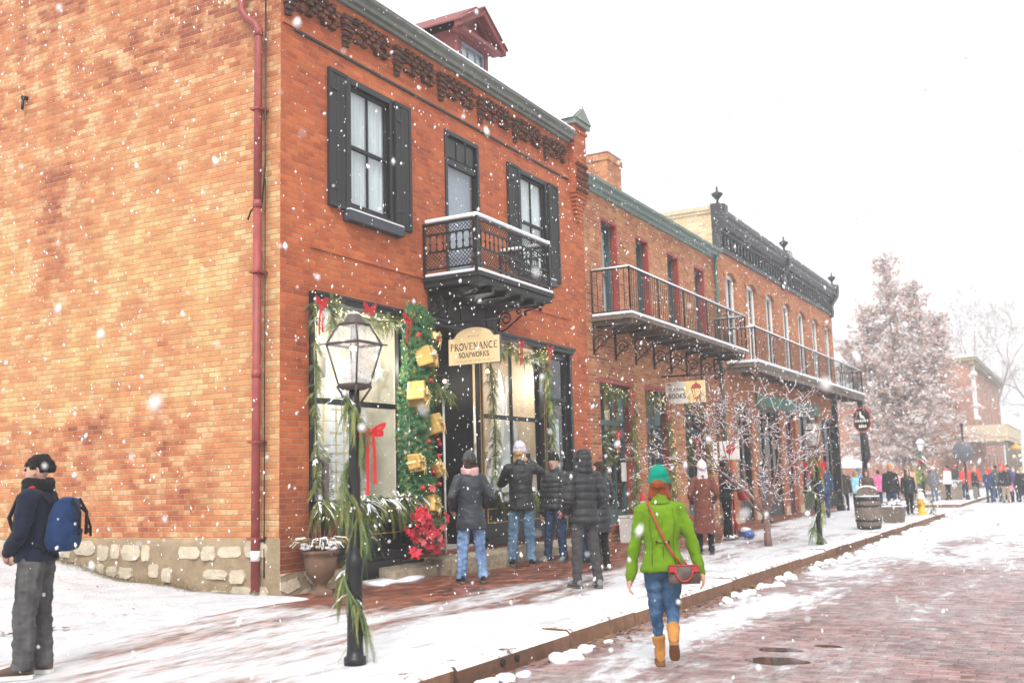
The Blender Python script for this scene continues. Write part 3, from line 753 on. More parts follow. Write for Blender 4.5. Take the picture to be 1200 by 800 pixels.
# upper windows and shutters
def shutter(x0, x1, z0, z1):
    m = MB(); y = D-.055
    rect_frame(m, x0, x1, z0, z1, y, y+.05, .055); m.box(x0+.05, y+.012, z0+.05, x1-.05, y+.046, z1-.05)
    n = 3
    for k in range(1, n): xx = lerp(x0+.05, x1-.05, k/n); m.box(xx-.004, y+.008, z0+.055, xx+.004, y+.014, z1-.055)
    sh = obj('shutter', m, M['charcoal'], shop, bevel=.004)
    m = MB()
    for z in (z0+.25, z1-.3): m.box(x0+.02, y-.006, z, x0+.16, y+.002, z+.03)
    obj('shutter_hinge', m, M['iron'], sh)
sash_window(shop, 10.862, 11.958, 5.272, 7.188, D+.03, M['black'], M['charcoal'], 1)
sash_window(shop, 15.782, 16.938, 5.272, 7.168, D+.03, M['black'], M['charcoal'], 1)
shutter(10.45, 10.855, 5.26, 7.18); shutter(11.965, 12.37, 5.26, 7.18); shutter(15.37, 15.775, 5.26, 7.16); shutter(16.945, 17.34, 5.26, 7.16)
for (a, b) in ((10.78, 12.08), (15.7, 17.02)):
    m = MB(); m.box(a, D-.12, 5.12, b, D+.06, 5.265); s_ = obj('window_sill', m, M['slate_sill'], shop, bevel=.01)
    m = MB(); m.box(a+.02, D-.115, 5.267, b-.02, D-.03, 5.285); obj('sill_snow', m, M['snow'], s_)
# balcony door with panelled transom
m = MB(); rect_frame(m, 13.362, 14.418, 4.722, 7.178, D-.02, D+.1, .07); m.box(13.43, D+.01, 6.62, 14.35, D+.07, 6.70); m.box(13.43, D+.035, 6.70, 14.35, D+.06, 7.11)
for k in range(3): m.box(13.47+k*.29, D+.02, 6.75, 13.70+k*.29, D+.04, 7.06)
bd = obj('balcony_door', m, M['black'], shop, bevel=.005)
m = MB(); m.box(13.434, D+.045, 4.8, 14.346, D+.05, 6.62); obj('pane', m, M['glass'], bd)
m = MB(); m.quad((13.43, D+.14, 4.75), (14.35, D+.14, 4.75), (14.35, D+.14, 6.7), (13.43, D+.14, 6.7)); obj('curtain', m, plain('grey_blind', (.42,.44,.48), .7, .1, 4), bd)
m = MB(); room(m, 10.87, 11.95, 5.28, 7.18, D+.22, D+1.2); room(m, 13.37, 14.41, 4.73, 7.17, D+.22, D+1.2); room(m, 15.79, 16.93, 5.28, 7.16, D+.22, D+1.2)
obj('room_interior', m, plain('pale_room', (.45,.44,.40), .9, .2, 2), shop)
# downpipe with leader head on the side wall near the corner
m = MB(); px_, py_ = X0-.115, 8.80
m.tube([(px_-.02, py_+.28, 7.98), (px_-.02, py_+.28, 7.72), (px_, py_+.22, 7.60), (px_, py_+.05, 7.46), (px_, py_, 7.36), (px_, py_, 5.1)], .050, 14)
m.tube([(px_, py_, 5.06), (px_, py_, .34)], .052, 14)
for z in (7.34, 5.08, 2.95): m.tube([(px_, py_, z-.05), (px_, py_, z+.05)], .058, 14)
for z in (6.3, 4.2, 2.1, .95): m.box(px_-.07, py_-.075, z, X0+.01, py_+.075, z+.03)
dp = obj('downpipe', m, M['red_pipe'], shop)
m = MB(); m.tube([(px_, py_, .70), (px_, py_, .82)], .056, 14); obj('painted_band', m, M['white'], dp)
m = MB(); m.loft([[(px_-.02+sx*w, py_+.28+sy*w, z) for sx, sy in ((-1,-1),(1,-1),(1,1),(-1,1))] for w, z in ((.055,7.95),(.065,8.02),(.12,8.10),(.12,8.22),(.15,8.24),(.15,8.30))], smooth=False); obj('leader_head', m, M['copper'], dp)
m = MB(); m.tube([(px_+.03, py_-.09, 7.9), (px_+.03, py_-.10, 5.6), (px_+.02, py_-.06, 5.1), (px_-.03, py_+.08, 5.0), (px_-.01, py_+.15, 4.9)], .012, 6)
m.tube([(px_+.03, py_-.10, 5.4), (px_+.05, py_-.095, .5)], .008, 6); obj('cable', m, M['iron'], dp)
m = MB(); m.tube([(X0-.005, 13.55, 7.50), (X0-.09, 13.55, 7.49)], .035, 8); m.tube([(X0-.07, 13.55, 7.49), (X0-.08, 13.55, 7.30)], .022, 6); obj('wall_anchor', m, M['iron'], shop)

# ------------------------------------------------------------------ iron balcony on the shop
def helix(c, r0, r1, turns, n, plane='yz', ph=0, flip=1):
    out = []
    for i in range(n+1):
        t = i/n; a = ph + flip*2*PI*turns*t; q = lerp(r0, r1, t)
        d = (q*math.cos(a), q*math.sin(a))
        out.append((c[0], c[1]+d[0], c[2]+d[1]) if plane == 'yz' else (c[0]+d[0], c[1], c[2]+d[1]))
    return out
bx0, bx1, by = 12.71, 15.04, 7.58
m = MB(); m.box(bx0-.03, by-.06, 4.56, bx1+.06, D-.003, 4.63); m.box(bx0+.0, by-.03, 4.47, bx1+.03, D-.004, 4.558)
bal = obj('balcony', m, M['charcoal'], shop, bevel=.008)
m = MB(); m.box(bx0-.02, by-.05, 4.632, bx1+.05, D-.02, 4.68); obj('deck_snow', m, M['snow'], bal, bevel=.015)
def lattice(m, p, q, z0, z1, pitch):
    p, q = V(p), V(q); L = (q-p).length; u = (q-p)/L; h = z1-z0; nrm = V((u.y, -u.x, 0)); k = -h
    while k < L:
        for s in (1, -1):
            a0, a1 = k, k+h; za, zb = (z0, z1) if s > 0 else (z1, z0)
            if a0 < 0: za += (zb-za)*(-a0/h); a0 = 0
            if a1 > L: zb = za + (zb-za)*((L-a0)/(a1-a0)); a1 = L
            if a1 - a0 > .01:
                A = p+u*a0; A.z = za; B = p+u*a1; B.z = zb
                m.tube([A, B], .006, 4, caps=False, smooth=False)
        k += pitch
def ornate_panel(parent, p, q, nb):
    m = MB(); p, q = V((*p, 0)), V((*q, 0)); L = (q-p).length; u = (q-p)/L
    def bar(z, t): m.obox(((p+q)/2) + V((0,0,z)), u*(L/2), V((u.y,-u.x,0))*t, V((0,0,t)))
    for z, t in ((4.74,.014), (5.0,.012), (5.27,.012), (5.43,.016)): bar(z, t)
    lattice(m, p, q, 4.75, 4.99, .065); lattice(m, p, q, 5.28, 5.42, .065)
    for i in range(nb+1):
        P = p + u*(L*i/nb)
        m.lathe((P.x, P.y, 0), [(.011,5.0),(.011,5.1),(.02,5.115),(.02,5.135),(.010,5.15),(.010,5.27)], 6)
        if i < nb:
            Q = p + u*(L*(i+.5)/nb); w = L/nb*.42
            for (zc, s) in ((5.0, -1), (5.27, 1)):
                pts = [Q + u*(w*math.cos(a)) + V((0,0, zc - s*.05 + s*.05*math.sin(a))) for a in [PI*k/6 for k in range(7)]]
                m.tube(pts, .007, 4, caps=False)
    return obj('railing', m, M['iron'], parent)
ornate_panel(bal, (bx0, D-.02), (bx0, by), 8); ornate_panel(bal, (bx0, by), (bx1, by), 18); ornate_panel(bal, (bx1, by), (bx1, D-.02), 8)
m = MB()
for (X, Y, w) in ((bx0, by, .028), (bx1, by, .028), (bx0, D-.03, .02), (bx1, D-.03, .02)):
    m = MB(); m.box(X-w, Y-w, 4.63, X+w, Y+w, 5.46); obj('railing_post', m, M['iron'], bal)
m = MB(); m.box(bx0-.035, by-.035, 5.455, bx0+.035, D-.05, 5.52); m.box(bx0+.035, by-.035, 5.455, bx1+.03, by+.035, 5.52); m.box(bx1-.035, by+.035, 5.455, bx1+.03, D-.05, 5.51); obj('rail_snow', m, M['snow'], bal, bevel=.022)
for X in (bx0+.12, bx1-.12):
    m = MB(); m.tube([(X, D-.03, 3.95), (X, D-.03, 4.46)], .022, 8); m.tube([(X, D-.03, 4.43), (X, by+.05, 4.43)], .022, 8)
    m.tube([(X, D-.03, 4.05), (X, D-.18, 4.10), (X, D-.36, 4.22), (X, D-.55, 4.36), (X, by+.15, 4.41)], .016, 8)
    m.tube(helix((X, D-.17, 4.27), .12, .03, 1.4, 22), .014, 6); m.tube(helix((X, D-.42, 4.36), .05, .015, 1.2, 14), .012, 6)
    m.sph((X, by+.12, 4.36), .035, 8, 6); m.sph((X, D-.55, 4.31), .03, 8, 6)
    obj('scroll_bracket', m, M['iron'], bal)
m = MB(); m.prism([(bx0+.14, D-.004, 4.36), (bx0+.14, D-.30, 4.38), (bx0+.14, D-.74, 4.43), (bx0+.14, D-.74, 4.465), (bx0+.14, D-.004, 4.465)], (bx1-bx0-.3, 0, 0)); obj('balcony_soffit', m, M['black'], bal)
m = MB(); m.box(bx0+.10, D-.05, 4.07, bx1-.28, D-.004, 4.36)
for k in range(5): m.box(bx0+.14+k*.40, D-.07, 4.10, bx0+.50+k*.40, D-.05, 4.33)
obj('dark_wall_board', m, plain('dark_brown_panel', (.022,.016,.014), .6, .4, 12), bal)  # flat brown-black board set against the wall below the balcony
for X in (bx0+.5, bx0+.95, bx0+1.4, bx0+1.85): m = MB(); m.box(X-.035, by+.03, 4.38, X+.035, D-.32, 4.46); obj('joist', m, M['black'], bal)
# ------------------------------------------------------------------ storefront (part of the shop)
sf = MB(); y = D+.02
# sill, base panels, plinth
sf.box(10.085, D-.05, .56, 12.72, D+.16, .64); sf.box(10.085, D-.10, .64, 12.74, D+.16, .68)
sf.box(10.085, D-.02, .68, 12.06, D+.16, 1.30); sf.box(10.085, D-.11, 1.30, 12.06, D+.16, 1.385)
sf.box(14.30, D-.05, .56, 17.715, D+.16, .64); sf.box(14.30, D-.09, .64, 17.715, D+.16, .68)
sf.box(14.30, D-.02, .68, 16.55, D+.16, 1.30); sf.box(14.30, D-.10, 1.30, 16.55, D+.16, 1.385)
# head, posts, mullions
sf.box(10.085, D-.10, 3.93, 17.715, D+.16, 4.045); sf.box(10.085, D-.13, 4.0, 17.715, D-.10, 4.045)
for a, b in ((10.085,10.16),(12.0,12.10),(12.62,12.78),(14.22,14.36),(16.47,16.60),(16.66,16.76),(17.62,17.715)): sf.box(a, D-.03, 1.386 if a in (10.085,12.0) else .68, b, D+.045, 3.93)
for xm in (11.08, 15.40): sf.box(xm-.024, D+.02, 1.386, xm+.024, D+.07, 3.93)
sf.box(10.16, D+.015, 2.62, 12.0, D+.105, 2.69); sf.box(14.36, D+.015, 2.60, 16.47, D+.105, 2.67)
store = obj('storefront', sf, M['black'], shop, bevel=.006)
m = MB()
def gold_rect(m, x0, x1, z0, z1, y, w=.018): rect_frame(m, x0, x1, z0, z1, y-.006, y, w)
gold_rect(m, 10.18, 11.05, .90, 1.14, D-.02); gold_rect(m, 11.12, 12.0, .90, 1.14, D-.02); gold_rect(m, 14.42, 15.36, .90, 1.14, D-.02); gold_rect(m, 15.44, 16.44, .90, 1.14, D-.02)
for xm in (14.29, 16.53): 
    for o in (-.035, .035): m.box(xm+o-.009, D-.036, 1.5, xm+o+.009, D-.03, 3.85)
obj('gold_trim', m, M['gold_line'], store)
for a, b in ((10.16,11.05),(11.11,12.0),(14.36,15.37),(15.43,16.47)):
    for c, d in ((1.386,2.62),(2.69,3.93)): m = MB(); m.box(a, D+.055, c, b, D+.06, d); obj('shop_pane', m, M['glass'], store)
# recessed entrance between the windows
m = MB(); m.quad((12.78,D+.1,.68),(13.0,D+1.15,.68),(13.0,D+1.15,3.93),(12.78,D+.1,3.93)); m.quad((14.22,D+.1,.68),(14.05,D+1.15,.68),(14.05,D+1.15,3.93),(14.22,D+.1,3.93))
m.quad((12.7,D-.02,.5),(14.3,D-.02,.5),(14.3,D+1.3,.5),(12.7,D+1.3,.5)); m.quad((12.7,D+.1,3.95),(14.3,D+.1,3.95),(14.3,D+1.3,3.95),(12.7,D+1.3,3.95))
m.box(13.0, D+1.15, .5, 14.05, D+1.2, 3.93)
obj('entrance_recess', m, M['black'], store)
m = MB(); rect_frame(m, 13.05, 14.0, .55, 3.0, D+1.09, D+1.14, .12, .5); m.box(13.17, D+1.11, 1.05, 13.88, D+1.13, 2.88); d_ = obj('shop_door', m, M['black'], store)
m = MB(); gold_rect(m, 13.2, 13.85, .62, .98, D+1.09); gold_rect(m, 13.2, 13.85, 1.15, 2.8, D+1.11); obj('gold_trim', m, M['gold_line'], d_)
m = MB(); m.sph((13.1, D+1.06, 1.55), .035, 8, 6); obj('handle', m, M['gold'], d_)
m = MB(); m.box(13.15, D-.04, .70, 13.19, D+0, 3.1); m.box(12.55+.24, D-.02, .68, 12.83, D+.06, 3.93); 
obj('entrance_post', m, M['white'], store) if False else None
m = MB(); m.tube([(13.17, D-.02, .52), (13.17, D-.02, 3.02)], .018, 8); obj('entrance_post', m, M['curtain'], store)
m = MB(); m.tube([(13.17, D+.1, 3.2), (13.17, D-.05, 3.2), (13.17, D-.05, 3.14)], .01, 6); wl_ = obj('wall_lamp', m, M['iron'], store)
m = MB(); m.sph((13.17, D-.05, 3.10), .028, 10, 8); obj('lamp_bulb', m, M['bulb'], wl_)
# side glass with gold parcels on shelves behind it (beside the door)
m = MB()
r = random.Random(21)
m.quad((12.80,D+.18,1.2),(13.02,D+1.1,1.2),(13.02,D+1.1,3.6),(12.80,D+.18,3.6))
obj('shelf_back', m, M['warm_in'], store)
# second shop door at the right: glazed with a white blind
m = MB(); rect_frame(m, 16.762, 17.618, .56, 3.925, D+.04, D+.12, .12, .55); m.box(16.88, D+.05, 2.95, 17.5, D+.11, 3.05); m.box(16.84, D+.02, 3.02, 17.54, D+.05, 3.08)
d2 = obj('side_door', m, M['black'], store, bevel=.006)
m = MB(); m.box(16.88, D+.075, 1.11, 17.5, D+.08, 2.95); m.box(16.88, D+.075, 3.05, 17.5, D+.08, 3.8); obj('pane', m, M['glass'], d2)
m = MB(); m.quad((16.95,D+.14,1.3),(17.4,D+.14,1.3),(17.4,D+.14,2.7),(16.95,D+.14,2.7)); obj('door_blind', m, M['curtain'], d2)
m = MB(); gold_rect(m, 16.95, 17.43, .66, 1.0, D+.04); obj('gold_trim', m, M['gold_line'], d2)
# lit display space behind the windows
for a, b, CR in ((10.1, 12.62, plain('cream_room', (.72,.66,.55), .9, .22, 3)), (14.36, 16.5, plain('tan_room', (.52,.39,.25), .9, .3, 3))): m = MB(); room(m, a, b, 1.0, 3.95, D+.17, D+1.1); obj('display_room', m, CR, shop)
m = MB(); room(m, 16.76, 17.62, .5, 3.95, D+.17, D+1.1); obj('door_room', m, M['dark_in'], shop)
m = MB(); m.box(10.1, D+.2, 1.2, 12.6, D+1.05, 1.36); m.box(14.38, D+.2, 1.2, 16.5, D+1.05, 1.36); obj('display_floor', m, M['white'], shop)
# what stands in the display
def box_stack(name, label, x, z, cols, y=D+.55):
    pass
r = random.Random(4)
i = 0
for (x, y_, hs) in ((11.34,D+.70,6),(11.62,D+.78,7),(11.88,D+.68,5)):
    z = 1.362
    for k in range(hs):
        h = r.uniform(.22,.34); w = r.uniform(.11,.135); dd = .12; i += 1
        m = MB(); m.box(x-w, y_-dd, z, x+w, y_+dd, z+h)
        where = 'bottom' if k == 0 else 'top' if k == hs-1 else ('second','third','fourth','fifth','sixth')[k-1] + ' up'
        col = 'in the ' + {11.34:'left', 11.62:'middle tallest', 11.88:'right'}[x] + ' stack'
        g = tag(obj('gift_box', m, M['white'], bevel=.008), f'white gift box with gold ribbon, {where} {col}, shop window', 'gift box', 'white gift boxes stacked in the shop window')
        m = MB(); m.box(x-.015, y_-dd-.004, z, x+.015, y_+dd+.004, z+h+.004); m.box(x-w-.004, y_-.015, z, x+w+.004, y_+.015, z+h+.004); m.box(x-w-.003, y_-dd-.003, z+h*.48, x+w+.003, y_-dd+.001, z+h*.48+.025)
        obj('ribbon', m, M['gold_rib'], g); z += h+.006
# tall white ladder-like display frame, leaning paper panel, basket
m = MB()
for a, b in (((10.22,D+.4,3.3),(10.62,D+.45,1.37)),((10.42,D+.55,3.35),(10.95,D+.5,2.0))): m.tube([a, b], .028, 6)
for k in range(14): t = k/13; m.sph((10.30+.40*t, D+.38, 3.25-1.4*t), .022, 6, 5)
tag(obj('display_ladder', m, M['white']), 'white leaning display ladder trimmed with beads in left shop window', 'ladder')
m = MB(); rect_frame(m, 10.3, 10.75, 1.365, 2.45, D+.6, D+.66, .06); m.box(10.36, D+.625, 1.43, 10.69, D+.64, 2.39)
tag(obj('picture_frame', m, M['white']), 'white empty picture frame standing in the left shop window', 'frame')
m = MB(); r = random.Random(2)
for k in range(420):
    a = r.uniform(0, 2*PI); z = r.uniform(1.40, 2.0); q = .11*(1-(z-1.4)*.5); leaf(m, 10.95+q*math.cos(a), D+.45+q*math.sin(a), z, .03, r)
m.tube([(10.95,D+.45,1.365),(10.95,D+.45,1.95)], .05, 8)
tag(obj('dried_arrangement', m, M['leaf_brown']), 'brown dried flower arrangement at bottom of left shop window', 'dried flowers')
m = MB(); m.lathe((0,0,0), [(.035,0),(.05,.08),(.09,.16),(.105,.22)], 14); 
for o in range(len(m.v)): 
    q = V(m.v[o]); q.rotate(Matrix.Rotation(R(-70), 3, 'X')); q.rotate(Matrix.Rotation(R(35), 3, 'Z')); m.v[o] = tuple(q + V((11.78, D+.30, 3.02)))
m.tube([(11.74, D+.36, 3.04), (11.5, D+.5, 2.75)], .014, 6)
tag(obj('display_lamp', m, M['charcoal']), 'dark cone lamp on an arm inside left shop window', 'lamp')
def shop_light(x, y, z, e, label, rad=.035):
    b = MB(); b.sph((x, y, z), rad, 10, 8); o = tag(obj('display_bulb', b, M['bulb']), label, 'bulb', 'bulbs lighting the shop windows'); b = MB(); b.tube([(x, y, z+rad*.8), (x, y, z+.3)], .005, 5); obj('cord', b, M['iron'], o)
    l = bpy.data.lights.new('bulb_light', 'POINT'); l.energy = e; l.color = (1, .94, .83); l.shadow_soft_size = .05; q = bpy.data.objects.new('bulb_light', l); C.objects.link(q); q.location = (x, y, z-rad-.07)
for (x, y, z, lb) in ((11.66, D+.135, 3.35, 'bulb at the right of the left shop window'),(10.95, D+.135, 3.5, 'bulb at middle of the left shop window'),(10.4, D+.135, 3.45, 'bulb at the left of the left shop window')): shop_light(x, y, z, 26, 'warm glowing '+lb)
for (x, y, z, lb) in ((14.8, D+.135, 3.4, 'bulb at left of the right shop window'),(16.1, D+.135, 3.4, 'bulb at right of the right shop window')): shop_light(x, y, z, 22, 'warm glowing '+lb)
shop_light(12.95, D+.55, 3.35, 9, 'warm glowing bulb inside the shop entrance', .03)
# framed pictures, jars and hanging paper stars fill the windows
r = random.Random(41)
for k, (x, z, s_2, lb) in enumerate(((10.55,3.1,.17,'left'),(11.35,3.35,.15,'middle'),(12.2,3.2,.16,'right'))):
    m = MB(); pts = []
    for i in range(10): a = PI/2+2*PI*i/10; q = s_2 if i % 2 == 0 else s_2*.45; pts.append((x+q*math.cos(a), D+.45, z+q*math.sin(a)))
    m.prism(pts, (0,.02,0)); m.tube([(x,D+.46,z+s_2),(x,D+.46,3.94)], .003, 4); tag(obj('paper_star', m, M['white' if k != 1 else 'gold']), f'{"gold" if k == 1 else "white"} hanging paper star at {lb} of left shop window', 'paper star')
for k in range(9):
    x = 14.5 + k*.21; m = MB(); h = r.uniform(.12,.26); m.lathe((x, D+.34+r.uniform(-.06,.06), 1.362), [(.05,0),(.055,.02),(.055,h),(.03,h+.03),(.03,h+.05)], 12); j_ = tag(obj('soap_jar', m, [M['white'], M['paper'], M['gold'], M['green_trim']][k % 4]), 'small ' + ['white','cream','gold','green'][k % 4] + ' jar on the floor of right shop window, number ' + ['one','two','three','four','five','six','seven','eight','nine'][k] + ' from the left', 'jar', 'jars in the right shop window')
M['white_paper'] = plain('white_paper', (.84,.80,.71), .9, .15, 6, bstr=.8, bd=.05)
def paper_tree(x, y, z0, z1, w, label):
    m = MB(); r = random.Random(int(x*100)); rings = []
    for j in range(16):
        t = j/15; rr = w*(1-t)*(.9+.2*((j*7)%3)/2)+.01; rings.append([(x+rr*math.cos(2*PI*k/18)*(1+r.uniform(-.18,.18)), y+.7*rr*math.sin(2*PI*k/18)*(1+r.uniform(-.18,.18)), lerp(z0, z1, t)) for k in range(18)])
    m.loft(rings, smooth=False); tag(obj('paper_tree', m, M['white_paper']), label, 'paper tree')
paper_tree(15.85, D+.52, 1.365, 3.55, .46, 'tall cream crumpled paper tree in the right shop window')
paper_tree(15.0, D+.58, 1.365, 2.95, .38, 'shorter cream paper tree beside the tall one in right shop window')
m = MB(); r = random.Random(6)
for s_ in (-1, 1):
    pts = [(15.75+s_*.42*t + .03*math.sin(t*15), D+.30, 3.4-1.95*t) for t in [k/14 for k in range(15)]]; m.tube(pts, [.035+.015*math.sin(k*2) for k in range(15)], 7)
tag(obj('paper_garland', m, M['white']), 'white twisted paper ribbon draped down tall paper tree', 'paper ribbon')

# ------------------------------------------------------------------ greenery
def garland(name, pts, label, group, nf=60, L=.16, w=.016, droop=.7, snow=.25, radius=.07, mats=None, cat='garland', seed=1, lights=0, fl=7, spread=1.0, parent=None):
    r = random.Random(seed); pts = [V(p) for p in pts]; seg = [(pts[i+1]-pts[i]).length for i in range(len(pts)-1)]; T = sum(seg)
    def at(s):
        for i, q in enumerate(seg):
            if s <= q: return pts[i].lerp(pts[i+1], s/q), (pts[i+1]-pts[i]).normalized()
            s -= q
        return pts[-1], (pts[-1]-pts[-2]).normalized()
    m = MB(); m.mi = 0; m.tube(pts, .012, 5)
    for k in range(int(nf*T)):
        P, d = at(r.random()*T)
        o = V((r.gauss(0,1), r.gauss(0,1)*.8, r.gauss(0,.8))); o -= d*o.dot(d)*.6; o.normalize()
        a = (o*spread + d*r.uniform(-.4,.9) + V((0,0,-droop*r.random()))).normalized(); ln = L*r.uniform(.5,1.15)
        base = P + o*radius*r.random()*.6; mi = 1 if r.random() < .35 else 0; sn = r.random() < snow and a.z > -.75
        side = a.cross(V((r.gauss(0,.5), r.gauss(0,.5), 1))); 
        if side.length < .1: side = a.orthogonal()
        side.normalize(); tip = base
        # a flat frond: several leaflets along a bending stem
        for i in range(fl):
            t0 = i/fl; q = base + a*ln*t0 + V((0,0,-droop*.35*ln*t0*t0)); q2 = base + a*ln*(t0+1.6/fl) + V((0,0,-droop*.35*ln*(t0+1.6/fl)**2)); f = (1-.55*t0)
            for s in (-1, 1):
                e = q + (q2-q)*1.25 + side*s*w*r.uniform(1.5,2.7)*f + V((0,0,r.uniform(-.010,.008)))
                m.mi = mi; g_ = (q2-q)*.22; m.add([q-g_, q+g_, e+(q2-q)*.12, e-(q2-q)*.06], [(0,1,2,3)])
                if sn and r.random() < .62 and (q2-q).normalized().z > -.82:
                    m.mi = 2; u = V((0,0,.005)); g_ = (q2-q)*.55; m.add([q-g_+u, q+g_+u, e+g_*.5+u, e-g_*.4+u], [(0,1,2,3)])
    if lights:
        m.mi = 3
        for k in range(int(lights*T)):
            P, d = at(r.random()*T); m.sph(P + V((r.gauss(0,.06), -.05-r.random()*.05, r.gauss(0,.07))), .0052, 5, 4)
    mats = (mats or [M['needle'], M['needle_y']]) + [M['snow'], M['fairy']]
    o = obj(name, m, mats, parent)
    if parent is None: tag(o, label, cat, group)
    return o
yg = D-.14
G = 'evergreen garlands on the shop front'
garland('garland', [(10.0,yg,3.82),(10.25,yg,3.90),(10.9,yg,3.80),(11.4,yg,3.80),(11.95,yg,3.86)], 'evergreen garland with lights along top of the left shop window', G, 110, .17, seed=1, snow=.08, lights=16)
garland('garland', [(10.3,yg,3.86),(10.38,yg-.02,3.70),(10.42,yg,3.60)], 'short evergreen swag hanging from left window garland', G, 150, .16, droop=1.2, seed=31, snow=.1)
garland('garland', [(10.06,yg+.05,3.75),(10.12,yg+.05,3.2),(10.10,yg+.05,2.6),(10.14,yg+.05,2.0),(10.10,yg+.05,1.5)], 'evergreen garland hanging down left edge of the left shop window', G, 60, .13, droop=1.1, seed=2, snow=.12)
garland('garland', [(10.05,D-.16,1.36),(10.5,D-.2,1.36),(11.0,D-.2,1.34),(11.5,D-.2,1.36),(12.2,D-.2,1.42)], 'snow dusted cedar garland on the sill of the left shop window', G, 170, .26, droop=1.5, seed=3, snow=.75, lights=5, spread=.7)
garland('garland', [(14.5,D-.16,1.38),(15.2,D-.2,1.36),(15.9,D-.2,1.36),(16.5,D-.16,1.38)], 'snow dusted cedar garland on the sill of the right shop window', G, 120, .24, droop=1.5, seed=4, snow=.5, spread=.7)
garland('garland', [(14.4,yg,3.85),(14.8,yg,3.72),(15.2,yg,3.80),(15.7,yg,3.66),(16.2,yg,3.80),(16.5,yg,3.85)], 'evergreen garland along top of the right shop window', G, 110, .15, seed=5, snow=.08, lights=14)
garland('garland', [(14.40,yg,3.6),(14.46,yg,3.0),(14.52,yg,2.4),(14.5,yg,1.6)], 'evergreen garland hanging down left edge of the right shop window', G, 80, .14, droop=1.1, seed=6, snow=.08, lights=5)
garland('garland', [(16.45,yg,3.6),(16.52,yg,3.0),(16.58,yg,2.4),(16.56,yg,1.6)], 'evergreen garland hanging down right edge of the right shop window', G, 90, .15, droop=1.1, seed=7, snow=.08)
garland('garland', [(12.6,yg,3.1),(12.85,yg-.03,2.92),(13.1,yg,3.0),(13.2,yg,2.8)], 'short evergreen swag across the left post of shop entrance', G, 110, .15, droop=1.0, seed=8, snow=.1)
garland('garland', [(12.8,yg,1.1),(12.9,yg-.02,.95)], 'small evergreen sprig low beside the shop entrance', G, 120, .12, seed=9, snow=.05)
# the dense fir column beside the entrance
def fir_column():
    r = random.Random(77); m = MB()
    for k in range(3000):
        z = r.uniform(.95, 4.12); t = (z-.95)/3.17; cx = 12.22 + .05*math.sin(z*2.1); rr = .335 - .05*t + .05*mnoise.noise(V((z*2.4, 3, 1)))
        if z > 3.95: rr *= (4.2-z)*4
        a = r.uniform(0, 2*PI); q = rr*math.sqrt(r.uniform(.25, 1)); P = V((cx+q*math.cos(a), D-.10-abs(q*math.sin(a))*.85, z))
        out = V((math.cos(a), -abs(math.sin(a))-.2, r.uniform(-.2,.7))).normalized(); L = r.uniform(.07,.13)
        side = out.cross(V((0,0,1))).normalized(); up = side.cross(out); m.mi = 0 if r.random() < .8 else 1
        for i in range(7):
            b = P + out*L*i/7
            for s in (-1, 1):
                e = b + (side*s*math.cos(i*1.3) + up*math.sin(i*1.3)*s + out*.6)*.045; h = out.cross(e-b).normalized()*.0062
                m.add([b-h, b+h, e], [(0,1,2)])
    m.mi = 2
    for k in range(26): z = r.uniform(1, 4); m.sph((12.2+r.uniform(-.25,.25), D-.40+r.uniform(0,.06), z), .0055, 5, 4)
    o = obj('fir_column', m, [M['fir'], M['needle_y'], M['fairy']]); tag(o, 'tall green artificial fir column decorated with gold parcels beside the shop entrance', 'christmas decoration')
    m = MB(); m.tube([(12.24, D-.10, .69), (12.24, D-.10, 4.0)], .05, 8); obj('stem', m, M['bark'], o)
    for (x, z) in ((12.44,2.18),(12.38,2.26),(12.48,2.12),(12.2,2.15),(12.1,1.22),(12.45,1.95),(12.28,3.02),(12.45,1.55),(12.05,1.5),(12.5,3.62),(12.0,3.65),(12.32,1.72)):
        m = MB(); m.sph((x-.05, D-.42, z), .036, 12, 9); obj('bauble', m, M['berry'], o)
fir_column()
def bow(c, s, label, group='red velvet bows on the shop front', tails=(.32, .28), yaw=0, parent=None):
    m = MB(); c = V(c); r = random.Random(int(c.x*97+c.z*31)); ca, sa = math.cos(yaw), math.sin(yaw)
    def P(x, y, z): return (c.x + (x*ca - y*sa)*s, c.y + (x*sa + y*ca)*s, c.z + z*s)
    def ribbon(pts, w):
        vs = []; n = len(pts)
        for (x, y, z, tx) in pts: vs += [P(x, y-w*.5, z), P(x, y+w*.5, z+.0)] if False else [P(x + tx*w, y-.02, z + (1-abs(tx))*w), P(x - tx*w, y+.02, z - (1-abs(tx))*w)]
        m.add(vs, [(2*i, 2*i+1, 2*i+3, 2*i+2) for i in range(n-1)], True)
    for sd in (-1, 1):
        for (tilt, sc) in ((.45, 1.0), (-.15, .85)):
            pts = []
            for i in range(13):
                a = 2*PI*i/12; x = sd*(.5 - .5*math.cos(a))*sc; dz = math.sin(a)*.16; z = x*sd*tilt + dz*.9; pts.append((x, -.12*math.sin(a/2)-.05, z, .12))
            ribbon(pts, .14)
        pts = [(sd*(.10+.22*t+.05*math.sin(t*5)), -.1-.05*math.sin(t*6), -tails[0 if sd < 0 else 1]/s*t, .85) for t in [k/8 for k in range(9)]]
        ribbon(pts, .13)
    m.sph(P(0,-.12,.03), .13*s, 8, 6)
    o = obj('red_bow', m, M['ribbon'], parent)
    if parent is None: tag(o, label, 'bow', group)
    return o
yb = D-.24
bow((10.02,yb,3.86), .13, 'red bow at the top left corner of the left shop window', tails=(.42,.38))
bow((11.02,yb,3.90), .15, 'red bow at top middle of the left shop window', tails=(.08,.1))
bow((11.93,yb,3.88), .15, 'red bow at top right corner of left shop window beside fir column', tails=(.34,.28))
bow((15.28,yb,3.88), .13, 'red bow at top middle of the right shop window', tails=(.38,.34))
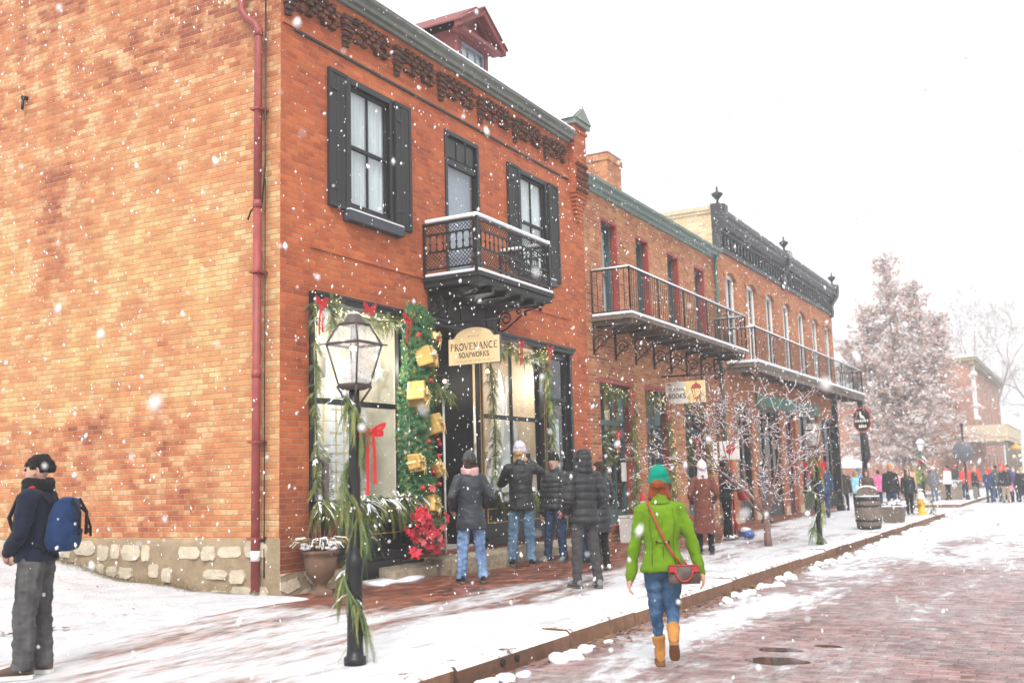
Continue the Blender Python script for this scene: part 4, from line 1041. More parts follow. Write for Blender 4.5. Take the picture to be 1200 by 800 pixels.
bow((16.36,yb,3.88), .14, 'red bow at top right corner of the right shop window', tails=(.36,.22))
# gold parcels pinned to the fir column
def parcel(c, s, rot, label):
    root = empty('gold_parcel', c, label, 'gift box', 'gold parcels on the fir column', 0); Rm = Matrix.Rotation(rot, 3, 'Y') @ Matrix.Rotation(R(18), 3, 'Z') @ Matrix.Rotation(R(-12), 3, 'X')
    def add(mb, name, mat, bev=0):
        for i in range(len(mb.v)): mb.v[i] = tuple(Rm @ V(mb.v[i]))
        return obj(name, mb, mat, root, local=True, bevel=bev)
    a, b, h = s*.5, s*.34, s*.42
    m = MB(); m.box(-a, -b, -h, a, b, h)
    for i in range(8): m.v[i] = tuple(v_ + random.uniform(-.014,.014) for v_ in m.v[i])
    add(m, 'box', M['gold'], .018)
    m = MB(); m.box(-.016, -b-.004, -h-.004, .016, b+.004, h+.004); m.box(-a-.004, -b-.005, -.016, a+.004, b+.005, .016); add(m, 'ribbon', M['gold_rib'])
    m = MB()
    for k in range(6):
        t = 2*PI*k/6; m.tube([(0,-b-.01,0), (.05*math.cos(t), -b-.045, .05*math.sin(t)), (.085*math.cos(t), -b-.03, .085*math.sin(t)), (.05*math.cos(t+.5), -b-.012, .05*math.sin(t+.5))], .009, 4)
    for t in (-1.2, -1.9): m.tube([(0,-b-.02,0), (.09*math.cos(t), -b-.03, .1*math.sin(t)), (.15*math.cos(t), -b-.01, .2*math.sin(t))], .008, 4)
    add(m, 'bow', M['gold_rib'])
yp = D-.36
for (x, z, s, rot, lb) in ((12.30,3.36,.34,0,'upright gold parcel near the top of the fir column'),(12.08,2.78,.36,.5,'large tilted gold parcel at middle height of the fir column'),(12.46,2.40,.33,-.15,'gold parcel below the tilted one on right side of fir column'),
    (12.00,1.85,.27,.1,'gold parcel low on the left side of the fir column'),(12.50,1.76,.25,-.4,'gold parcel low on the right edge of the fir column'),(12.36,1.27,.28,.25,'lowest gold parcel just above the red poinsettias'),(12.52,3.66,.16,.4,'small topmost gold parcel tucked into fir column')):
    parcel((x-.08, yp, z), s, rot, lb)
# poinsettias at its foot
def poinsettias():
    r = random.Random(15); m = MB()
    for k in range(76):
        c = V((12.10 + r.gauss(0,.17), D-.36 + r.uniform(-.12,.10), .96 + r.gauss(0,.15))); m.mi = 0 if r.random() < .75 else 1; s = r.uniform(.07,.12)
        ax = V((r.uniform(-.6,.3), -1, r.uniform(0,.7))).normalized(); u = ax.orthogonal().normalized(); v = ax.cross(u)
        for j in range(7):
            t = 2*PI*j/7 + r.uniform(-.2,.2); d = u*math.cos(t)+v*math.sin(t); sd = ax.cross(d)
            tip = c + d*s + ax*r.uniform(-.02,.035); md = c + d*s*.55 + ax*.018; m.add([c, md+sd*s*.28, tip, md-sd*s*.28, md+ax*.004], [(0,1,4),(1,2,4),(2,3,4),(3,0,4)])
        if k % 3 == 0:
            m.mi = 2; 
            for j in range(4): q = c + V((r.uniform(-.1,.1), .03, r.uniform(-.1,.1))); m.add([q, q+V((.03,-.02,.05)), q+V((.0,-.03,.1)), q+V((-.03,-.02,.05))], [(0,1,2,3)])
    tag(obj('poinsettia', m, [M['poins'], M['poins_pink'], M['fir']]), 'bunch of red poinsettias at the foot of the fir column', 'flowers')
poinsettias()
# gold boxes on shelves inside the entrance
shf = MB()
for k, z in enumerate((1.75, 2.1, 2.45)): shf.box(12.80, D+.14, z-.03, 12.98, D+.60, z-.004)
tag(obj('entrance_shelves', shf, M['black']), 'black shelves of gold boxes just inside the shop entrance', 'shelf')
i = 0
for k, z in enumerate((1.75, 2.1, 2.45)):
    for j in range(3):
        m = MB(); y0 = D+.15+j*.15; m.box(12.82, y0, z, 12.96, y0+.13, z+.24-.03*((j+k)%2)); g = tag(obj('gold_box', m, M['gold'], bevel=.006), f"gold box {('nearest','middle','innermost')[j]} on the {('lowest','middle','highest')[k]} shelf inside shop entrance", 'gift box', 'gold boxes on the entrance shelves')
        m = MB(); m.box(12.816, y0+.055, z-.001, 12.964, y0+.075, z+.243-.03*((j+k)%2)); obj('ribbon', m, M['ink'], g)
# stone step and slab in front of the shop
m = MB(); r = random.Random(3)
m.box(12.55, D-.55, .2, 14.4, D-.06, .5); o = tag(obj('door_step', m, M['limestone'], bevel=.03), 'worn limestone step in front of the shop entrance', 'step')
for (x0, x1, lb) in ((11.45,12.5,'low rough stone block left of the shop entrance step'),(14.5,16.4,'low rough stone ledge under the right shop window')):
    m = MB(); vs = []
    N = 24
    rings = []
    for i in range(N+1):
        x = lerp(x0, x1, i/N); q = [ (x, D-.03+0, .18), (x, D-.30+.05*mnoise.noise(V((x*3,1,1))), .18), (x, D-.30+.06*mnoise.noise(V((x*3,2,1))), .40+.03*mnoise.noise(V((x*5,3,1)))), (x, D-.03, .46+.02*mnoise.noise(V((x*4,4,1)))) ]
        rings.append(q)
    m.loft(rings, smooth=False); o = tag(obj('stone_ledge', m, M['limestone']), lb, 'stone ledge')
m = MB(); m.box(10.72, D-.05, .2, 12.0, D-.02, .55); m.box(12.0, D-.04, .3, 12.55, D-.02, .5)
obj('black_panel', m, M['black'], shop)
m = MB()
rings = [[(x, D-.12+0, .26), (x, D-.42+.04*math.sin(x*9), .262), (x, D-.40, .30+.01*math.sin(x*7)), (x, D-.12, .33)] for x in [11.0+.08*k for k in range(14)]]
m.loft(rings); tag(obj('snow_bank', m, M['snow']), 'strip of snow lying at the foot of the black storefront base', 'snow', kind='stuff')
# ------------------------------------------------------------------ lettering
def arc(cx, cy, rx, ry, a0, a1, n=10): return [(cx+rx*math.cos(R(lerp(a0,a1,i/n))), cy+ry*math.sin(R(lerp(a0,a1,i/n)))) for i in range(n+1)]
GL = {  # strokes (thin=0/thick=1), width
 'P': ([(1,[(0.12,0),(0.12,1)]),(0,[(0.12,1)]+arc(.3,.76,.25,.24,90,-90)+[(0.12,.52)])], .62),
 'R': ([(1,[(0.12,0),(0.12,1)]),(0,[(0.12,1)]+arc(.3,.76,.25,.24,90,-90)+[(0.12,.52)]),(1,[(.3,.52),(.68,0),(.78,-.08)])], .72),
 'O': ([(1,arc(.4,.5,.36,.5,0,360,24))], .82), 'V': ([(1,[(.04,1),(.38,0)]),(0,[(.38,0),(.72,1)])], .76),
 'E': ([(1,[(.12,0),(.12,1)]),(0,[(.12,1),(.55,1),(.55,.9)]),(0,[(.12,.54),(.42,.54)]),(0,[(.12,0),(.58,0),(.58,.12)])], .66),
 'N': ([(0,[(.12,0),(.12,1)]),(1,[(.12,1),(.66,0)]),(0,[(.66,0),(.66,1)])], .8),
 'A': ([(0,[(.02,0),(.36,1)]),(1,[(.36,1),(.70,0)]),(0,[(.16,.36),(.58,.36)])], .74),
 'C': ([(1,arc(.42,.5,.36,.5,55,305,16))], .76), 'S': ([(1,arc(.3,.74,.22,.26,30,270,10)+arc(.3,.24,.24,.25,90,-150,10))], .6),
 'W': ([(1,[(.02,1),(.27,0)]),(0,[(.27,0),(.5,.95)]),(1,[(.5,.95),(.74,0)]),(0,[(.74,0),(.98,1)])], 1.02),
 'K': ([(1,[(.12,0),(.12,1)]),(0,[(.62,1),(.14,.45)]),(1,[(.26,.56),(.68,0)])], .74),
 'B': ([(1,[(.12,0),(.12,1)]),(0,[(.12,1)]+arc(.28,.77,.22,.23,90,-90)+[(.12,.54)]),(1,[(.28,.54)]+arc(.3,.27,.27,.27,90,-90)+[(.12,0)])], .66)}
SER = {'P':[(.12,0)],'R':[(.12,0)],'V':[(.04,1),(.72,1)],'N':[(.12,0),(.66,1),(.12,1)],'A':[(.02,0),(.70,0)],'K':[(.12,0),(.12,1),(.62,1),(.68,0)],'W':[(.02,1),(.98,1)],'B':[],'E':[]}
def lettering(m, text, put, h, gap=.14, center=True, thick=.13, thin=.07):
    """put(u, v) -> 3D point; text drawn with height h, centred on u = 0"""
    tot = sum(GL[c][1]+gap if c != ' ' else .5 for c in text) - gap; u = -tot*h/2 if center else 0
    for c in text:
        if c == ' ': u += .5*h; continue
        st, w = GL[c]
        for (k, pl) in st:
            t = (thick if k else thin)*h/2
            for (a, b) in zip(pl, pl[1:]):
                d = math.hypot(b[0]-a[0], b[1]-a[1]) or 1; nx, ny = -(b[1]-a[1])/d*t, (b[0]-a[0])/d*t; ex, ey = (b[0]-a[0])/d*t*.5, (b[1]-a[1])/d*t*.5
                A = (u+a[0]*h-ex, a[1]*h-ey); B = (u+b[0]*h+ex, b[1]*h+ey)
                m.add([put(A[0]+nx,A[1]+ny), put(A[0]-nx,A[1]-ny), put(B[0]-nx,B[1]-ny), put(B[0]+nx,B[1]+ny)], [(0,1,2,3)])
        for (sx, sy) in SER.get(c, []):
            t = thin*h/2; m.add([put(u+sx*h-.13*h, sy*h-t), put(u+sx*h+.13*h, sy*h-t), put(u+sx*h+.13*h, sy*h+t), put(u+sx*h-.13*h, sy*h+t)], [(0,1,2,3)])
        u += (w+gap)*h
def text_mesh(m, body, put, h):
    cu = bpy.data.curves.new('t', 'FONT'); cu.body = body; cu.size = 1; cu.align_x = 'CENTER'; cu.resolution_u = 3; cu.shear = .12
    o = bpy.data.objects.new('t', cu); C.objects.link(o); dg = bpy.context.evaluated_depsgraph_get(); me = bpy.data.meshes.new_from_object(o.evaluated_get(dg))
    m.add([put(v.co.x*h, v.co.y*h) for v in me.vertices], [tuple(p.vertices) for p in me.polygons]); bpy.data.objects.remove(o); bpy.data.meshes.remove(me)
# hanging sign of the soap shop: faces up the street (-X); u runs towards the street
SX = 13.22; yc, hw = 7.965, .455
def sp(u, v, x=SX-.022): return (x, yc - u, v)
root = empty('shop_sign', (SX, yc, 3.32), 'cream wooden hanging sign with arched top reading PROVENANCE SOAPWORKS', 'sign')
out = [(-hw,3.33),(hw,3.33),(hw,3.74)] + [(hw-.10,3.74)] + [( (hw-.12)*math.cos(R(a)), 3.745+.145*math.sin(R(a))) for a in range(10,180,10)] + [(-hw+.10,3.74),(-hw,3.74)]
m = MB(); m.prism([(SX-.018, yc-u, v) for u, v in out], (.05, 0, 0)); b = obj('board_edge', m, M['sign_edge'], root)
m = MB(); m.prism([(SX-.021, yc-u*.985, 3.33+(v-3.33)*.985+.004) for u, v in out], (.002, 0, 0)); obj('board_face', m, M['sign_cream'], root)
m = MB(); lettering(m, 'PROVENANCE', lambda u, v: sp(u, 3.555+v, SX-.0235), .097, gap=.13, thick=.16, thin=.085); lettering(m, 'SOAPWORKS', lambda u, v: sp(u, 3.44+v, SX-.0235), .070, gap=.12, thick=.17, thin=.1)
obj('lettering', m, M['ink'], root)
m = MB()
for k in range(9): m.add([sp(-.33+.08*k, 3.375, SX-.0235), sp(-.28+.08*k, 3.375, SX-.0235), sp(-.28+.08*k, 3.39, SX-.0235), sp(-.33+.08*k, 3.39, SX-.0235)], [(0,1,2,3)])
for k in range(4): m.add([sp(-.10+.055*k, 3.74, SX-.0235), sp(-.065+.055*k, 3.74, SX-.0235), sp(-.065+.055*k, 3.765, SX-.0235), sp(-.10+.055*k, 3.765, SX-.0235)], [(0,1,2,3)])
for k in range(14):
    a0, a1 = R(155-10*k), R(150-10*k); q = lambda a, rr: sp(rr*math.cos(a)*2.3, 3.745+rr*.9*math.sin(a), SX-.0235)
    if 3 < k < 10: m.add([q(a0,.112), q(a1,.112), q(a1,.125), q(a0,.125)], [(0,1,2,3)])
obj('faint_ornament', m, M['ink_faint'], root)
m = MB(); m.tube([(SX, D-.02, 3.98), (SX, 7.45, 3.98)], .014, 8)
for yy in (8.3, 7.6): m.tube([(SX, yy, 3.98), (SX, yy, 3.74)], .006, 6)
m.tube([(SX, yc, 3.98), (SX, yc, 4.46)], .008, 6); obj('hanger', m, M['iron'], root)

# ------------------------------------------------------------------ book shop (orange brick, teal windows)
B0, B1 = 18.525, 26.98
book = empty('brick_bookshop', (B0, D, .2), 'orange brick bookshop with red window reveals and a long iron balcony', 'building')
up = [(19.40,20.28,4.83,7.05),(21.30,22.12,4.83,7.03),(23.32,24.14,4.83,7.03),(25.30,26.12,4.83,7.03)]
gr = [(19.02,20.80,.62,3.62),(21.48,23.0,.62,3.62),(24.02,25.74,.62,3.52),(26.42,28.0,.26,3.55)]
m = MB(); wall_x(m, B0, B1, .2, 7.5, D, up+gr[:3]+[(26.42,B1+.01,.26,3.55)], .30)
m.quad((B0,D+.01,7.4),(B1,D+.01,7.4),(B1,D+8,7.4),(B0,D+8,7.4))
obj('wall', m, M['brick_shop'], book)
m = MB(); rd = MB()
for h in up+gr[:3]:   # soldier-brick lintels drawn as a proud course
    pass
for (a, b, c, d) in up:   # red painted reveals
    rd.box(a+.001, D+.01, c, a+.05, D+.29, d); rd.box(b-.05, D+.01, c, b-.001, D+.29, d); rd.box(a+.05, D+.01, d-.06, b-.05, D+.29, d-.001)
for (a, b, c, d) in gr[:3]:
    rd.box(a+.001, D+.01, c, a+.05, D+.29, d); rd.box(b-.14, D+.005, c, b-.001, D+.29, d); rd.box(a+.05, D+.01, d-.10, b-.14, D+.29, d-.001); rd.box(a, D-.03, c-.08, b, D+.29, c-.001)
obj('red_reveal', rd, M['red_trim'], book)
for (a, b, c, d) in up:
    w = sash_window(book, a+.055, b-.055, c+.002, d-.065, D+.2, M['teal'], M['teal'], 1, curtain=True, fw=.06)
for k, (a, b, c, d) in enumerate(gr[:3]):
    m = MB(); A, B_ = a+.055, b-.145; rect_frame(m, A, B_, c, d-.105, D+.16, D+.28, .08); zt = 2.72
    m.box(A+.08, D+.165, zt-.05, B_-.08, D+.275, zt+.05)
    n = 3
    for j in range(1, n): xm = lerp(A+.08, B_-.08, j/n); m.box(xm-.02, D+.18, c+.08, xm+.02, D+.26, zt-.05); m.box(xm-.02, D+.18, zt+.05, xm+.02, D+.26, d-.185)
    for z in (1.45, 2.05): m.box(A+.08, D+.19, z-.015, B_-.08, D+.25, z+.015)
    m.box(A+.08, D+.18, c+.08, B_-.08, D+.27, c+.3)
    w = obj('shop_window', m, M['teal'], book); m = MB(); m.box(A+.08, D+.218, c+.3, B_-.08, D+.222, d-.19); obj('pane', m, M['glass'], w)
m = MB(); room(m, 19.0, 25.76, .5, 3.6, D+.32, D+2.4); obj('shop_interior', m, M['warm_in'], book)
for k, x in enumerate((19.9, 22.2, 24.9)): shop_light(x, D+.9, 3.2, 30, 'warm glowing bulb inside the bookshop ' + ('window beside the planter', 'window behind brown coat', 'window under BOOKS sign')[k], .05)
m = MB()
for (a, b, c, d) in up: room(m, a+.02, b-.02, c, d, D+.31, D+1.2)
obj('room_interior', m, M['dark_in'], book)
m = MB(); r = random.Random(9); cols = []
for k in range(150): 
    x = r.uniform(19.1, 25.6); z = r.choice([.95, 1.4, 1.85, 2.3, 2.8]); w = r.uniform(.03,.09); h = r.uniform(.18,.32); m.mi = r.randrange(5); m.box(x, D+.6, z, x+w, D+.75, z+h)
bk = obj('books_on_shelves', m, [plain('book_red', (.3,.05,.04)), plain('book_tan', (.45,.32,.16)), plain('book_blue', (.08,.14,.25)), plain('book_cream', (.6,.52,.36)), plain('book_green', (.08,.2,.12))], book); bk['kind'] = 'stuff'
m = MB()
for z in (.92, 1.37, 1.82, 2.27, 2.77): m.box(19.05, D+.58, z-.03, 25.7, D+.8, z)
obj('bookshelf', m, M['wood_old'], book)
m = MB()
for k in range(40): m.sph((r.uniform(19.1,25.5), D+.45+r.uniform(0,.6), r.uniform(1.2,3.3)), .016, 5, 4)
tag(obj('shop_fairy_lights', m, M['fairy']), 'tiny warm fairy lights inside the bookshop windows', 'fairy lights')
# doorway in dark green
m = MB(); rect_frame(m, 26.43, 27.9, .27, 3.54, D+.1, D+.25, .14); m.box(26.57, D+.12, 2.62, 27.76, D+.22, 2.74); m.box(26.57, D+.16, .27, 27.76, D+.22, 1.1); m.box(27.14, D+.13, .27, 27.2, D+.23, 2.62)
dd = obj('shop_door', m, M['teal'], book); m = MB(); m.box(26.57, D+.18, 1.1, 27.76, D+.184, 3.4); obj('pane', m, M['glass'], dd)
m = MB(); room(m, 26.44, 27.9, .27, 3.5, D+.26, D+1.6); obj('door_interior', m, M['dark_in'], book)
# gutter, downpipe, roof snow, chimney
m = MB(); m.prism([(B0+.02, yy, z) for yy, z in [(D+.02,7.46),(D-.05,7.47),(D-.07,7.53),(D-.13,7.55),(D-.14,7.62),(D-.22,7.66),(D-.23,7.72),(D+.02,7.73)]], (B1-B0+.12, 0, 0)); obj('eaves_gutter', m, M['green_trim'], book)
m = MB(); m.prism([(B0+.05, D-.2, 7.735), (B0+.05, D-.1, 7.78), (B0+.05, D+4, 9.2), (B0+.05, D+8, 7.7), (B0+.05, D+.1, 7.735)], (B1-B0-.06, 0, 0)); obj('snowy_roof', m, M['snow'], book)
m = MB(); m.tube([(26.93, D-.16, 7.6), (26.93, D-.10, 7.42), (26.93, D-.08, 7.3), (26.93, D-.08, .35)], .05, 10); obj('downpipe', m, M['copper'], book)
m = MB(); m.box(24.5, 10.5, 7.8, 25.42, 11.25, 10.22); m.box(24.46, 10.46, 10.0, 25.46, 11.29, 10.16); ch = obj('chimney', m, M['brick_shop'], book)
m = MB(); m.box(24.46, 10.46, 10.222, 25.46, 11.29, 10.27); obj('chimney_snow', m, M['snow'], ch, bevel=.02)
# balcony of the book shop
cx0, cx1, cy = 18.78, 26.74, 7.68
m = MB(); m.box(cx0-.02, cy-.03, 4.72, cx1+.04, D-.003, 4.80); 
for k in range(9): xx = lerp(cx0+.1, cx1-.1, k/8); m.box(xx-.04, cy, 4.62, xx+.04, D-.004, 4.718)
bb = obj('balcony', m, M['wood_old'], book)
m = MB(); m.box(cx0-.04, cy-.05, 4.803, cx1+.06, D-.02, 4.86); obj('deck_snow', m, M['snow'], bb, bevel=.015)
def plain_rail(parent, x0, x1, y0, y1, z0, z1, step, post):
    m = MB(); ms = MB()
    runs = [((x0,y1),(x0,y0)),((x0,y0),(x1,y0)),((x1,y0),(x1,y1))]
    for (p, q) in runs:
        p, q = V((*p,0)), V((*q,0)); L = (q-p).length; u = (q-p)/L
        for z, t in ((z0+.08,.014),(z1,.018)): m.tube([p+V((0,0,z)), q+V((0,0,z))], t, 5)
        n = int(L/step)
        for k in range(n+1): P = p+u*L*k/n; m.tube([P+V((0,0,z0+.06)), P+V((0,0,z1))], .008, 4, caps=False)
        np_ = max(1, round(L/post))
        for k in range(np_+1): P = p+u*L*k/np_; m.tube([P+V((0,0,z0)), P+V((0,0,z1+.03))], .02, 6)
        ms.tube([p+V((0,0,z1+.028)), q+V((0,0,z1+.028))], .022, 6)
    rr = obj('railing', m, M['iron'], parent); obj('rail_snow', ms, M['snow'], rr)
plain_rail(bb, cx0, cx1, cy, D-.03, 4.8, 5.74, .115, 1.6)
for k in range(8):
    X = lerp(cx0+.02, cx1-.2, k/7); m = MB(); m.tube([(X, D-.02, 4.02), (X, D-.02, 4.66)], .024, 6); m.tube([(X, D-.02, 4.6), (X, cy+.1, 4.6)], .022, 6)
    m.tube([(X, D-.02, 4.1), (X, D-.25, 4.3), (X, D-.5, 4.45), (X, cy+.12, 4.58)], .014, 6); m.tube(helix((X, D-.18, 4.30), .15, .03, 1.6, 26), .013, 5); m.tube(helix((X, D-.48, 4.46), .07, .015, 1.3, 16), .011, 5)
    obj('scroll_bracket', m, M['iron'], bb)
# sign BOOKS
QX = 22.55; yq, hq = 7.955, .475
root = empty('bookshop_sign', (QX, yq, 3.24), 'hanging sign reading Main Street BOOKS with a red lantern painted on it', 'sign')
def qp(u, v, x=QX-.0185): return (x, yq-u, v)
m = MB(); m.box(QX-.015, yq-hq, 3.235, QX+.015, yq+hq, 3.735); obj('board', m, M['sign_white'], root)
m = MB(); m.add([qp(.06,3.24),qp(.47,3.24),qp(.47,3.73),qp(.0,3.73),qp(-.03,3.5)], [(0,1,2,3,4)]); obj('yellow_field', m, M['sign_yellow'], root)
m = MB(); lettering(m, 'BOOKS', lambda u, v: qp(u-.20, 3.36+v, QX-.021), .098, gap=.14, thick=.18, thin=.11); text_mesh(m, 'Main Street', lambda u, v: qp(u-.20, 3.535+v, QX-.021), .088); text_mesh(m, '- - - - - - - -', lambda u, v: qp(u-.2, 3.285+v, QX-.021), .06)
obj('lettering', m, M['ink'], root)
m = MB()
def qq(pts): m.add([qp(u, v, QX-.0215) for u, v in pts], [tuple(range(len(pts)))])
lx = .27
qq([(lx-.015,3.245),(lx+.015,3.245),(lx+.015,3.32),(lx-.015,3.32)]); qq([(lx-.075,3.315),(lx+.075,3.315),(lx+.06,3.345),(lx-.06,3.345)])
qq([(lx-.07,3.34),(lx-.055,3.34),(lx-.105,3.56),(lx-.125,3.56)]); qq([(lx+.07,3.34),(lx+.055,3.34),(lx+.105,3.56),(lx+.125,3.56)]); qq([(lx-.035,3.34),(lx-.025,3.34),(lx-.04,3.56),(lx-.053,3.56)])
qq([(lx-.135,3.555),(lx+.135,3.555),(lx+.09,3.64),(lx+.02,3.675),(lx-.02,3.675),(lx-.09,3.64)]); qq([(lx-.018,3.675),(lx+.018,3.675),(lx+.018,3.715),(lx-.018,3.715)])
qq([(-.43,3.68),(-.36,3.655),(-.32,3.665),(-.39,3.70),(-.42,3.705)])
obj('painted_lantern', m, M['sign_red'], root)
m = MB(); m.tube([(QX, D-.01, 3.88), (QX, 7.05, 3.86)], .02, 8); m.tube([(QX, D-.01, 4.3), (QX, 7.8, 3.9)], .012, 6)
for yy in (yq+.38, yq-.38): m.tube([(QX, yy, 3.88), (QX, yy, 3.735)], .007, 6)
m.tube(helix((QX, 8.3, 3.99), .09, .02, 1.3, 16), .010, 5); obj('bracket', m, M['iron'], root)
# bookshop greenery, wreath, bows
G2 = 'evergreen garlands on the bookshop windows'
names = ('first', 'second', 'third')
wn = ('window beside the white planter', 'window behind the brown coat', 'window under the BOOKS sign')
for k, (a, b, c, d) in enumerate(gr[:3]):
    garland('garland', [(a+.1,D-.02,d-.15),(a+.5,D-.06,d-.35),((a+b)/2,D-.06,d-.25),(b-.4,D-.05,d-.35),(b-.1,D-.02,d-.15)], f'evergreen garland across the top of the bookshop {wn[k]}', G2, 95, .20, seed=40+k, snow=.05, lights=16)
    garland('garland', [(b-.16,D-.03,d-.3),(b-.2,D-.06,2.6),(b-.12,D-.06,1.9),(b-.2,D-.05,1.0)], f'evergreen garland down the right side of the bookshop {wn[k]}', G2, 90, .19, droop=1.0, seed=50+k, snow=.06, lights=14 if k else 4)
    bow((b-.45,D-.14,d-.32), .17, f'red bow on the garland of bookshop {wn[k]}', 'red bows on the bookshop', tails=(.45,.4))
for k, (x, z, cl) in enumerate(((19.75,2.25,'first'),(24.7,2.2,'third'))):
    wname = 'evergreen wreath with a red bow on the bookshop ' + wn[0 if k == 0 else 2]
    w = garland('wreath', [(x+.30*math.cos(t), D+.10, z+.30*math.sin(t)) for t in [2*PI*j/20 for j in range(21)]], wname, 'wreaths on the bookshop windows', 130, .13, seed=60+k, snow=.1, droop=.2, cat='wreath')
    bow((x+.05,D-.02,z+.22), .17, None, tails=(.4,.36), parent=w)
m = MB(); m.box(20.35, D+.20-.05, 1.5, 20.6, D+.16, 1.9); tag(obj('paper_notice', m, M['white']), 'white paper notice taped inside the bookshop window beside the planter', 'notice')
m = MB(); m.box(22.2, D+.14, 1.6, 22.7, D+.155, 1.85); tag(obj('paper_notice', m, M['sign_cream']), 'cream paper notice in the bookshop window behind brown coat', 'notice')
m = MB(); m.prism([(26.05,D-.02,2.45),(26.36,D-.02,2.45),(26.36,D-.02,1.95),(26.22,D-.02,1.65),(26.05,D-.02,1.95)], (0,.015,0)); ns = tag(obj('wall_sign', m, M['white']), 'small white pointed notice on brick pier beside the bookshop door', 'sign')
m = MB()
for z in (2.12, 2.22): m.box(26.12, D-.024, z, 26.29, D-.021, z+.05)
for z in (2.34,): m.box(26.12, D-.024, z, 26.29, D-.021, z+.02)
obj('print', m, M['charcoal'], ns)
# ------------------------------------------------------------------ long corner block with dark cornice
E0, E1 = 26.985, 42.0
blk = empty('brick_block', (E0, D, .2), 'long orange brick block with ornate dark cornice, finials and arched white windows', 'building')
aw = [(27.95+2.09*k, 28.97+2.09*k, 4.72, 7.30, .16) for k in range(7)]
gd = [(28.25,29.75,.26,3.6),(30.4,33.1,.26,3.6),(33.6,34.95,.26,3.6),(35.5,38.3,.26,3.6),(38.8,41.4,.26,3.6)]
m = MB(); wall_x(m, E0, E1, .2, 8.6, D-.002, aw+gd, .22); m.quad((E1,D,.2),(E1,20,.2),(E1,20,8.6),(E1,D,8.6))
obj('wall', m, M['brick_far'], blk)
m = MB()
for a, b, c, d, ri in aw:
    w = (b-a)/2; rad = (w*w+ri*ri)/(2*ri); cx = (a+b)/2; cz = d-rad
    A = math.asin(w/rad); N = 8; pi_, po = [], []
    for i in range(N+1):
        t = -A*1.15+2*A*1.15*i/N; pi_.append((cx+(rad+.01)*math.sin(t), cz+(rad+.01)*math.cos(t))); po.append((cx+(rad+.17)*math.sin(t), cz+(rad+.17)*math.cos(t)))
    for i in range(N): m.prism([(pi_[i][0],D-.035,pi_[i][1]),(pi_[i+1][0],D-.035,pi_[i+1][1]),(po[i+1][0],D-.035,po[i+1][1]),(po[i][0],D-.035,po[i][1])],(0,.03,0))
obj('arch_course', m, M['brick_shop'], blk)
for a, b, c, d, ri in aw:
    m = MB(); rect_frame(m, a+.02, b-.02, c, d-.02, D+.08, D+.15, .10); m.box(a+.12, D+.09, 6.05, b-.12, D+.14, 6.12); m.box((a+b)/2-.015, D+.095, c+.1, (a+b)/2+.015, D+.135, d-.12)
    w = obj('window', m, M['white'], blk); m = MB(); m.box(a+.12, D+.112, c+.1, b-.12, D+.116, d-.12); obj('pane', m, M['glass'], w)
    m = MB(); m.quad((a+.05,D+.2,c),((a+b)/2+.2,D+.2,c),((a+b)/2+.2,D+.2,d),(a+.05,D+.2,d)); obj('curtain', m, M['curtain'], w)
m = MB()
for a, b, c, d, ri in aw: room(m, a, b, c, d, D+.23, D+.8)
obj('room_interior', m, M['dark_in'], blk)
# side parapet in pale yellow brick above the lower neighbour
m = MB(); m.quad((E0,11.0,7.5),(E0,D+.0,7.5),(E0,D+.0,8.85),(E0,11.0,8.85)); m.quad((E0,20,7.5),(E0,11.0,7.5),(E0,11.0,8.6),(E0,20,8.6)); m.box(E0+.02,D+.02,8.5,E1,D+.3,8.9)
obj('parapet_wall', m, M['brick_yellow'], blk)
m = MB(); m.box(E0-.09, D+.0, 8.86, E0+.3, 11.05, 8.98); m.box(E0-.05, D+.0, 8.78, E0, 11.02, 8.858); obj('parapet_coping', m, M['beige_trim'], blk)
m = MB(); m.quad((E0,D,8.62),(E1,D,8.62),(E1,20,8.62),(E0,20,8.62)); obj('snowy_roof', m, M['snow'], blk)
# sheet-metal cornice
m = MB(); prof = [(D+.02,7.80),(D-.05,7.81),(D-.07,7.90),(D-.04,7.93),(D-.05,8.32),(D-.12,8.36),(D-.24,8.55),(D-.27,8.58),(D-.27,8.68),(D-.33,8.74),(D-.34,8.84),(D-.30,8.92),(D+.02,8.94)]
m.prism([(E0+.35, y, z) for y, z in prof], (E1-E0-.7, 0, 0))
co = obj('cornice', m, M['cornice'], blk)
m = MB()
for k in range(44): x = lerp(E0+.5, E1-.5, k/43); m.box(x-.05, D-.11, 7.98, x+.05, D-.05, 8.2); m.prism([(x-.07,D-.10,8.2),(x+.07,D-.10,8.2),(x,D-.10,8.30)],(0,.05,0))
for k in range(88): x = lerp(E0+.45, E1-.45, k/87); m.box(x-.03, D-.22, 8.40, x+.03, D-.08, 8.46)
obj('dentils', m, M['cornice'], co)
for x in (E0+.18, 34.35, E1-.18):
    m = MB(); m.prism([(x-.17, y, z) for y, z in [(D+.02,7.72),(D-.10,7.74),(D-.14,7.95),(D-.12,8.2),(D-.34,8.52),(D-.38,8.7),(D-.40,9.0),(D+.02,9.06)]], (.34,0,0)); b = obj('cornice_bracket', m, M['cornice'], co, bevel=.02)
    m = MB(); m.lathe((x, D-.15, 9.03), [(.10,0),(.05,.05),(.03,.10),(.05,.14),(.15,.26),(.17,.31),(.13,.33),(.05,.37),(.025,.42),(.04,.45),(.02,.50),(.008,.56)], 12); obj('finial', m, M['cornice'], b)
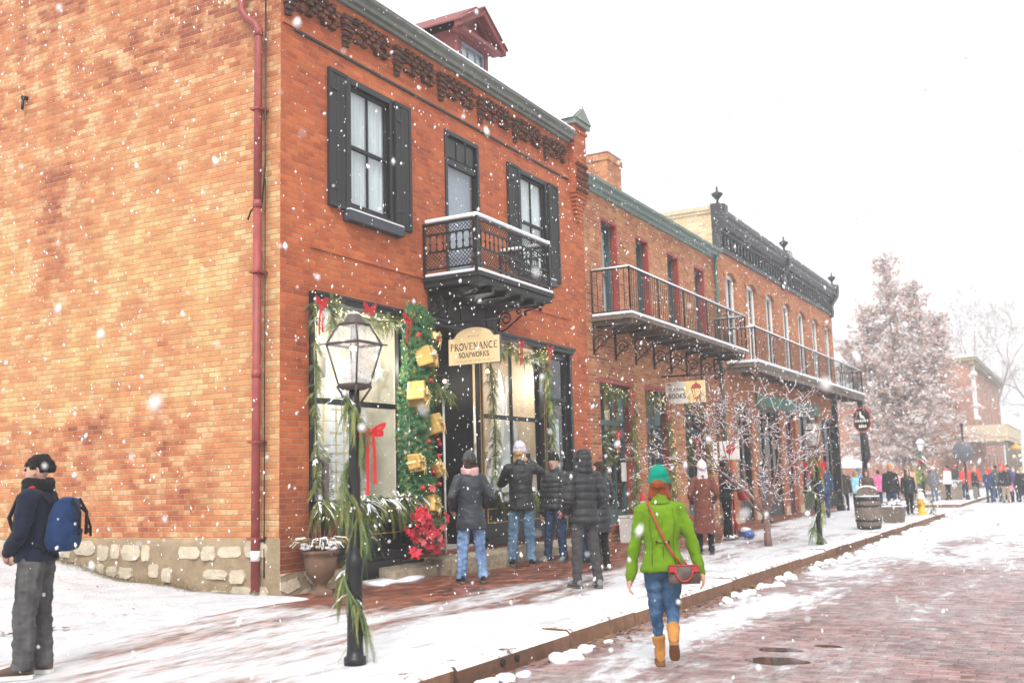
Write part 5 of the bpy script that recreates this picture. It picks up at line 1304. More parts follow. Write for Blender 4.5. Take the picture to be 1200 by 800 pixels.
# ground floor shop fronts
fill = MB(); gl = MB(); dk = MB()
for k, (a, b, c, d) in enumerate(gd):
    rect_frame(fill, a+.003, b-.003, c, d-.003, D+.06, D+.2, .1)
    if k in (1, 3, 4):
        fill.box(a+.1, D+.07, c+.1, b-.1, D+.19, c+.62); fill.box(a+.1, D+.08, 2.75, b-.1, D+.18, 2.83); n = 2
        for j in range(1, n+1): xm = lerp(a, b, j/(n+1)); fill.box(xm-.03, D+.08, c+.62, xm+.03, D+.18, d-.1)
        gl.box(a+.1, D+.12, c+.62, b-.1, D+.124, d-.1)
    else:
        fill.box(a+.1, D+.1, c+.02, b-.1, D+.18, c+.9); gl.box(a+.1, D+.13, c+.9, b-.1, D+.134, d-.1); fill.box((a+b)/2-.05, D+.09, c, (a+b)/2+.05, D+.19, d-.1); fill.box(a+.1, D+.09, 2.7, b-.1, D+.19, 2.8)
st = obj('shopfront', fill, M['black'], blk); obj('shop_pane', gl, M['glass'], st)
m = MB()
for a, b, c, d in gd: room(m, a+.01, b-.01, c, d, D+.23, D+1.6)
obj('shop_interior', m, M['warm_in'], blk)
m = MB(); m.box(33.7, D+.05, .28, 33.95, D+.09, 3.4); m.box(34.6, D+.05, .28, 34.85, D+.09, 3.4); obj('red_door_trim', m, M['red_trim'], blk)
m = MB(); m.box(30.3, D-.06, 3.62, 38.4, D-.008, 4.0); obj('green_fascia', m, plain('green_fascia', (.05,.16,.12), .6, .2, 6), blk)
m = MB(); m.box(E0+.1, D-.12, .18, 28.2, D-.01, .42); obj('stone_base', m, M['beige_trim'], blk)
for a, b in ((29.8,30.35),(33.15,33.55),(35,35.45),(38.35,38.75),(41.45,42)): m = MB(); m.box(a, D-.03, .2, b, D-.004, .55); obj('stone_base', m, M['beige_trim'], blk)
ex0, ex1, ey = 27.62, 42.9, 7.64
m = MB(); m.box(ex0, ey, 4.50, ex1, D-.004, 4.61); 
for k in range(12): xx = lerp(ex0+.1, ex1-.1, k/11); m.box(xx-.05, ey+.04, 4.38, xx+.05, D-.006, 4.498)
m.box(ex0+.02, ey+.02, 4.36, ex1-.02, ey+.06, 4.498)
bb = obj('balcony', m, M['wood_old'], blk); m = MB(); m.box(ex0-.03, ey-.04, 4.613, ex1+.03, D-.02, 4.69); obj('deck_snow', m, M['snow'], bb, bevel=.02)
plain_rail(bb, ex0+.05, ex1-.05, ey+.05, D-.03, 4.6, 5.58, .16, 2.0)
for X in (37.4, 42.3):
    m = MB(); m.box(X-.09, 7.62, .2, X+.09, 7.80, 4.37); m.box(X-.13, 7.58, .2, X+.13, 7.84, .45); m.box(X-.12, 7.6, 4.2, X+.12, 7.82, 4.36); obj('balcony_post', m, M['black'], blk, bevel=.01)
m = MB(); m.tube([(42.15, 7.6, 1.9), (42.15, 7.6, 2.1), (42.15, 7.62, 2.9), (42.15, 7.66, 3.4)], [.03,.16,.14,.03], 9)
for o in range(2): pass
tag(obj('folded_parasol', m, M['charcoal']), 'black folded parasol strapped to the far balcony post', 'parasol')
# scalloped hanging sign, mirrored figure-of-eight outline
RX, ry, rz_ = 38.4, 6.98, 3.42
root = empty('round_sign', (RX, ry, rz_-.45), 'black scalloped hanging sign with red edge and white figure beyond the balcony', 'sign')
def scal(s):
    o = []
    for i in range(40):
        a = 2*PI*i/40; q = .37+.05*abs(math.sin(2*a))*0 ; zz = math.sin(a)*.46*s; yy = math.cos(a)*.33*s*(1-.16*math.exp(-((math.sin(a)*.46)/.08)**2)); o.append((yy, zz))
    return o
m = MB(); m.prism([(RX-.02, ry-u, rz_+v) for u, v in scal(1)], (.04,0,0)); obj('rim', m, M['sign_red'], root)
m = MB(); m.prism([(RX-.026, ry-u, rz_+v) for u, v in scal(.88)], (.004,0,0)); obj('board', m, M['black'], root)
m = MB()
def rq(pts): m.add([(RX-.028, ry-u, rz_+v) for u, v in pts], [tuple(range(len(pts)))])
rq([(-.05,.06),(.10,.05),(.08,.12),(0,.18),(-.02,.30),(-.06,.31),(-.08,.2)]); 
for k in range(6): rq([(-.24+.08*k,-.08),(-.19+.08*k,-.08),(-.18+.08*k,.01),(-.23+.08*k,.01)])
for k in range(4): rq([(-.12+.07*k,-.28),(-.07+.07*k,-.28),(-.07+.07*k,-.18),(-.12+.07*k,-.18)])
obj('painted_marks', m, M['sign_white'], root)
m = MB(); m.tube([(RX, 7.66, 4.5), (RX, ry, 4.1), (RX, ry, rz_+.45)], .014, 6); obj('hanger', m, M['iron'], root)

# ------------------------------------------------------------------ far buildings across the side street
far = empty('far_brick_building', (100, 8.6, 0), 'far red brick building with snowy roof and dark eaves beyond the big tree', 'building')
hs = [(102.5+5*k, 104.2+5*k, z, z+2.1) for k in range(6) for z in (5.2, 8.2)] + [(102+5.2*k, 105+5.2*k, .4, 3.2) for k in range(6)]
m = MB(); wall_x(m, 100, 134, 0, 11.2, 8.6, hs, .2); m.quad((100,24,0),(100,8.6,0),(100,8.6,11.2),(100,24,11.2)); m.quad((134,8.6,0),(134,24,0),(134,24,11.2),(134,8.6,11.2)); obj('wall', m, M['brick_dist'], far)
m = MB(); m.box(99.6, 8.0, 11.2, 134.5, 24.3, 11.5); m.box(99.7, 8.2, 10.85, 134.3, 8.59, 11.19); obj('eaves', m, plain('olive_eaves', (.24,.19,.10), .7, .3, 2), far)
m = MB(); m.prism([(99.5,7.9,11.52),(99.5,16.2,13.2),(99.5,24.4,11.52)],(35,0,0)); obj('snowy_roof', m, M['snow'], far)
for h in hs:
    m = MB(); rect_frame(m, h[0]+.02, h[1]-.02, h[2], h[3]-.02, 8.68, 8.74, .14); w = obj('window', m, M['white'], far); m = MB(); m.box(h[0]+.15, 8.70, h[2]+.14, h[1]-.15, 8.71, h[3]-.16); obj('pane', m, M['dark_in'], w)
m = MB(); m.box(100.6, 8.35, 6.2, 102.0, 8.6, 10.8); m.box(100.3, 8.2, 6.0, 102.3, 8.6, 6.3); m.box(100.3, 8.2, 10.0, 102.3, 8.6, 10.3); obj('white_bay', m, M['white'], far)
m = MB(); m.box(88, 5.3, 3.7, 106, 8.59, 4.0); m.box(88, 5.25, 4.0, 106, 5.4, 4.95); m.box(87.95, 5.4, 4.0, 88.1, 8.5, 4.95)
po = empty('porch', (88, 5.3, 0), 'far pale yellow two storey porch with posts beside brick building', 'porch')
obj('porch_deck', m, M['beige_trim'], po)
for k in range(7): m = MB(); x = 88.2+2.9*k; m.tube([(x,5.45,.1),(x,5.45,3.7)], .10, 8); obj('porch_post', m, M['wood_old'], po)
m = MB(); m.box(87.9, 5.2, 4.952, 106, 5.45, 5.05); m.box(88.1, 5.5, 4.005, 106, 8.5, 4.1); obj('porch_snow', m, M['snow'], po)
m = MB(); m.box(88.05, 8.3, .1, 106, 8.55, 3.69); obj('porch_wall', m, M['brick_dist'], po)
m = MB(); m.lathe((91.5, 5.0, 3.05), [(.02,.5),(.05,.45),(.42,.18),(.45,0),(.40,-.02)], 12); hl = tag(obj('hanging_lamp', m, plain('amber_shade', (.7,.36,.05), .5, .1, 5)), 'amber hanging lamp shade under the far porch', 'lamp')
for k,(x,y_,z) in enumerate(((90,5.1,2.5),(96,5.0,2.6),(99,5.1,2.2))): m = MB(); m.sph((x,y_,z), .075, 8, 6); tag(obj('porch_bulb', m, M['fairy']), 'warm round bulb hanging under the far porch', 'bulb', 'porch bulbs')
low = empty('far_low_building', (84, 12, 0), 'far low building with a broad snow covered roof half hidden by the big tree', 'building')
m = MB(); m.box(84, 10.2, 0, 99, 26, 7.4); obj('wall', m, M['brick_dist'], low)
m = MB(); m.box(83.94, 10.4, 3.3, 84, 13.2, 5.6); obj('white_siding', m, M['white'], low)
m = MB()
for yy in (10.9, 12.2, 15, 18): m.box(83.9, yy, 3.9, 83.94, yy+.8, 5.2)
obj('window', m, M['dark_in'], low)
m = MB(); m.prism([(83.4,9.6,7.4),(83.4,9.8,7.75),(83.4,18,9.9),(83.4,26.5,7.5),(83.4,26.5,7.4)],(16.2,0,0)); obj('snowy_roof', m, M['snow'], low)
m = MB(); m.box(85, 30, 0, 100, 46, 8); o = tag(obj('far_house', m, M['brick_dist']), 'far plain brick house behind the trees on the left side of the street', 'building')
m = MB(); m.prism([(84.6,29.6,8.01),(84.6,38,11),(84.6,46.4,8.01)],(16,0,0)); obj('snowy_roof', m, M['snow'], o)

# ------------------------------------------------------------------ lamps
def lamp_post(x, y, z0, hgt, label, group='gas lamp posts', snowy=False, lean=0.0):
    root = empty('street_lamp', (x, y, z0), label, 'street lamp', group); s = hgt/2.80
    def P(px_, py_, pz_): return (x+px_*s, y+py_*s+lean*pz_, z0+pz_*s)
    def T(z, r, n=16): return [(P(0,0,z), r*s)]
    m = MB(); prof = [(0,.088),(.06,.088),(.07,.070),(.12,.063),(.70,.060),(.74,.066),(.77,.074),(.80,.075),(.83,.065),(.86,.053),(1.95,.043),(1.98,.054),(2.03,.055),(2.05,.045),(2.16,.042)]
    m.tube([P(0,0,z) for z, r in prof], [r*s for z, r in prof], 16); obj('post', m, M['black'], root)
    # lantern: four tapering glazed sides, glazed hip roof, cap
    def ring(z, w): return [P(a*w, b*w, z) for a, b in ((-1,-1),(1,-1),(1,1),(-1,1))]
    m = MB(); b0, b1, b2 = ring(2.20,.090), ring(2.535,.160), ring(2.70,.088)
    for a, b in ((b0,b1),(b1,b2)):
        for k in range(4): m.tube([a[k], b[k]], .0085*s, 5)
    for rr, t in ((b0,.013),(b1,.013),(b2,.011)):
        for k in range(4): m.tube([rr[k], rr[(k+1)%4]], t*s, 5)
    m.loft([ring(2.16,.06), ring(2.185,.096), ring(2.20,.096)], smooth=False)
    for a, b in ((-1,-1),(1,-1),(1,1),(-1,1)): m.tube([P(a*.160,b*.160,2.535), P(a*.195,b*.195,2.53)], .006*s, 4); m.tube([P(a*.04,b*.04,2.06), P(a*.10,b*.10,2.19)], .010*s, 5)
    fr = obj('lantern_frame', m, M['lampmetal'], root)
    m = MB(); m.lathe(P(0,0,2.70), [(.10*s,0),(.097*s,.015*s),(.075*s,.04*s),(.06*s,.075*s),(.02*s,.10*s),(.014*s,.12*s),(.004*s,.14*s)], 14); cp = obj('lantern_cap', m, M['lampmetal'], root)
    m = MB(); k9 = .93
    c0, c1, c2 = ring(2.205,.087), ring(2.53,.156), ring(2.695,.084)
    for a, b in ((c0,c1),(c1,c2)):
        for k in range(4): m.quad(a[k], a[(k+1)%4], b[(k+1)%4], b[k])
    obj('lantern_glass', m, M['glass_lamp'] if not snowy else M['snow'], root)
    m = MB()
    for d in (-.025, .025): m.sph(P(d,.0,2.50), .018*s, 8, 6)
    obj('gas_mantle', m, M['bulb'], root)
    if snowy:
        m = MB(); m.loft([ring(2.54,.19), ring(2.60,.165), ring(2.74,.08), ring(2.78,.03)]); obj('cap_snow', m, M['snow'], root)
    else:
        m = MB(); m.sph(P(0,.0,2.785), (.05*s,.05*s,.02*s), 8, 6); obj('cap_snow', m, M['snow'], root)
    return root
M['lampmetal'] = plain('lamp_metal', (.07,.052,.045), .5, .35, 16, spec=.5)
LX, LY, LZ = 6.66, 5.17, .165
lamp_post(LX, LY, LZ, 2.80, 'nearest gas lamp with black post wrapped in evergreen garland at pavement edge', lean=-.004)
def spiral(x, y, z0, z1, r, turns, ph, n=40): return [(x+r*math.cos(ph+2*PI*turns*t), y+r*math.sin(ph+2*PI*turns*t), lerp(z0, z1, t)) for t in [k/n for k in range(n+1)]]
garland('garland', spiral(LX, LY, 2.30, .35, .078, 2.6, R(150)), 'snowy cedar garland wound down the nearest lamp post', 'garlands on lamp posts', 120, .19, w=.009, droop=1.6, snow=.3, seed=90, radius=.05, spread=.42, fl=12)
bow((LX+.06, LY-.13, 1.98), .12, 'red bow with long tails on the nearest lamp post', 'red bows on lamp posts', tails=(.50,.42), yaw=R(-60))
lamp_post(20.9, 4.76, .168, 2.48, 'second gas lamp with garland standing beyond the small street tree')
garland('garland', spiral(20.9, 4.76, 2.1, .25, .09, 2.5, 1.0), 'cedar garland wound down the second lamp post', 'garlands on lamp posts', 60, .24, droop=1.4, snow=.3, seed=91, spread=.6)
for s_ in (-1, 1): bow((20.85, 4.76+.12*s_, 1.72), .12, f'red bow on the {"road" if s_ < 0 else "shop"} side of the second lamp post', 'red bows on lamp posts', tails=(.25,.25), yaw=R(-60))
lamp_post(57.0, 7.55, .125, 3.1, 'distant lamp with snow capped lantern and garland past the hydrant', snowy=True)
garland('garland', spiral(57.0, 7.55, 2.5, .5, .12, 2.5, 0), 'garland on the distant snow capped lamp post', 'garlands on lamp posts', 50, .4, w=.03, seed=92)
bow((56.8, 7.55, 2.0), .2, 'red bow on the distant snow capped lamp post', 'red bows on lamp posts', yaw=R(-70))
# ------------------------------------------------------------------ street furniture
def barrel(x, y, z):
    root = empty('wooden_barrel', (x, y, z), 'weathered wooden barrel bin with arched snowy board on pavement', 'barrel')
    m = MB(); m.lathe((x,y,z), [(.255,0),(.29,.12),(.315,.36),(.315,.46),(.29,.70),(.262,.80),(.25,.80),(.25,.76)], 22, smooth=False); obj('staves', m, M['wood_old'], root)
    m = MB()
    for za, ra, zb, rb in ((.02,.262,.09,.287),(.20,.306,.25,.312),(.55,.311,.60,.305),(.70,.294,.795,.268)): m.lathe((x,y,z), [(ra+.002,za),(ra+.007,za),(rb+.007,zb),(rb+.002,zb)], 22)
    obj('hoop', m, M['hoop'], root)
    m = MB(); m.prism([(x-.02, y+.24, z+.8),(x-.02, y+.24, z+.90)] + [(x-.02, y+.24*math.cos(R(a)), z+.90+.12*math.sin(R(a))) for a in range(15,180,15)] + [(x-.02,y-.24,z+.90),(x-.02,y-.24,z+.8)], (.04,0,0)); lid = obj('back_board', m, M['wood_old'], root)
    m = MB(); pts = [(x, y+.245*math.cos(R(a)), z+.925+.12*math.sin(R(a))) for a in range(10,175,11)]; m.tube(pts, .024, 6); m.lathe((x,y,z+.775), [(.24,0),(.24,.03),(.1,.045),(.01,.05)], 16); m.tube([(x+.27*math.cos(R(a)), y+.27*math.sin(R(a)), z+.805) for a in range(0,361,20)], .016, 5, caps=False); obj('snow_top', m, M['snow'], root)
barrel(26.5, 4.83, .168)
def sq_planter(x, y, z):
    root = empty('wooden_planter', (x, y, z), 'square tapered wooden planter with snow covered plants beyond the barrel', 'planter')
    m = MB()
    for k in range(4): w0, w1 = lerp(.235,.30,k/4), lerp(.235,.30,(k+1)/4); z0, z1 = z+.11*k, z+.11*k+.105; m.loft([[(x+a*w0,y+b*w0,z0) for a,b in ((-1,-1),(1,-1),(1,1),(-1,1))],[(x+a*w1,y+b*w1,z1) for a,b in ((-1,-1),(1,-1),(1,1),(-1,1))]], smooth=False)
    obj('box', m, M['wood_old'], root)
    m = MB(); r = random.Random(3)
    for a, b in ((-1,0),(1,0),(0,-1),(0,1)): m.box(x+a*.3-(.02 if a else .31), y+b*.3-(.02 if b else .31), z+.438, x+a*.3+(.02 if a else .31), y+b*.3+(.02 if b else .31), z+.465)
    for k in range(26): lump(m, x+r.gauss(0,.12), y+r.gauss(0,.12), z+.48+abs(r.gauss(0,.05)), r.uniform(.04,.09), r)
    obj('snow', m, M['snow'], root)
    m = MB()
    for k in range(260): leaf(m, x+r.gauss(0,.13), y+r.gauss(0,.13), z+.46+abs(r.gauss(0,.07)), r.uniform(.03,.06), r)
    obj('dried_plants', m, M['leaf_rust2'], root)
sq_planter(30.0, 4.80, .168)
def hydrant(x, y, z):
    root = empty('fire_hydrant', (x, y, z), 'yellow fire hydrant with white bonnet at the kerb corner', 'hydrant')
    m = MB(); m.lathe((x,y,z), [(.17,0),(.17,.04),(.115,.05),(.11,.45),(.13,.47),(.13,.50)], 18); obj('barrel', m, M['hydrant_y'], root)
    m = MB(); m.lathe((x,y,z), [(.15,.50),(.155,.53),(.12,.545),(.115,.60),(.10,.67),(.06,.72),(.03,.735),(.03,.78),(.01,.785)], 16); obj('bonnet', m, M['hydrant_w'], root)
    for d in ((0,1),(0,-1),(-1,0)):
        m = MB(); m.tube([(x+d[0]*.08,y+d[1]*.08,z+.40),(x+d[0]*.19,y+d[1]*.19,z+.40)], .055 if d[0]==0 else .075, 12); m.tube([(x+d[0]*.19,y+d[1]*.19,z+.40),(x+d[0]*.22,y+d[1]*.22,z+.40)], .03, 6); obj('nozzle', m, M['hydrant_w'] if d[0]==0 else M['hydrant_y'], root)
    m = MB(); m.sph((x,y,z+.79), (.10,.10,.03), 10, 6); obj('snow_cap', m, M['snow'], root)
hydrant(35.2, 4.78, .168)
garland('garland', [(35.25,4.50,.75),(35.28,4.47,.5),(35.25,4.5,.2)], 'drooping evergreen bunch beside the yellow hydrant', None, 70, .2, seed=93)
def urn(x, y, z):
    root = empty('stone_urn', (x, y, z), 'brown terracotta urn with snowy dried plants at the shop corner', 'urn')
    m = MB(); m.lathe((x,y,z), [(.14,0),(.14,.05),(.085,.07),(.07,.11),(.095,.15),(.165,.24),(.195,.34),(.20,.42),(.19,.47),(.225,.49),(.23,.525),(.205,.53),(.19,.49)], 26); obj('bowl', m, M['urn'], root)
    m = MB(); r = random.Random(13)
    for k in range(80):
        a = r.uniform(0, 2*PI); q = .235*math.sqrt(r.random()); lump(m, x+q*math.cos(a), y+q*math.sin(a), z+.54+.16*r.random()*(1-q*2), r.uniform(.014,.042), r)
    obj('snow', m, M['snow'], root)
    m = MB(); m.mi = 0
    for k in range(240):
        a = r.uniform(0, 2*PI); L = r.uniform(.12,.42); b = V((x+.1*math.cos(a)*r.random(), y+.1*math.sin(a)*r.random(), z+.5)); o_ = V((math.cos(a), math.sin(a), 0)); sp_ = r.uniform(.5,1)
        pts = [b, b+o_*L*.45*sp_+V((0,0,L*.42)), b+o_*L*.85*sp_+V((0,0,L*.40)), b+o_*L*1.1*sp_+V((0,0,L*.20))]; m.mi = 0 if k % 3 else 1; m.tube(pts, [.005,.004,.003,.001], 4, caps=False)
        if k % 6 == 0: m.mi = 2; m.tube([p+V((0,0,.006)) for p in pts[1:]], [.006,.006,.003], 4, caps=False)
    for k in range(16):
        a = r.uniform(0, 2*PI); L = r.uniform(.3,.5); m.mi = 3; b = V((x, y, z+.5)); m.tube([b, b+V((.18*math.cos(a), .18*math.sin(a), L*.6)), b+V((.30*math.cos(a), .30*math.sin(a), L))], [.005,.004,.001], 4, caps=False)
    obj('dried_plants', m, [M['leaf_brown'], M['needle_y'], M['snow'], plain('red_stem', (.22,.06,.035), .7)], root)
urn(9.93, 8.22, sw(9.9, 8.2)-.0)
def box_planter(x, y, z):
    root = empty('white_planter', (x, y, z), 'white square planter of greenery with small red capped figurine', 'planter')
    m = MB(); w = .30; m.loft([[(x+a*q,y+b*q,z+h) for a,b in ((-1,-1),(1,-1),(1,1),(-1,1))] for q, h in ((.275,0),(.29,.02),(.30,.50),(.31,.505),(.31,.55),(.27,.55),(.27,.50))], smooth=False); obj('box', m, M['planter_white'], root, bevel=.008)
    garland('greenery', [(x-.22,y-.1,z+.56),(x,y+.05,z+.62),(x+.22,y-.08,z+.56)], None, None, 260, .22, seed=95, droop=-.3, snow=.12, lights=12, parent=root)
    m = MB(); r = random.Random(7)
    for k in range(9): m.sph((x+r.uniform(-.25,.25), y-.2+r.uniform(0,.2), z+.57+r.uniform(0,.12)), .03, 8, 6)
    obj('bauble', m, M['berry'], root)
box_planter(19.78, 8.12, .265)
fg = empty('figurine', (19.72, 7.98, .83), 'small red and white figurine with pointed cap standing in the white planter', 'figurine'); x, y, z = 19.72, 7.98, .83
m = MB(); m.lathe((x,y,z), [(.07,0),(.09,.05),(.085,.14),(.05,.20)], 12); obj('body', m, M['ribbon'], fg)
m = MB(); m.sph((x,y,z+.24), .062, 10, 8); m.sph((x-.04,y-.03,z+.19), (.05,.05,.055), 10, 8); obj('head', m, M['white'], fg)
m = MB(); m.lathe((x,y,z), [(.068,.27),(.06,.30),(.035,.38),(.008,.46)], 12); obj('cap', m, M['ribbon'], fg)
m = MB(); m.box(55.0-.3, 5.55, .12, 55.0+.3, 6.5, .98); pl = tag(obj('stone_planter', m, plain('stone_block', (.24,.18,.14), .9, .4, 5, bstr=.6), bevel=.03), 'far square brick planter block with snow on top by the road sign', 'planter')
m = MB(); m.box(54.67, 5.52, .982, 55.33, 6.53, 1.06); obj('snow_top', m, M['snow'], pl)
m = MB()
for k in range(5): m.box(54.69, 5.54, .25+.15*k, 55.31, 6.51, .262+.15*k)
obj('joint', m, M['concrete'], pl)
rp = empty('sign_post', (53.8, 5.2, .125), 'far black post with the back of a round grey sign', 'sign'); m = MB(); m.tube([(53.8,5.2,.125),(53.8,5.2,3.65)], .055, 10); m.lathe((53.8,5.2,.125), [(.11,0),(.10,.2),(.06,.26)], 10); m.sph((53.8,5.2,3.68), .08, 8, 6); obj('post', m, M['black'], rp)
m = MB(); m.lathe((53.72,5.22,2.42), [(.0,-.02),(.46,-.02),(.48,0),(.46,.02),(.0,.02)], 26, axis='x'); obj('sign_disc', m, M['slate_sign'], rp)
def tent(x, y, w, z, label):
    root = empty('market_tent', (x, y, 0), label, 'tent', 'white market tents'); m = MB(); h = w/2
    m.loft([[(x-h,y-h,z),(x+h,y-h,z),(x+h,y+h,z),(x-h,y+h,z)],[(x-h,y-h,z+.25),(x+h,y-h,z+.25),(x+h,y+h,z+.25),(x-h,y+h,z+.25)],[(x-.05,y-.05,z+1),(x+.05,y-.05,z+1),(x+.05,y+.05,z+1),(x-.05,y+.05,z+1)]], smooth=False); obj('canopy', m, M['snow'], root)
    for a, b in ((-1,-1),(1,-1),(1,1),(-1,1)): m = MB(); m.tube([(x+a*(h-.05),y+b*(h-.05),.1),(x+a*(h-.05),y+b*(h-.05),z+.01)], .03, 6); obj('leg', m, M['concrete'], root)
tent(76, 11.4, 2.2, 1.95, 'white market tent left of the far lamp'); tent(80, 15.6, 2.6, 1.9, 'white market tent partly hidden behind balcony post')
# red kettle stand with its sign
ks = empty('kettle_stand', (21.75, 6.72, .235), 'red charity kettle stand with white shield sign by bookshop pier', 'stand')
m = MB(); m.tube([(21.75,6.72,.24),(21.75,6.72,2.3)], .022, 8)
for a in (0,120,240): m.tube([(21.75,6.72,.62),(21.75+.3*math.cos(R(a)),6.72+.3*math.sin(R(a)),.245)], .016, 6)
m.tube([(21.75,6.72,1.45),(21.75,6.5,1.45)], .014, 6); obj('stand', m, M['ribbon'], ks)
m = MB(); m.box(21.70, 6.52, 1.90, 21.722, 6.95, 2.30); sg = obj('sign_board', m, M['white'], ks)
m = MB(); m.prism([(21.694, 6.74-u, v) for u, v in ((-.05,2.20),(.12,2.27),(.14,2.13),(.03,1.99),(-.07,2.06))], (.004,0,0)); obj('shield', m, M['ribbon'], sg)
m = MB(); m.box(21.695,6.80,1.94,21.70,6.92,1.955); m.box(21.695,6.80,1.965,21.70,6.9,1.975); obj('print', m, M['charcoal'], sg)
m = MB(); m.lathe((21.75,6.5,1.02), [(.05,0),(.11,.03),(.13,.12),(.125,.22),(.135,.24),(.02,.30),(.0,.31)], 14); m.tube([(21.75,6.5-.12*math.cos(R(a)),1.26+.18*math.sin(R(a))) for a in range(0,181,20)], .01, 5); obj('kettle', m, M['ribbon'], ks)
m = MB(); lump(m, 21.7, 6.50, .36, .16, random.Random(4)); lump(m, 21.66, 6.40, .33, .12, random.Random(5)); o = tag(obj('plastic_bag', m, plain('blue_bag', (.05,.12,.36), .4, .5, 6)), 'crumpled blue and white bag on the ground under the kettle', 'bag'); m = MB(); lump(m, 21.60, 6.46, .42, .10, random.Random(8)); obj('white_patch', m, M['white'], o)
# ------------------------------------------------------------------ trees
def grow(mw, ms, tips, p, d, L, r, depth, rnd, spread=.55, up=.12, nseg=4, split=(2,3), shrink=.72, rs=.62, wob=.12, snow=1.0, minr=.004, segs=None):
    pts = [p.copy()]; rad = [r]
    for i in range(nseg):
        d = (d + V((rnd.gauss(0,wob), rnd.gauss(0,wob), rnd.gauss(0,wob)+up*.3))).normalized(); p = p + d*(L/nseg); pts.append(p.copy()); rad.append(max(minr, r*(1-.35*(i+1)/nseg)))
    mw.tube(pts, rad, 7 if r > .03 else 5 if r > .012 else 4, caps=depth == 0)
    if segs is not None: segs.append((pts, rad, depth))
    if snow and ms is not None:
        for i in range(nseg):
            dd = (pts[i+1]-pts[i]).normalized()
            if abs(dd.z) < .93 and rnd.random() < snow:
                o = V((0,0,1)); q0, q1 = rad[i], rad[i+1]; k = max(.0055, q0*.5); mid = (pts[i]+pts[i+1])/2
                ms.tube([pts[i]+o*q0*.75, mid+o*(q0*.75+k*.25), pts[i+1]+o*q1*.75], [k*.8, k*rnd.uniform(.8,1.25), max(.004,k*.7)], 5, caps=False)
    if depth == 0: tips.append((pts[-1], d)); return
    n = rnd.randint(*split)
    for k in range(n):
        ax = d.orthogonal().normalized(); ax.rotate(Matrix.Rotation(2*PI*(k/n)+rnd.uniform(-.6,.6), 3, d)); a = rnd.uniform(.6,1.25)*spread
        nd = (d*math.cos(a) + ax*math.sin(a) + V((0,0,up))).normalized()
        grow(mw, ms, tips, pts[-1], nd, L*shrink*rnd.uniform(.75,1.2), rad[-1]*rs*rnd.uniform(.85,1.1), depth-1, rnd, spread, up, nseg, split, shrink, rs, wob, snow, minr, segs)
        if depth >= 2 and rnd.random() < .55:   # side twig part way along
            j = rnd.randint(1, nseg-1); ax2 = d.orthogonal().normalized(); ax2.rotate(Matrix.Rotation(rnd.uniform(0,6.28), 3, d))
            grow(mw, ms, tips, pts[j], (d*.5+ax2).normalized(), L*shrink*.7, rad[j]*rs*.6, depth-2, rnd, spread, up, nseg, split, shrink, rs, wob, snow, minr, segs)
M['rust_leaf'] = plain('rust_leaf', (.26,.07,.05), .8, .4, 30)
M['twig'] = plain('twig_bark', (.21,.125,.105), .9, .4, 22)
def small_tree():
    root = empty('crabapple_tree', (20.05, 5.55, .18), 'small bare crabapple tree with snow on its branches and red berries by the pavement edge', 'tree')
    rnd = random.Random(12); mw, ms, tips = MB(), MB(), []
    b = V((20.05, 5.55, .10)); f = V((20.05, 5.56, .78))
    mw.tube([b, b+V((0,.01,.3)), f, f+V((0,0,.06))], [.085,.07,.066,.04], 10)
    for (dy, dx, dz, L, r) in ((.55,-.05,.95,1.30,.036),(-.18,.1,1.2,1.0,.034),(.20,.25,1.2,1.25,.032),(-.40,-.1,1.15,.80,.026),(.95,-.25,.62,1.2,.026),(.05,-.2,1.3,1.3,.028),(-.5,.2,1.3,.62,.020)):
        grow(mw, ms, tips, f, V((dx, dy, dz)).normalized(), L*.95, r, 5, rnd, .58, .06, 4, (2,3), .66, .62, .14, .60, .0056)
    obj('trunk', mw, M['twig'], root); obj('snow', ms, M['snow'], root)
    m = MB()
    for (p, d) in tips:
        m.mi = 0
        if rnd.random() < .55:
            for k in range(rnd.randint(1,2)): m.sph(p+V((rnd.gauss(0,.03), rnd.gauss(0,.03), -.03-rnd.random()*.03)), .008, 5, 4)
        if rnd.random() < .35: m.mi = 1; leaf(m, p.x, p.y, p.z-.03, .030, rnd)
        if rnd.random() < .28: m.mi = 2; m.sph(p+V((0,0,.008)), (.014,.014,.009), 6, 4)
    obj('berries', m, [M['berry'], M['rust_leaf'], M['snow']], root)
small_tree()
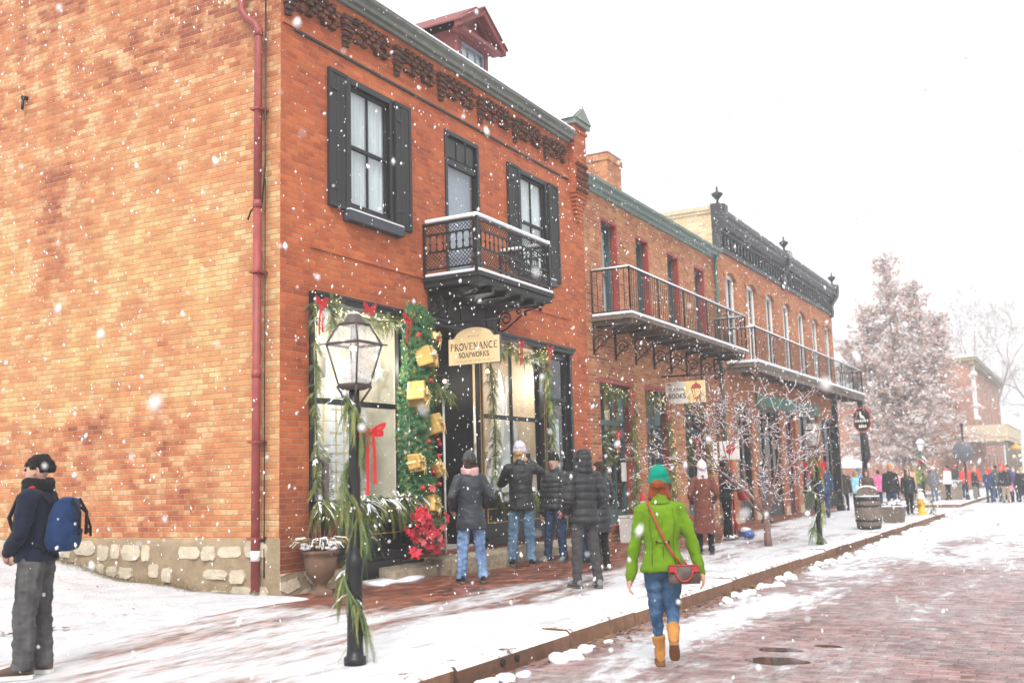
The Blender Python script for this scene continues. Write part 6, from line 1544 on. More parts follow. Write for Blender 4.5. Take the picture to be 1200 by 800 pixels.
def big_tree():
    root = empty('cypress_tree', (66, 9.6, .1), 'tall pyramid shaped tree with rusty snow dusted foliage beyond the shops', 'tree'); rnd = random.Random(5)
    mw, tips, m = MB(), [], MB(); b = V((66, 9.6, 0))
    mw.tube([b, b+V((0,.0,1.0)), b+V((0,.1,6)), b+V((0,0,11)), b+V((0,.1,14.2))], [.42,.34,.24,.12,.03], 10)
    def clump(p, s):
        n = int(34*s/.5)
        for k in range(n):
            q = p + V((rnd.gauss(0,s*.42), rnd.gauss(0,s*.42), rnd.gauss(0,s*.30))); m.mi = 0 if rnd.random() < .52 else 1; L = rnd.uniform(.06,.16)
            if rnd.random() < .42: m.mi = 2; q = q + V((0,0,s*.15)); L *= 1.05
            a = V((rnd.gauss(0,1), rnd.gauss(0,1), rnd.gauss(-.2,.5))).normalized()*L; c = a.orthogonal().normalized(); c.rotate(Matrix.Rotation(rnd.uniform(0,6.28), 3, a.normalized())); c *= L*rnd.uniform(.3,.5)
            m.add([q-a, q+c, q+a, q-c], [(0,1,2,3)])
    def limb(p0, dirv, Rr, r0, dens, cs):
        pts = [p0]
        for j in range(5): pts.append(pts[-1] + (dirv + V((rnd.gauss(0,.10), rnd.gauss(0,.10), -.06*j))).normalized()*Rr/5)
        mw.tube(pts, [r0*(1-j/6.5)+.008 for j in range(6)], 5, caps=False)
        for j in range(1, 6):
            for _ in range(3):
                if rnd.random() < dens:
                    q = pts[j] + V((rnd.gauss(0,.32), rnd.gauss(0,.32), rnd.gauss(.0,.26))); mw.tube([pts[j], (pts[j]+q)/2+V((0,0,.08)), q], [.02,.014,.006], 4, caps=False); clump(q, rnd.uniform(.26,.55)*cs)
    for k in range(66):      # broad lower crown
        t = (k+.5)/66; z = 2.0 + 6.6*t; az = k*2.4 + rnd.uniform(-.4,.4); limb(V((66, 9.65, z*.9)), V((math.cos(az), math.sin(az), .30+.35*t)), (4.4*(1-.42*t*t))*rnd.uniform(.62,1.12), .085*(1-.4*t), .72, 1.0)
    for (ly, lx, top, z0) in ((9.9,0,14.6,4.5),(8.35,.6,12.9,4.2),(7.2,-.4,10.4,3.6),(11.3,.3,11.6,3.8),(12.3,-.3,9.2,3.2)):   # upswept leaders with gaps between
        p = [V((66, 9.65, z0-1)), V((66+lx*.6, lerp(9.65, ly, .65), z0+1.4)), V((66+lx, ly, lerp(z0+1.4, top, .55))), V((66+lx, ly+.1, top))]; mw.tube(p, [.16,.12,.07,.02], 7, caps=False)
        n = int((top-z0)*3.6)
        for k in range(n):
            t = (k+.5)/n; q = p[1].lerp(p[2], t/.5) if t < .5 else p[2].lerp(p[3], (t-.5)/.5); az = k*2.4+rnd.uniform(-.5,.5)
            limb(q, V((math.cos(az)*.8, math.sin(az)*.8, .75)), (1.75*(1-t)+.45)*rnd.uniform(.6,1.15), .035, .44, .85)
    obj('trunk', mw, M['bark_far'], root); obj('crown', m, [M['leaf_rust'], M['leaf_rust2'], M['snow_leaf']], root)
big_tree()
def bare_tree(x, y, h, seed, label):
    root = empty('bare_tree', (x, y, 0), label, 'tree', 'bare trees beyond the far building'); rnd = random.Random(seed); mw, ms, tips, segs = MB(), MB(), [], []
    b = V((x, y, 0)); p = b+V((0,.3,h*.34)); mw.tube([b, b+V((.1,0,h*.17)), p], [.42,.33,.28], 9)
    for k in range(3):
        a = 2.1*k+seed; grow(mw, None, tips, p, V((.5*math.cos(a), .55*math.sin(a), 1)).normalized(), h*.25, .18, 5, rnd, .5, .10, 4, (2,3), .70, .62, .12, 0, .012)
    obj('trunk', mw, M['bark_far'], root)
    m = MB()
    for (q, d) in tips:
        for k in range(3): e = q+V((rnd.gauss(0,.3), rnd.gauss(0,.3), rnd.gauss(.15,.25))); m.tube([q, e], [.012,.006], 4, caps=False)
    obj('crown', m, M['bark_far'], root)
bare_tree(140, 9.6, 24, 3, 'tall bare tree behind the left end of far building'); bare_tree(142, 3.6, 21, 8, 'bare tree at the right beyond the porch'); bare_tree(150, 15.5, 22, 4, 'bare tree far behind the rusty cypress')
bare_tree(90, 8.0+22, 13, 9, 'bare tree behind the far low roofs')
m = MB(); rnd = random.Random(31)
# ------------------------------------------------------------------ people
def ell(cx, cy, z, rx, ry, n=16, tilt=0): return [(cx+rx*math.cos(2*PI*k/n), cy+ry*math.sin(2*PI*k/n), z + tilt*math.sin(2*PI*k/n)) for k in range(n)]
FAB = {}
def fab(key, col, kind='f', fade=None):
    if key not in FAB: FAB[key] = denim('denim_'+key, col, fade) if kind == 'd' else fabric('cloth_'+key, col, **({'rough':.55,'spec':.35} if kind == 'p' else {}))
    return FAB[key]
def ik(a, c, L1, L2, pole):
    d = c - a; L = min(d.length, (L1+L2)*.999); u = d.normalized(); x = (L1*L1 - L2*L2 + L*L)/(2*L); h = math.sqrt(max(0, L1*L1 - x*x)); pl = pole - u*pole.dot(u)
    if pl.length < 1e-4: pl = u.orthogonal()
    return a + u*x + pl.normalized()*h
def person(label, x, y, z, head, H=1.72, near=1, female=False, feet=((.0,0),(.0,0)), lift=(0,0), hands=None, elbow=None, group=None,
           coat=None, coat_mat=None, hem=.80, flare=1.0, puff=None, trouser=None, tw=1.0, shoe=None, shoe_kind='shoe', skin=None,
           hat=None, hat_mat=None, hair=None, hair_mat=None, hood=None, scarf=None, bag=None, headyaw=0, headpitch=0, lean=0, face=True, toe=(8,8), cat='person', hipshift=0, boot_mat=None, cuff=0):
    """local frame: faces +Y, right hand +X; head = heading of +Y in degrees from +X"""
    s = H/1.75; vox = {1:.0105, 2:.015, 3:.028}[near]; skin = skin or M['skin']
    root = empty('person', (x, y, z), label, cat, group, R(head-90)); P = lambda a, b, c: V((a*s, b*s, c*s))
    sw_ = .185 if not female else .165; hw = .088 if not female else .092
    ln = lambda zz: lean*max(0, zz-.92)
    hips = [P(-hw+hipshift, 0, .925), P(hw+hipshift, 0, .925)]; ank = [P(-hw*1.15, feet[0][0], .085+lift[0]), P(hw*1.15, feet[1][0], .085+lift[1])]
    for i in (0, 1): ank[i].x += feet[i][1]*s
    kn = [ik(hips[i], ank[i], .426*s, .416*s, V((0,1,0))) for i in (0,1)]
    sh = [P(-sw_, ln(1.42), 1.42), P(sw_, ln(1.42), 1.42)]
    hd_def = [P(-.27, .05, .84), P(.27, .05, .84)]
    wr = [ (P(*hands[i]) if hands and hands[i] else hd_def[i]) for i in (0,1)]
    el = [ik(sh[i], wr[i], .30*s, .265*s, V(elbow[i]) if elbow and elbow[i] else V((-.5 if i == 0 else .5, -1, -.2))) for i in (0,1)]
    hy, hp = R(headyaw), R(headpitch); hc = P(0, ln(1.62)+.018, 1.625); HR = Matrix.Rotation(hy, 3, 'Z') @ Matrix.Rotation(hp, 3, 'X')
    hq = lambda a, b, c: hc + HR @ V((a*s, b*s, c*s))
    # ---- body: one continuous surface
    m = MB()
    rings = [(.86,.12,.09),(.95,.135,.10),(1.08,.115,.085),(1.22,.13,.10),(1.36,.145,.10),(1.43,.12,.08),(1.47,.06,.055)]
    m.loft([ell(0, ln(zz)*s, zz*s, a*s, b*s) for zz, a, b in rings])
    for i in (0,1):
        m.cap(hips[i], kn[i], .072*s, .05*s); m.cap(kn[i], ank[i], .048*s, .034*s); m.cap(ank[i], ank[i]+P(0,.12,-.05), .032*s, .028*s)
        m.cap(sh[i]*.96+P(0,ln(1.42),1.42)*.04, el[i], .045*s, .036*s); m.cap(el[i], wr[i], .034*s, .025*s)
    m.cap(P(0,ln(1.42),1.42), hc+HR@P(0,-.01,-.05), .056*s, .052*s)
    # skull, jaw, nose, ears
    hr = [(-.118,.028,.030,.045),(-.105,.045,.052,.032),(-.075,.058,.070,.018),(-.03,.068,.086,.006),(.02,.074,.096,0),(.065,.073,.095,-.004),(.10,.058,.076,-.008),(.122,.03,.04,-.01)]
    m.loft([[hq(a*math.cos(2*PI*k/16), yo + b*math.sin(2*PI*k/16), zz) for k in range(16)] for zz, a, b, yo in hr])
    m.cap(hq(0,.090,.018), hq(0,.108,-.022), .009*s, .014*s, 8); m.cap(hq(-.035,.082,.03), hq(.035,.082,.03), .012*s, .012*s, 8); m.cap(hq(-.018,.082,-.065), hq(.018,.082,-.065), .010*s, .010*s, 8)
    for e in (-1, 1): m.cap(hq(e*.073,.0,.02), hq(e*.078,.002,-.03), .014*s, .009*s, 8)
    # hands: palm, four fingers, thumb
    hb = MB()
    for i in (0,1):
        sg = -1 if i == 0 else 1; f = (wr[i]-el[i]).normalized(); inn = V((-sg,0,0)) - f*V((-sg,0,0)).dot(f); inn.normalize(); fw = f.cross(inn)*(1 if sg > 0 else -1)
        if fw.y < 0: fw = -fw
        pc = wr[i] + f*.045*s
        T = hb if near <= 2 else m
        T.cap(wr[i]-f*.02*s, pc, .024*s, .030*s, 8)
        T.loft([[pc + fw*(a*.040*s) + inn*(b*.013*s) + f*(t*s) for a, b in ((-1,-1),(0,-1.2),(1,-1),(1,1),(0,1.2),(-1,1))] for t in (-.03,0,.045)])
        for j, (o, L) in enumerate(((-.031,.058),(-.010,.072),(.011,.076),(.032,.066))):
            a0 = pc + fw*(o*s) + f*(.040*s); a1 = a0 + (f*.9+inn*.35).normalized()*L*.5*s; a2 = a1 + (f*.55+inn*.85).normalized()*L*.55*s
            T.cap(a0, a1, .0092*s, .0085*s, 7); T.cap(a1, a2, .0085*s, .007*s, 7)
        t0 = pc + fw*.034*s - f*.02*s; t1 = t0 + (fw*.7+f*.6+inn*.3).normalized()*.038*s; T.cap(t0, t1, .012*s, .010*s, 7); T.cap(t1, t1 + (f*.9+inn*.4).normalized()*.03*s, .010*s, .008*s, 7)
    if near <= 2:
        me = modded(hb, 'h', [('REMESH', dict(mode='VOXEL', voxel_size=.0046 if near == 1 else .0065)), ('SMOOTH', dict(factor=.5, iterations=1))])
        hv = [tuple(v.co) for v in me.vertices]; hf = [tuple(p.vertices) for p in me.polygons]; bpy.data.meshes.remove(me)
        me = modded(m, 'b', [('REMESH', dict(mode='VOXEL', voxel_size=.009 if near == 1 else .013)), ('SMOOTH', dict(factor=.5, iterations=2))])
        mm = MB(); mm.add([tuple(v.co) for v in me.vertices], [tuple(p.vertices) for p in me.polygons], True); mm.add(hv, hf, True); bpy.data.meshes.remove(me)
        body = obj('body', mm, skin, root, local=True)
    else: body = fuse('body', m, .016, skin, root, sm=1)
    if face and near <= 2:
        m = MB(); [m.sph(hq(e*.030, .088, .012), .0115*s, 8, 6) for e in (-1,1)]; obj('eyes', m, M['eye_white'], root, local=True)
        m = MB(); [m.sph(hq(e*.030, .0965, .012), .0058*s, 8, 6) for e in (-1,1)]; [m.tube([hq(e*.014,.096,.036), hq(e*.03,.098,.041), hq(e*.048,.088,.036)], .0042*s, 5) for e in (-1,1)]; obj('pupils', m, M['eye_dark'], root, local=True)
        m = MB(); m.tube([hq(-.024,.088,-.058), hq(-.009,.097,-.055), hq(.009,.097,-.055), hq(.024,.088,-.058)], [.003*s,.0062*s,.0062*s,.003*s], 6); obj('lips', m, M['lips'], root, local=True)
    # ---- trousers
    if trouser:
        m = MB(); m.loft([ell(hipshift*s*.8, 0, zz*s, a*s, b*s) for zz, a, b in ((.80,.10,.085),(.86,.150,.115),(.94,.150,.115),(1.02,.138,.105),(1.06,.12,.09))])
        for i in (0,1):
            top = hips[i]*1.0; top.z -= .02*s; A = ank[i] + V((0,0,.0)); m.cap(top, kn[i], (.098 if hem > .84 else .088)*s*min(tw,1.12), .068*s*tw); 
            end = A.lerp(kn[i], .08 if shoe_kind == 'shoe' else .30); m.cap(kn[i], end, .067*s*tw, (.058 if shoe_kind == 'shoe' else .043)*s*(tw if shoe_kind == 'shoe' else 1))
            if shoe_kind == 'shoe':
                dwn = (A-kn[i]).normalized(); m.tube([end, end+dwn*.035*s, end+dwn*.055*s], [.060*s*tw, .063*s*tw, .058*s*tw], 12)
        fuse('trousers', m, vox, trouser, root, wr=.012 if near == 1 else .007, wf=10, sm=2, aniso=(1,1,1.9))
    # ---- shoes or boots
    for i in (0,1):
        sg = -1 if i == 0 else 1; m = MB(); A = ank[i]; pitch = math.atan2(lift[i], .22) if lift[i] > .02 else 0; pitch = min(pitch*1.0, R(62)); tz = R(toe[i])*-sg
        Rm = Matrix.Rotation(tz, 3, 'Z') @ Matrix.Rotation(-pitch, 3, 'X')
        sc = s*(1.0 if not female else .92)
        if shoe_kind == 'boot':
            prof = [(-.075,.034,.095),(-.05,.042,.11),(.0,.043,.12),(.06,.048,.10),(.12,.046,.075),(.17,.036,.055),(.19,.02,.04)]
        else: prof = [(-.08,.030,.075),(-.05,.040,.10),(.0,.042,.115),(.05,.044,.095),(.11,.048,.070),(.165,.040,.055),(.19,.022,.038)]
        rg = []; rs_ = []
        for (yy, w, h) in prof:
            rg.append([A + Rm @ (V((w*math.cos(a), yy, -.058 + (h*.5)*(1+math.sin(a)) - .0))*sc) for a in [2*PI*k/14 for k in range(14)]])
            rs_.append([A + Rm @ (V((w*1.08*c, yy*1.04, zz))*sc) for c, zz in ((-1,-.085),(1,-.085),(1,-.052),(-1,-.052))])
        m.loft(rg)
        if shoe_kind == 'boot': 
            up_ = (kn[i]-A).normalized(); m.tube([A+Rm@V((0,-.01,0))*sc, A+up_*.08*s, A+up_*.17*s, A+up_*.19*s], [.053*sc,.058*sc,.066*sc,.064*sc], 14); m.tube([A+up_*.165*s, A+up_*.195*s], [.068*sc,.068*sc], 14)
        so = fuse('boot' if shoe_kind == 'boot' else 'shoe', m, .0085 if near == 1 else vox*.8, shoe, root, wr=.003, wf=25, sm=1)
        if near <= 2:
            m = MB(); m.loft(rs_, smooth=False); obj('sole', m, M['sole_w'] if (label and 'backpack' in label) else M['sole_t'] if shoe_kind == 'boot' else M['sole'], so, local=True)
    # ---- coat
    if coat:
        m = MB(); f_ = flare; q = .0 if not female else -.012
        tops = [(hem, .185*f_, .150*f_), (hem+.02, .19*f_, .155*f_), (lerp(hem,1.05,.5), lerp(.19*f_,.182+q,.5), lerp(.155*f_,.142,.5)), (1.05,.172+q,.134), (1.18,.172+q*.6,.138), (1.30,.185+q*.6,.142), (1.38,.182+q,.130), (1.44,.135,.105), (1.485,.082,.082), (1.51,.075,.078)]
        if hem > 1.0: tops = [t for t in tops if t[0] >= hem]
        m.loft([ell(hipshift*s*.5*(1 if zz < 1.1 else 0), ln(zz)*s, zz*s, a*s, b*s, 20) for zz, a, b in tops])
        sr = (.080,.064,.052) if not puff else (.090,.078,.062)
        if female and not puff: sr = (.070,.058,.048)
        for i in (0,1):
            a = sh[i].copy(); a.z -= .015*s; m.cap(a, el[i], sr[0]*s, sr[1]*s); e2 = wr[i] - (wr[i]-el[i]).normalized()*.005*s; m.cap(el[i], e2, sr[1]*s, sr[2]*s)
            m.cap(P(0,ln(1.42),1.41), a, .09*s, .078*s)
        fuse('coat', m, vox, coat, root, wr=(.012 if near == 1 else .008) if not puff else .006, wf=8, sm=2, puff=puff, aniso=(1,1,1.35))
        m = MB(); cl = [ell(0, (ln(1.5)-.01)*s, (1.46)*s, .098*s, .098*s), ell(0, (ln(1.5)-.005)*s, 1.50*s, .085*s, .09*s), ell(0, (ln(1.5)+.005)*s, 1.545*s, .078*s, .086*s, tilt=-.012*s)]; m.loft(cl); fuse('collar', m, max(.010, vox*.8), coat, root, wr=.003, wf=18, sm=1)
    if scarf:
        m = MB()
        for k in range(3): m.tube([P(.098*math.cos(t), ln(1.5)+.008+.102*math.sin(t), 1.475+.028*k+.012*math.sin(2*t+k)) for t in [2*PI*j/16 for j in range(17)]], .030*s, 8)
        fuse('scarf', m, max(.010, vox*.8), scarf, root, wr=.007, wf=22, sm=2)
    # ---- hair
    if hair:
        m = MB(); hm = hair_mat
        m.loft([[hq(a*1.10*math.cos(2*PI*k/16), yo-.012 + b*1.08*math.sin(2*PI*k/16) - (.03 if zz < .06 else 0), zz) for k in range(16)] for zz, a, b, yo in [(-.02,.06,.066,-.02),(.02,.072,.078,-.018),(.065,.075,.094,-.006),(.10,.064,.084,-.008),(.130,.036,.05,-.01)]])
        if hair == 'long':
            m.loft([[hq(a*math.cos(2*PI*k/14), -.045+yo+b*math.sin(2*PI*k/14), zz) for k in range(14)] for zz, a, b, yo in [(.04,.084,.055,0),(-.06,.095,.06,.004),(-.14,.105,.058,-.012),(-.22,.098,.046,-.035),(-.29,.07,.03,-.05)]])
        elif hair == 'bob':
            m.loft([[hq(a*math.cos(2*PI*k/14), -.03+b*math.sin(2*PI*k/14), zz) for k in range(14)] for zz, a, b in [(.05,.084,.07),(-.04,.094,.074),(-.085,.102,.068),(-.115,.106,.058),(-.14,.08,.035)]])
        elif hair == 'messy':
            rr = random.Random(3)
            for k in range(150):
                a, e = rr.uniform(0, 2*PI), rr.uniform(-.15, 1.5); d = V((math.cos(a)*math.cos(e), math.sin(a)*math.cos(e)-.15, math.sin(e)))
                p0 = V((d.x*.078, d.y*.1, .02+d.z*.095)); m.sph(hq(*p0), rr.uniform(.010,.026)*s, 7, 5)
        fuse('hair', m, .0085 if near == 1 else vox*.8, hm, root, wr=.010 if near == 1 else .006, wf=26, sm=1, aniso=(1,1,.35) if hair != 'messy' else (1,1,1))
    # ---- hats and hoods
    if hat:
        m = MB(); tall = .175 if hat != 'cap' else .14
        rr = [(.028,.092,.112,-.006),(.03,.096,.116,-.006),(.072,.096,.115,-.008),(.078,.090,.109,-.008),(.11,.082,.098,-.016),(.145,.060,.072,-.022),(tall,.025,.03,-.026),(tall+.006,.006,.008,-.026)]
        if hat == 'slouch': rr = [(.02,.096,.114,-.006),(.022,.101,.119,-.008),(.068,.101,.118,-.010),(.075,.094,.113,-.012),(.115,.091,.108,-.026),(.150,.074,.086,-.038),(.178,.045,.05,-.046),(.19,.008,.008,-.05)]
        m.loft([[hq(a*math.cos(2*PI*k/20), yo+b*math.sin(2*PI*k/20), zz-.02*math.sin(2*PI*k/20)*-1*.6) for k in range(20)] for zz, a, b, yo in rr])
        if hat == 'pom': m.sph(hq(0,-.03,.205), .036*s, 10, 8, .1)
        def rib(me):
            c0 = hc
            for v in me.vertices:
                d = v.co - c0; a = math.atan2(d.y, d.x); k = 1 + .012*math.sin(a*26); v.co.x = c0.x + d.x*k; v.co.y = c0.y + d.y*k
        fuse('hat', m, .0085 if near == 1 else vox*.8, hat_mat, root, sm=1, wr=.003, wf=20, extra=rib if near <= 2 else None)
    if hood:
        m = MB()
        for k in range(7):
            t = k/6; a = lerp(-35, 205, t)
        m.loft([[hq(a*math.cos(2*PI*k/18), yo + b*math.sin(2*PI*k/18), zz) for k in range(18)] for zz, a, b, yo in [(-.16,.125,.105,-.03),(-.10,.118,.105,-.035),(-.02,.112,.115,-.035),(.06,.110,.122,-.03),(.11,.092,.108,-.03),(.15,.055,.07,-.035),(.165,.02,.025,-.04)]])
        fuse('hood', m, max(.011, vox*.8), hood, root, wr=.009, wf=12, sm=2, puff=(puff[0]*.8, puff[1]*.7) if puff else None)
    return root, dict(P=P, sh=sh, el=el, wr=wr, s=s, hq=hq, kn=kn, ank=ank)
M['sole_t'] = plain('boot_sole', (.22,.10,.035), .8); M['sole'] = plain('shoe_sole', (.10,.085,.07), .8); M['sole_w'] = plain('shoe_sole_pale', (.55,.53,.50), .8)
DJ = fab('blue', (.055,.10,.22), 'd', (.24,.36,.54)); DJ2 = fab('mid', (.035,.075,.13), 'd', (.15,.24,.33)); DJ3 = fab('dark', (.012,.022,.05), 'd', (.05,.085,.15)); DJ4 = fab('green_lady', (.022,.055,.12), 'd', (.11,.19,.31))
BLK = fab('black', (.011,.012,.014), 'p'); BLK2 = fab('black_wool', (.010,.010,.011)); GRY = fab('puffer_grey', (.032,.034,.037), 'p'); CHR = fab('charcoal', (.050,.047,.048)); NAVY = fab('navy', (.009,.012,.024))
SHB = fab('shoe_black', (.014,.014,.015)); SHW = fab('shoe_white', (.62,.62,.62)); SHG = fab('shoe_grey', (.16,.165,.17)); SHR = fab('shoe_brown', (.09,.06,.045))
HRB = fab('hair_black', (.010,.009,.009)); HRD = fab('hair_dark', (.03,.02,.014)); HRR = fab('hair_red', (.20,.05,.018)); HRG = fab('hair_grey', (.46,.42,.44)); HRL = fab('hair_blond', (.36,.24,.12))
# woman in green, walking up the street
gw, J = person('woman in bright green jacket and teal beanie walking away on brick street', 8.22, 3.17, 0, 24, 1.60, 1, True, feet=((.17,.05),(-.27,-.055)), lift=(0,.19), hands=((-.30,.03,.80),(.335,-.02,.845)), elbow=((-1,-.6,0),(1,-.7,0)),
    coat=fab('lime', (.105,.20,.006)), hem=.855, flare=1.09, trouser=DJ4, shoe=fab('boot_tan', (.36,.165,.045)), shoe_kind='boot', hat='slouch', hat_mat=fab('teal_knit', (.0,.20,.135)), hair='bob', hair_mat=HRR, toe=(2,4), headyaw=-6)
P = J['P']
m = MB(); m.tube([P(-.06,-.128,1.13), P(.06,-.128,1.13)], .016, 6); obj('belt_tab', m, fab('lime', 0), gw, local=True)
m = MB(); m.tube([P(0,-.085,1.47), P(0,-.118,1.40), P(0,-.142,1.28), P(0,-.134,1.10), P(0,-.150,.95), P(0,-.158,.88)], .0035, 5)
for sd in (-1,1): m.tube([P(sd*.10,-.085,1.43), P(sd*.115,-.115,1.30), P(sd*.095,-.122,1.12), P(sd*.105,-.138,.90)], .003, 5)
obj('back_seam', m, fab('lime_dark', (.06,.12,.004)), gw, local=True)
m = MB(); [m.sph(P(a,-.150,1.13), .010, 8, 6) for a in (-.055,.055)]; obj('button', m, M['charcoal'], gw, local=True)
# her handbag on a long strap
M['bagbrown'] = plain('handbag_brown', (.055,.03,.022), .5, .4, 60); M['bagred'] = plain('handbag_red', (.36,.025,.03), .45)
def local_thing(name, label, cat, base, rz): return empty(name, base, label, cat, None, rz)
hb_ = local_thing('handbag', 'small brown handbag with red handles on the hip of the woman in green', 'handbag', (8.22, 3.17, 0), R(24-90))
m = MB(); c = P(.17,-.175,.845); m.loft([[c+V((xx, b*.058, zz*1.0)) for b, zz in ((-1,-.075),(1,-.075),(.95,.0),(.6,.062),(-.6,.062),(-.95,0))] for xx in (-.125,-.12,0,.12,.125)]); obj('bag_body', m, M['bagbrown'], hb_, local=True, bevel=.012)
m = MB(); m.tube([c+V((-.12,0,.066)), c+V((.12,0,.066))], .009, 6)
m.tube([c+V((.07*math.cos(R(a)), -.062, .03-.085*math.sin(R(a)))) for a in range(0,181,15)], .008, 6); [m.box(c.x+a-.03, c.y-.066, c.z+.02, c.x+a+.03, c.y-.05, c.z+.062) for a in (-.09,.09)]; obj('handle', m, M['bagred'], hb_, local=True)
m = MB(); st = [P(.155,-.165,.92), P(.06,-.165,1.05), P(-.02,-.158,1.22), P(-.085,-.135,1.38), P(-.115,-.07,1.468), P(-.12,.02,1.475), P(-.09,.12,1.40), P(.0,.155,1.2), P(.15,.14,1.0), P(.22,-.02,.90), P(.23,-.14,.90)]
m.tube(st, .010, 6); obj('strap', m, M['bagred'], hb_, local=True)
# man with the backpack
mp, J = person('man in navy jacket and baggy black jeans with blue backpack standing at left edge', 5.36, 7.28, .165, 120, 1.70, 1, feet=((.03,-.02),(-.02,.03)), hands=((-.10,.19,.98),(.12,.19,.96)), elbow=((-.9,-.6,-.2),(.9,-.6,-.2)), coat=NAVY, hem=.90, flare=1.06,
    trouser=fab('blackdenim', (.032,.031,.032), 'd', (.125,.12,.12)), tw=1.38, shoe=SHR, scarf=BLK2, hair='messy', hair_mat=HRB, headyaw=8, toe=(12,14))
P = J['P']; mpr = mp
m = MB()
for sd in (1, -1):
    m.tube([P(sd*.08, .0, 1.488), P(sd*.15, .0, 1.468), P(sd*.215, .0, 1.425)], [.030,.030,.026], 8)
for i in range(len(m.v)): 
    v = m.v[i]; m.v[i] = (v[0], v[1]*1.0-.0, v[2]-.004)
obj('red_shoulder_stripe', m, M['ribbon'], mp, local=True)
bp = empty('backpack', (5.36, 7.28, .165), 'dark blue canvas backpack with black straps on the man at left edge', 'backpack', None, R(120-90))
m = MB(); m.loft([[P(a*math.cos(2*PI*k/18)*(1.05), -.215+b*math.sin(2*PI*k/18), zz) for k in range(18)] for zz, a, b in ((.92,.11,.07),(.94,.17,.12),(1.02,.195,.145),(1.14,.185,.135),(1.27,.155,.105),(1.36,.12,.075),(1.375,.06,.03))]); BPM = fab('backpack_blue', (.012,.030,.085)); m.v = [(v[0]*.88, -.10+(v[1]+.10)*.92, 1.38+(v[2]-1.38)*.90) for v in m.v]; fuse('bag_body', m, .0105, BPM, bp, wr=.011, wf=9, sm=2)
m = MB(); m.loft([[P(a*math.cos(2*PI*k/18), -.25+b*math.sin(2*PI*k/18), zz) for k in range(18)] for zz, a, b in ((1.17,.135,.10),(1.18,.15,.112),(1.28,.158,.098),(1.38,.135,.078),(1.405,.07,.04))]); m.v = [(v[0]*.88, -.10+(v[1]+.10)*.92, 1.38+(v[2]-1.38)*.90) for v in m.v]; fuse('top_flap', m, .0105, BPM, bp, wr=.008, wf=12, sm=2)
m = MB(); 
for a in (-.07,.07): m.tube([P(a,-.30,1.39), P(a,-.362,1.28), P(a,-.36,1.10)], .013, 6); m.box(*(P(a,-.375,1.13)-V((.018,.006,.02))), *(P(a,-.375,1.13)+V((.018,.012,.02))))
m.tube([P(.02,-.18,1.38), P(.05,-.27,1.36), P(.13,-.33,1.28), P(.16,-.36,1.16), P(.17,-.36,1.08)], .011, 6)
for sd in (-1,1): m.tube([P(sd*.10,-.12,1.36), P(sd*.13,-.03,1.475), P(sd*.14,.10,1.42), P(sd*.15,.165,1.25), P(sd*.165,.10,1.08), P(sd*.15,-.12,1.0)], .017, 6)
obj('strap', m, BLK2, bp, local=True)
# group by the shop window
person('woman in dark hooded jacket and light blue jeans facing the shop doorway', 11.86, 7.26, .24, 42, 1.70, 1, True, feet=((.0,-.04),(-.02,.04)), hands=((-.24,.10,1.0),(.22,.14,1.02)), coat=fab('slate', (.016,.020,.026), 'p'), hem=.72, flare=1.10, trouser=DJ, tw=1.18, shoe=SHB, scarf=fab('dusty_pink', (.42,.25,.24)), hat='beanie', hat_mat=fab('beanie_grey', (.05,.055,.06)), hair='bob', hair_mat=HRD, headyaw=14, headpitch=-6)
person('person in black coat and pale lilac beanie raising a phone toward shop window', 14.25, 7.80, .26, 30, 1.86, 1, feet=((.02,-.05),(-.03,.03)), hands=((-.08,.30,1.30),(.13,.30,1.52)), elbow=((-.9,-.1,-.8),(.9,.1,-.7)), coat=BLK, hem=.80, flare=1.05, trouser=DJ2, tw=1.22, shoe=SHB, hat='slouch', hat_mat=fab('lilac', (.50,.47,.56)), hair='bob', hair_mat=HRL, headyaw=-5)
ph = empty('phone', (14.25, 7.80, .26), 'dark phone held up by the person in lilac beanie', 'phone', None, R(30-90)); s_ = 1.86/1.75; m = MB(); m.box(.02*s_, .385*s_, 1.56*s_, .17*s_, .395*s_, 1.64*s_); obj('phone_case', m, M['black'], ph, local=True, bevel=.006)
person('man in grey puffer jacket, dark jeans and black beanie facing the street', 15.05, 7.60, .25, 172, 1.72, 1, feet=((.0,-.03),(.05,.05)), hands=((-.20,.12,.86),(.25,.03,.80)), coat=GRY, hem=.86, puff=(.085,.014), trouser=DJ3, tw=1.15, shoe=SHG, hat='beanie', hat_mat=BLK2, headyaw=14, hair='short', hair_mat=HRD, toe=(14,18))
person('tall person in black hooded puffer jacket and grey trousers with back to camera', 12.05, 5.68, .195, 52, 1.72, 1, feet=((.05,-.01),(-.04,.05)), hands=((-.20,.14,.98),(.19,.16,.98)), coat=fab('puffer_black', (.015,.0155,.0175), 'p'), hem=.84, flare=1.06, puff=(.10,.017), trouser=CHR, tw=1.08, shoe=SHG, hood=fab('puffer_black', 0), headyaw=12, toe=(10,14))
person('woman in long black coat standing behind the hooded puffer jacket', 14.15, 6.40, .215, 75, 1.60, 1, True, hands=((-.2,.14,.95),(.2,.14,.95)), coat=BLK, hem=.62, flare=1.05, puff=(.10,.012), trouser=BLK2, shoe=SHW, hair='bob', hair_mat=HRD, headyaw=10)
person('dark haired man in black jacket half hidden beside the hooded puffer jacket', 15.0, 7.05, .24, 150, 1.80, 2, coat=BLK2, hem=.82, trouser=DJ3, shoe=SHB, hair='short', hair_mat=HRB, headyaw=10)
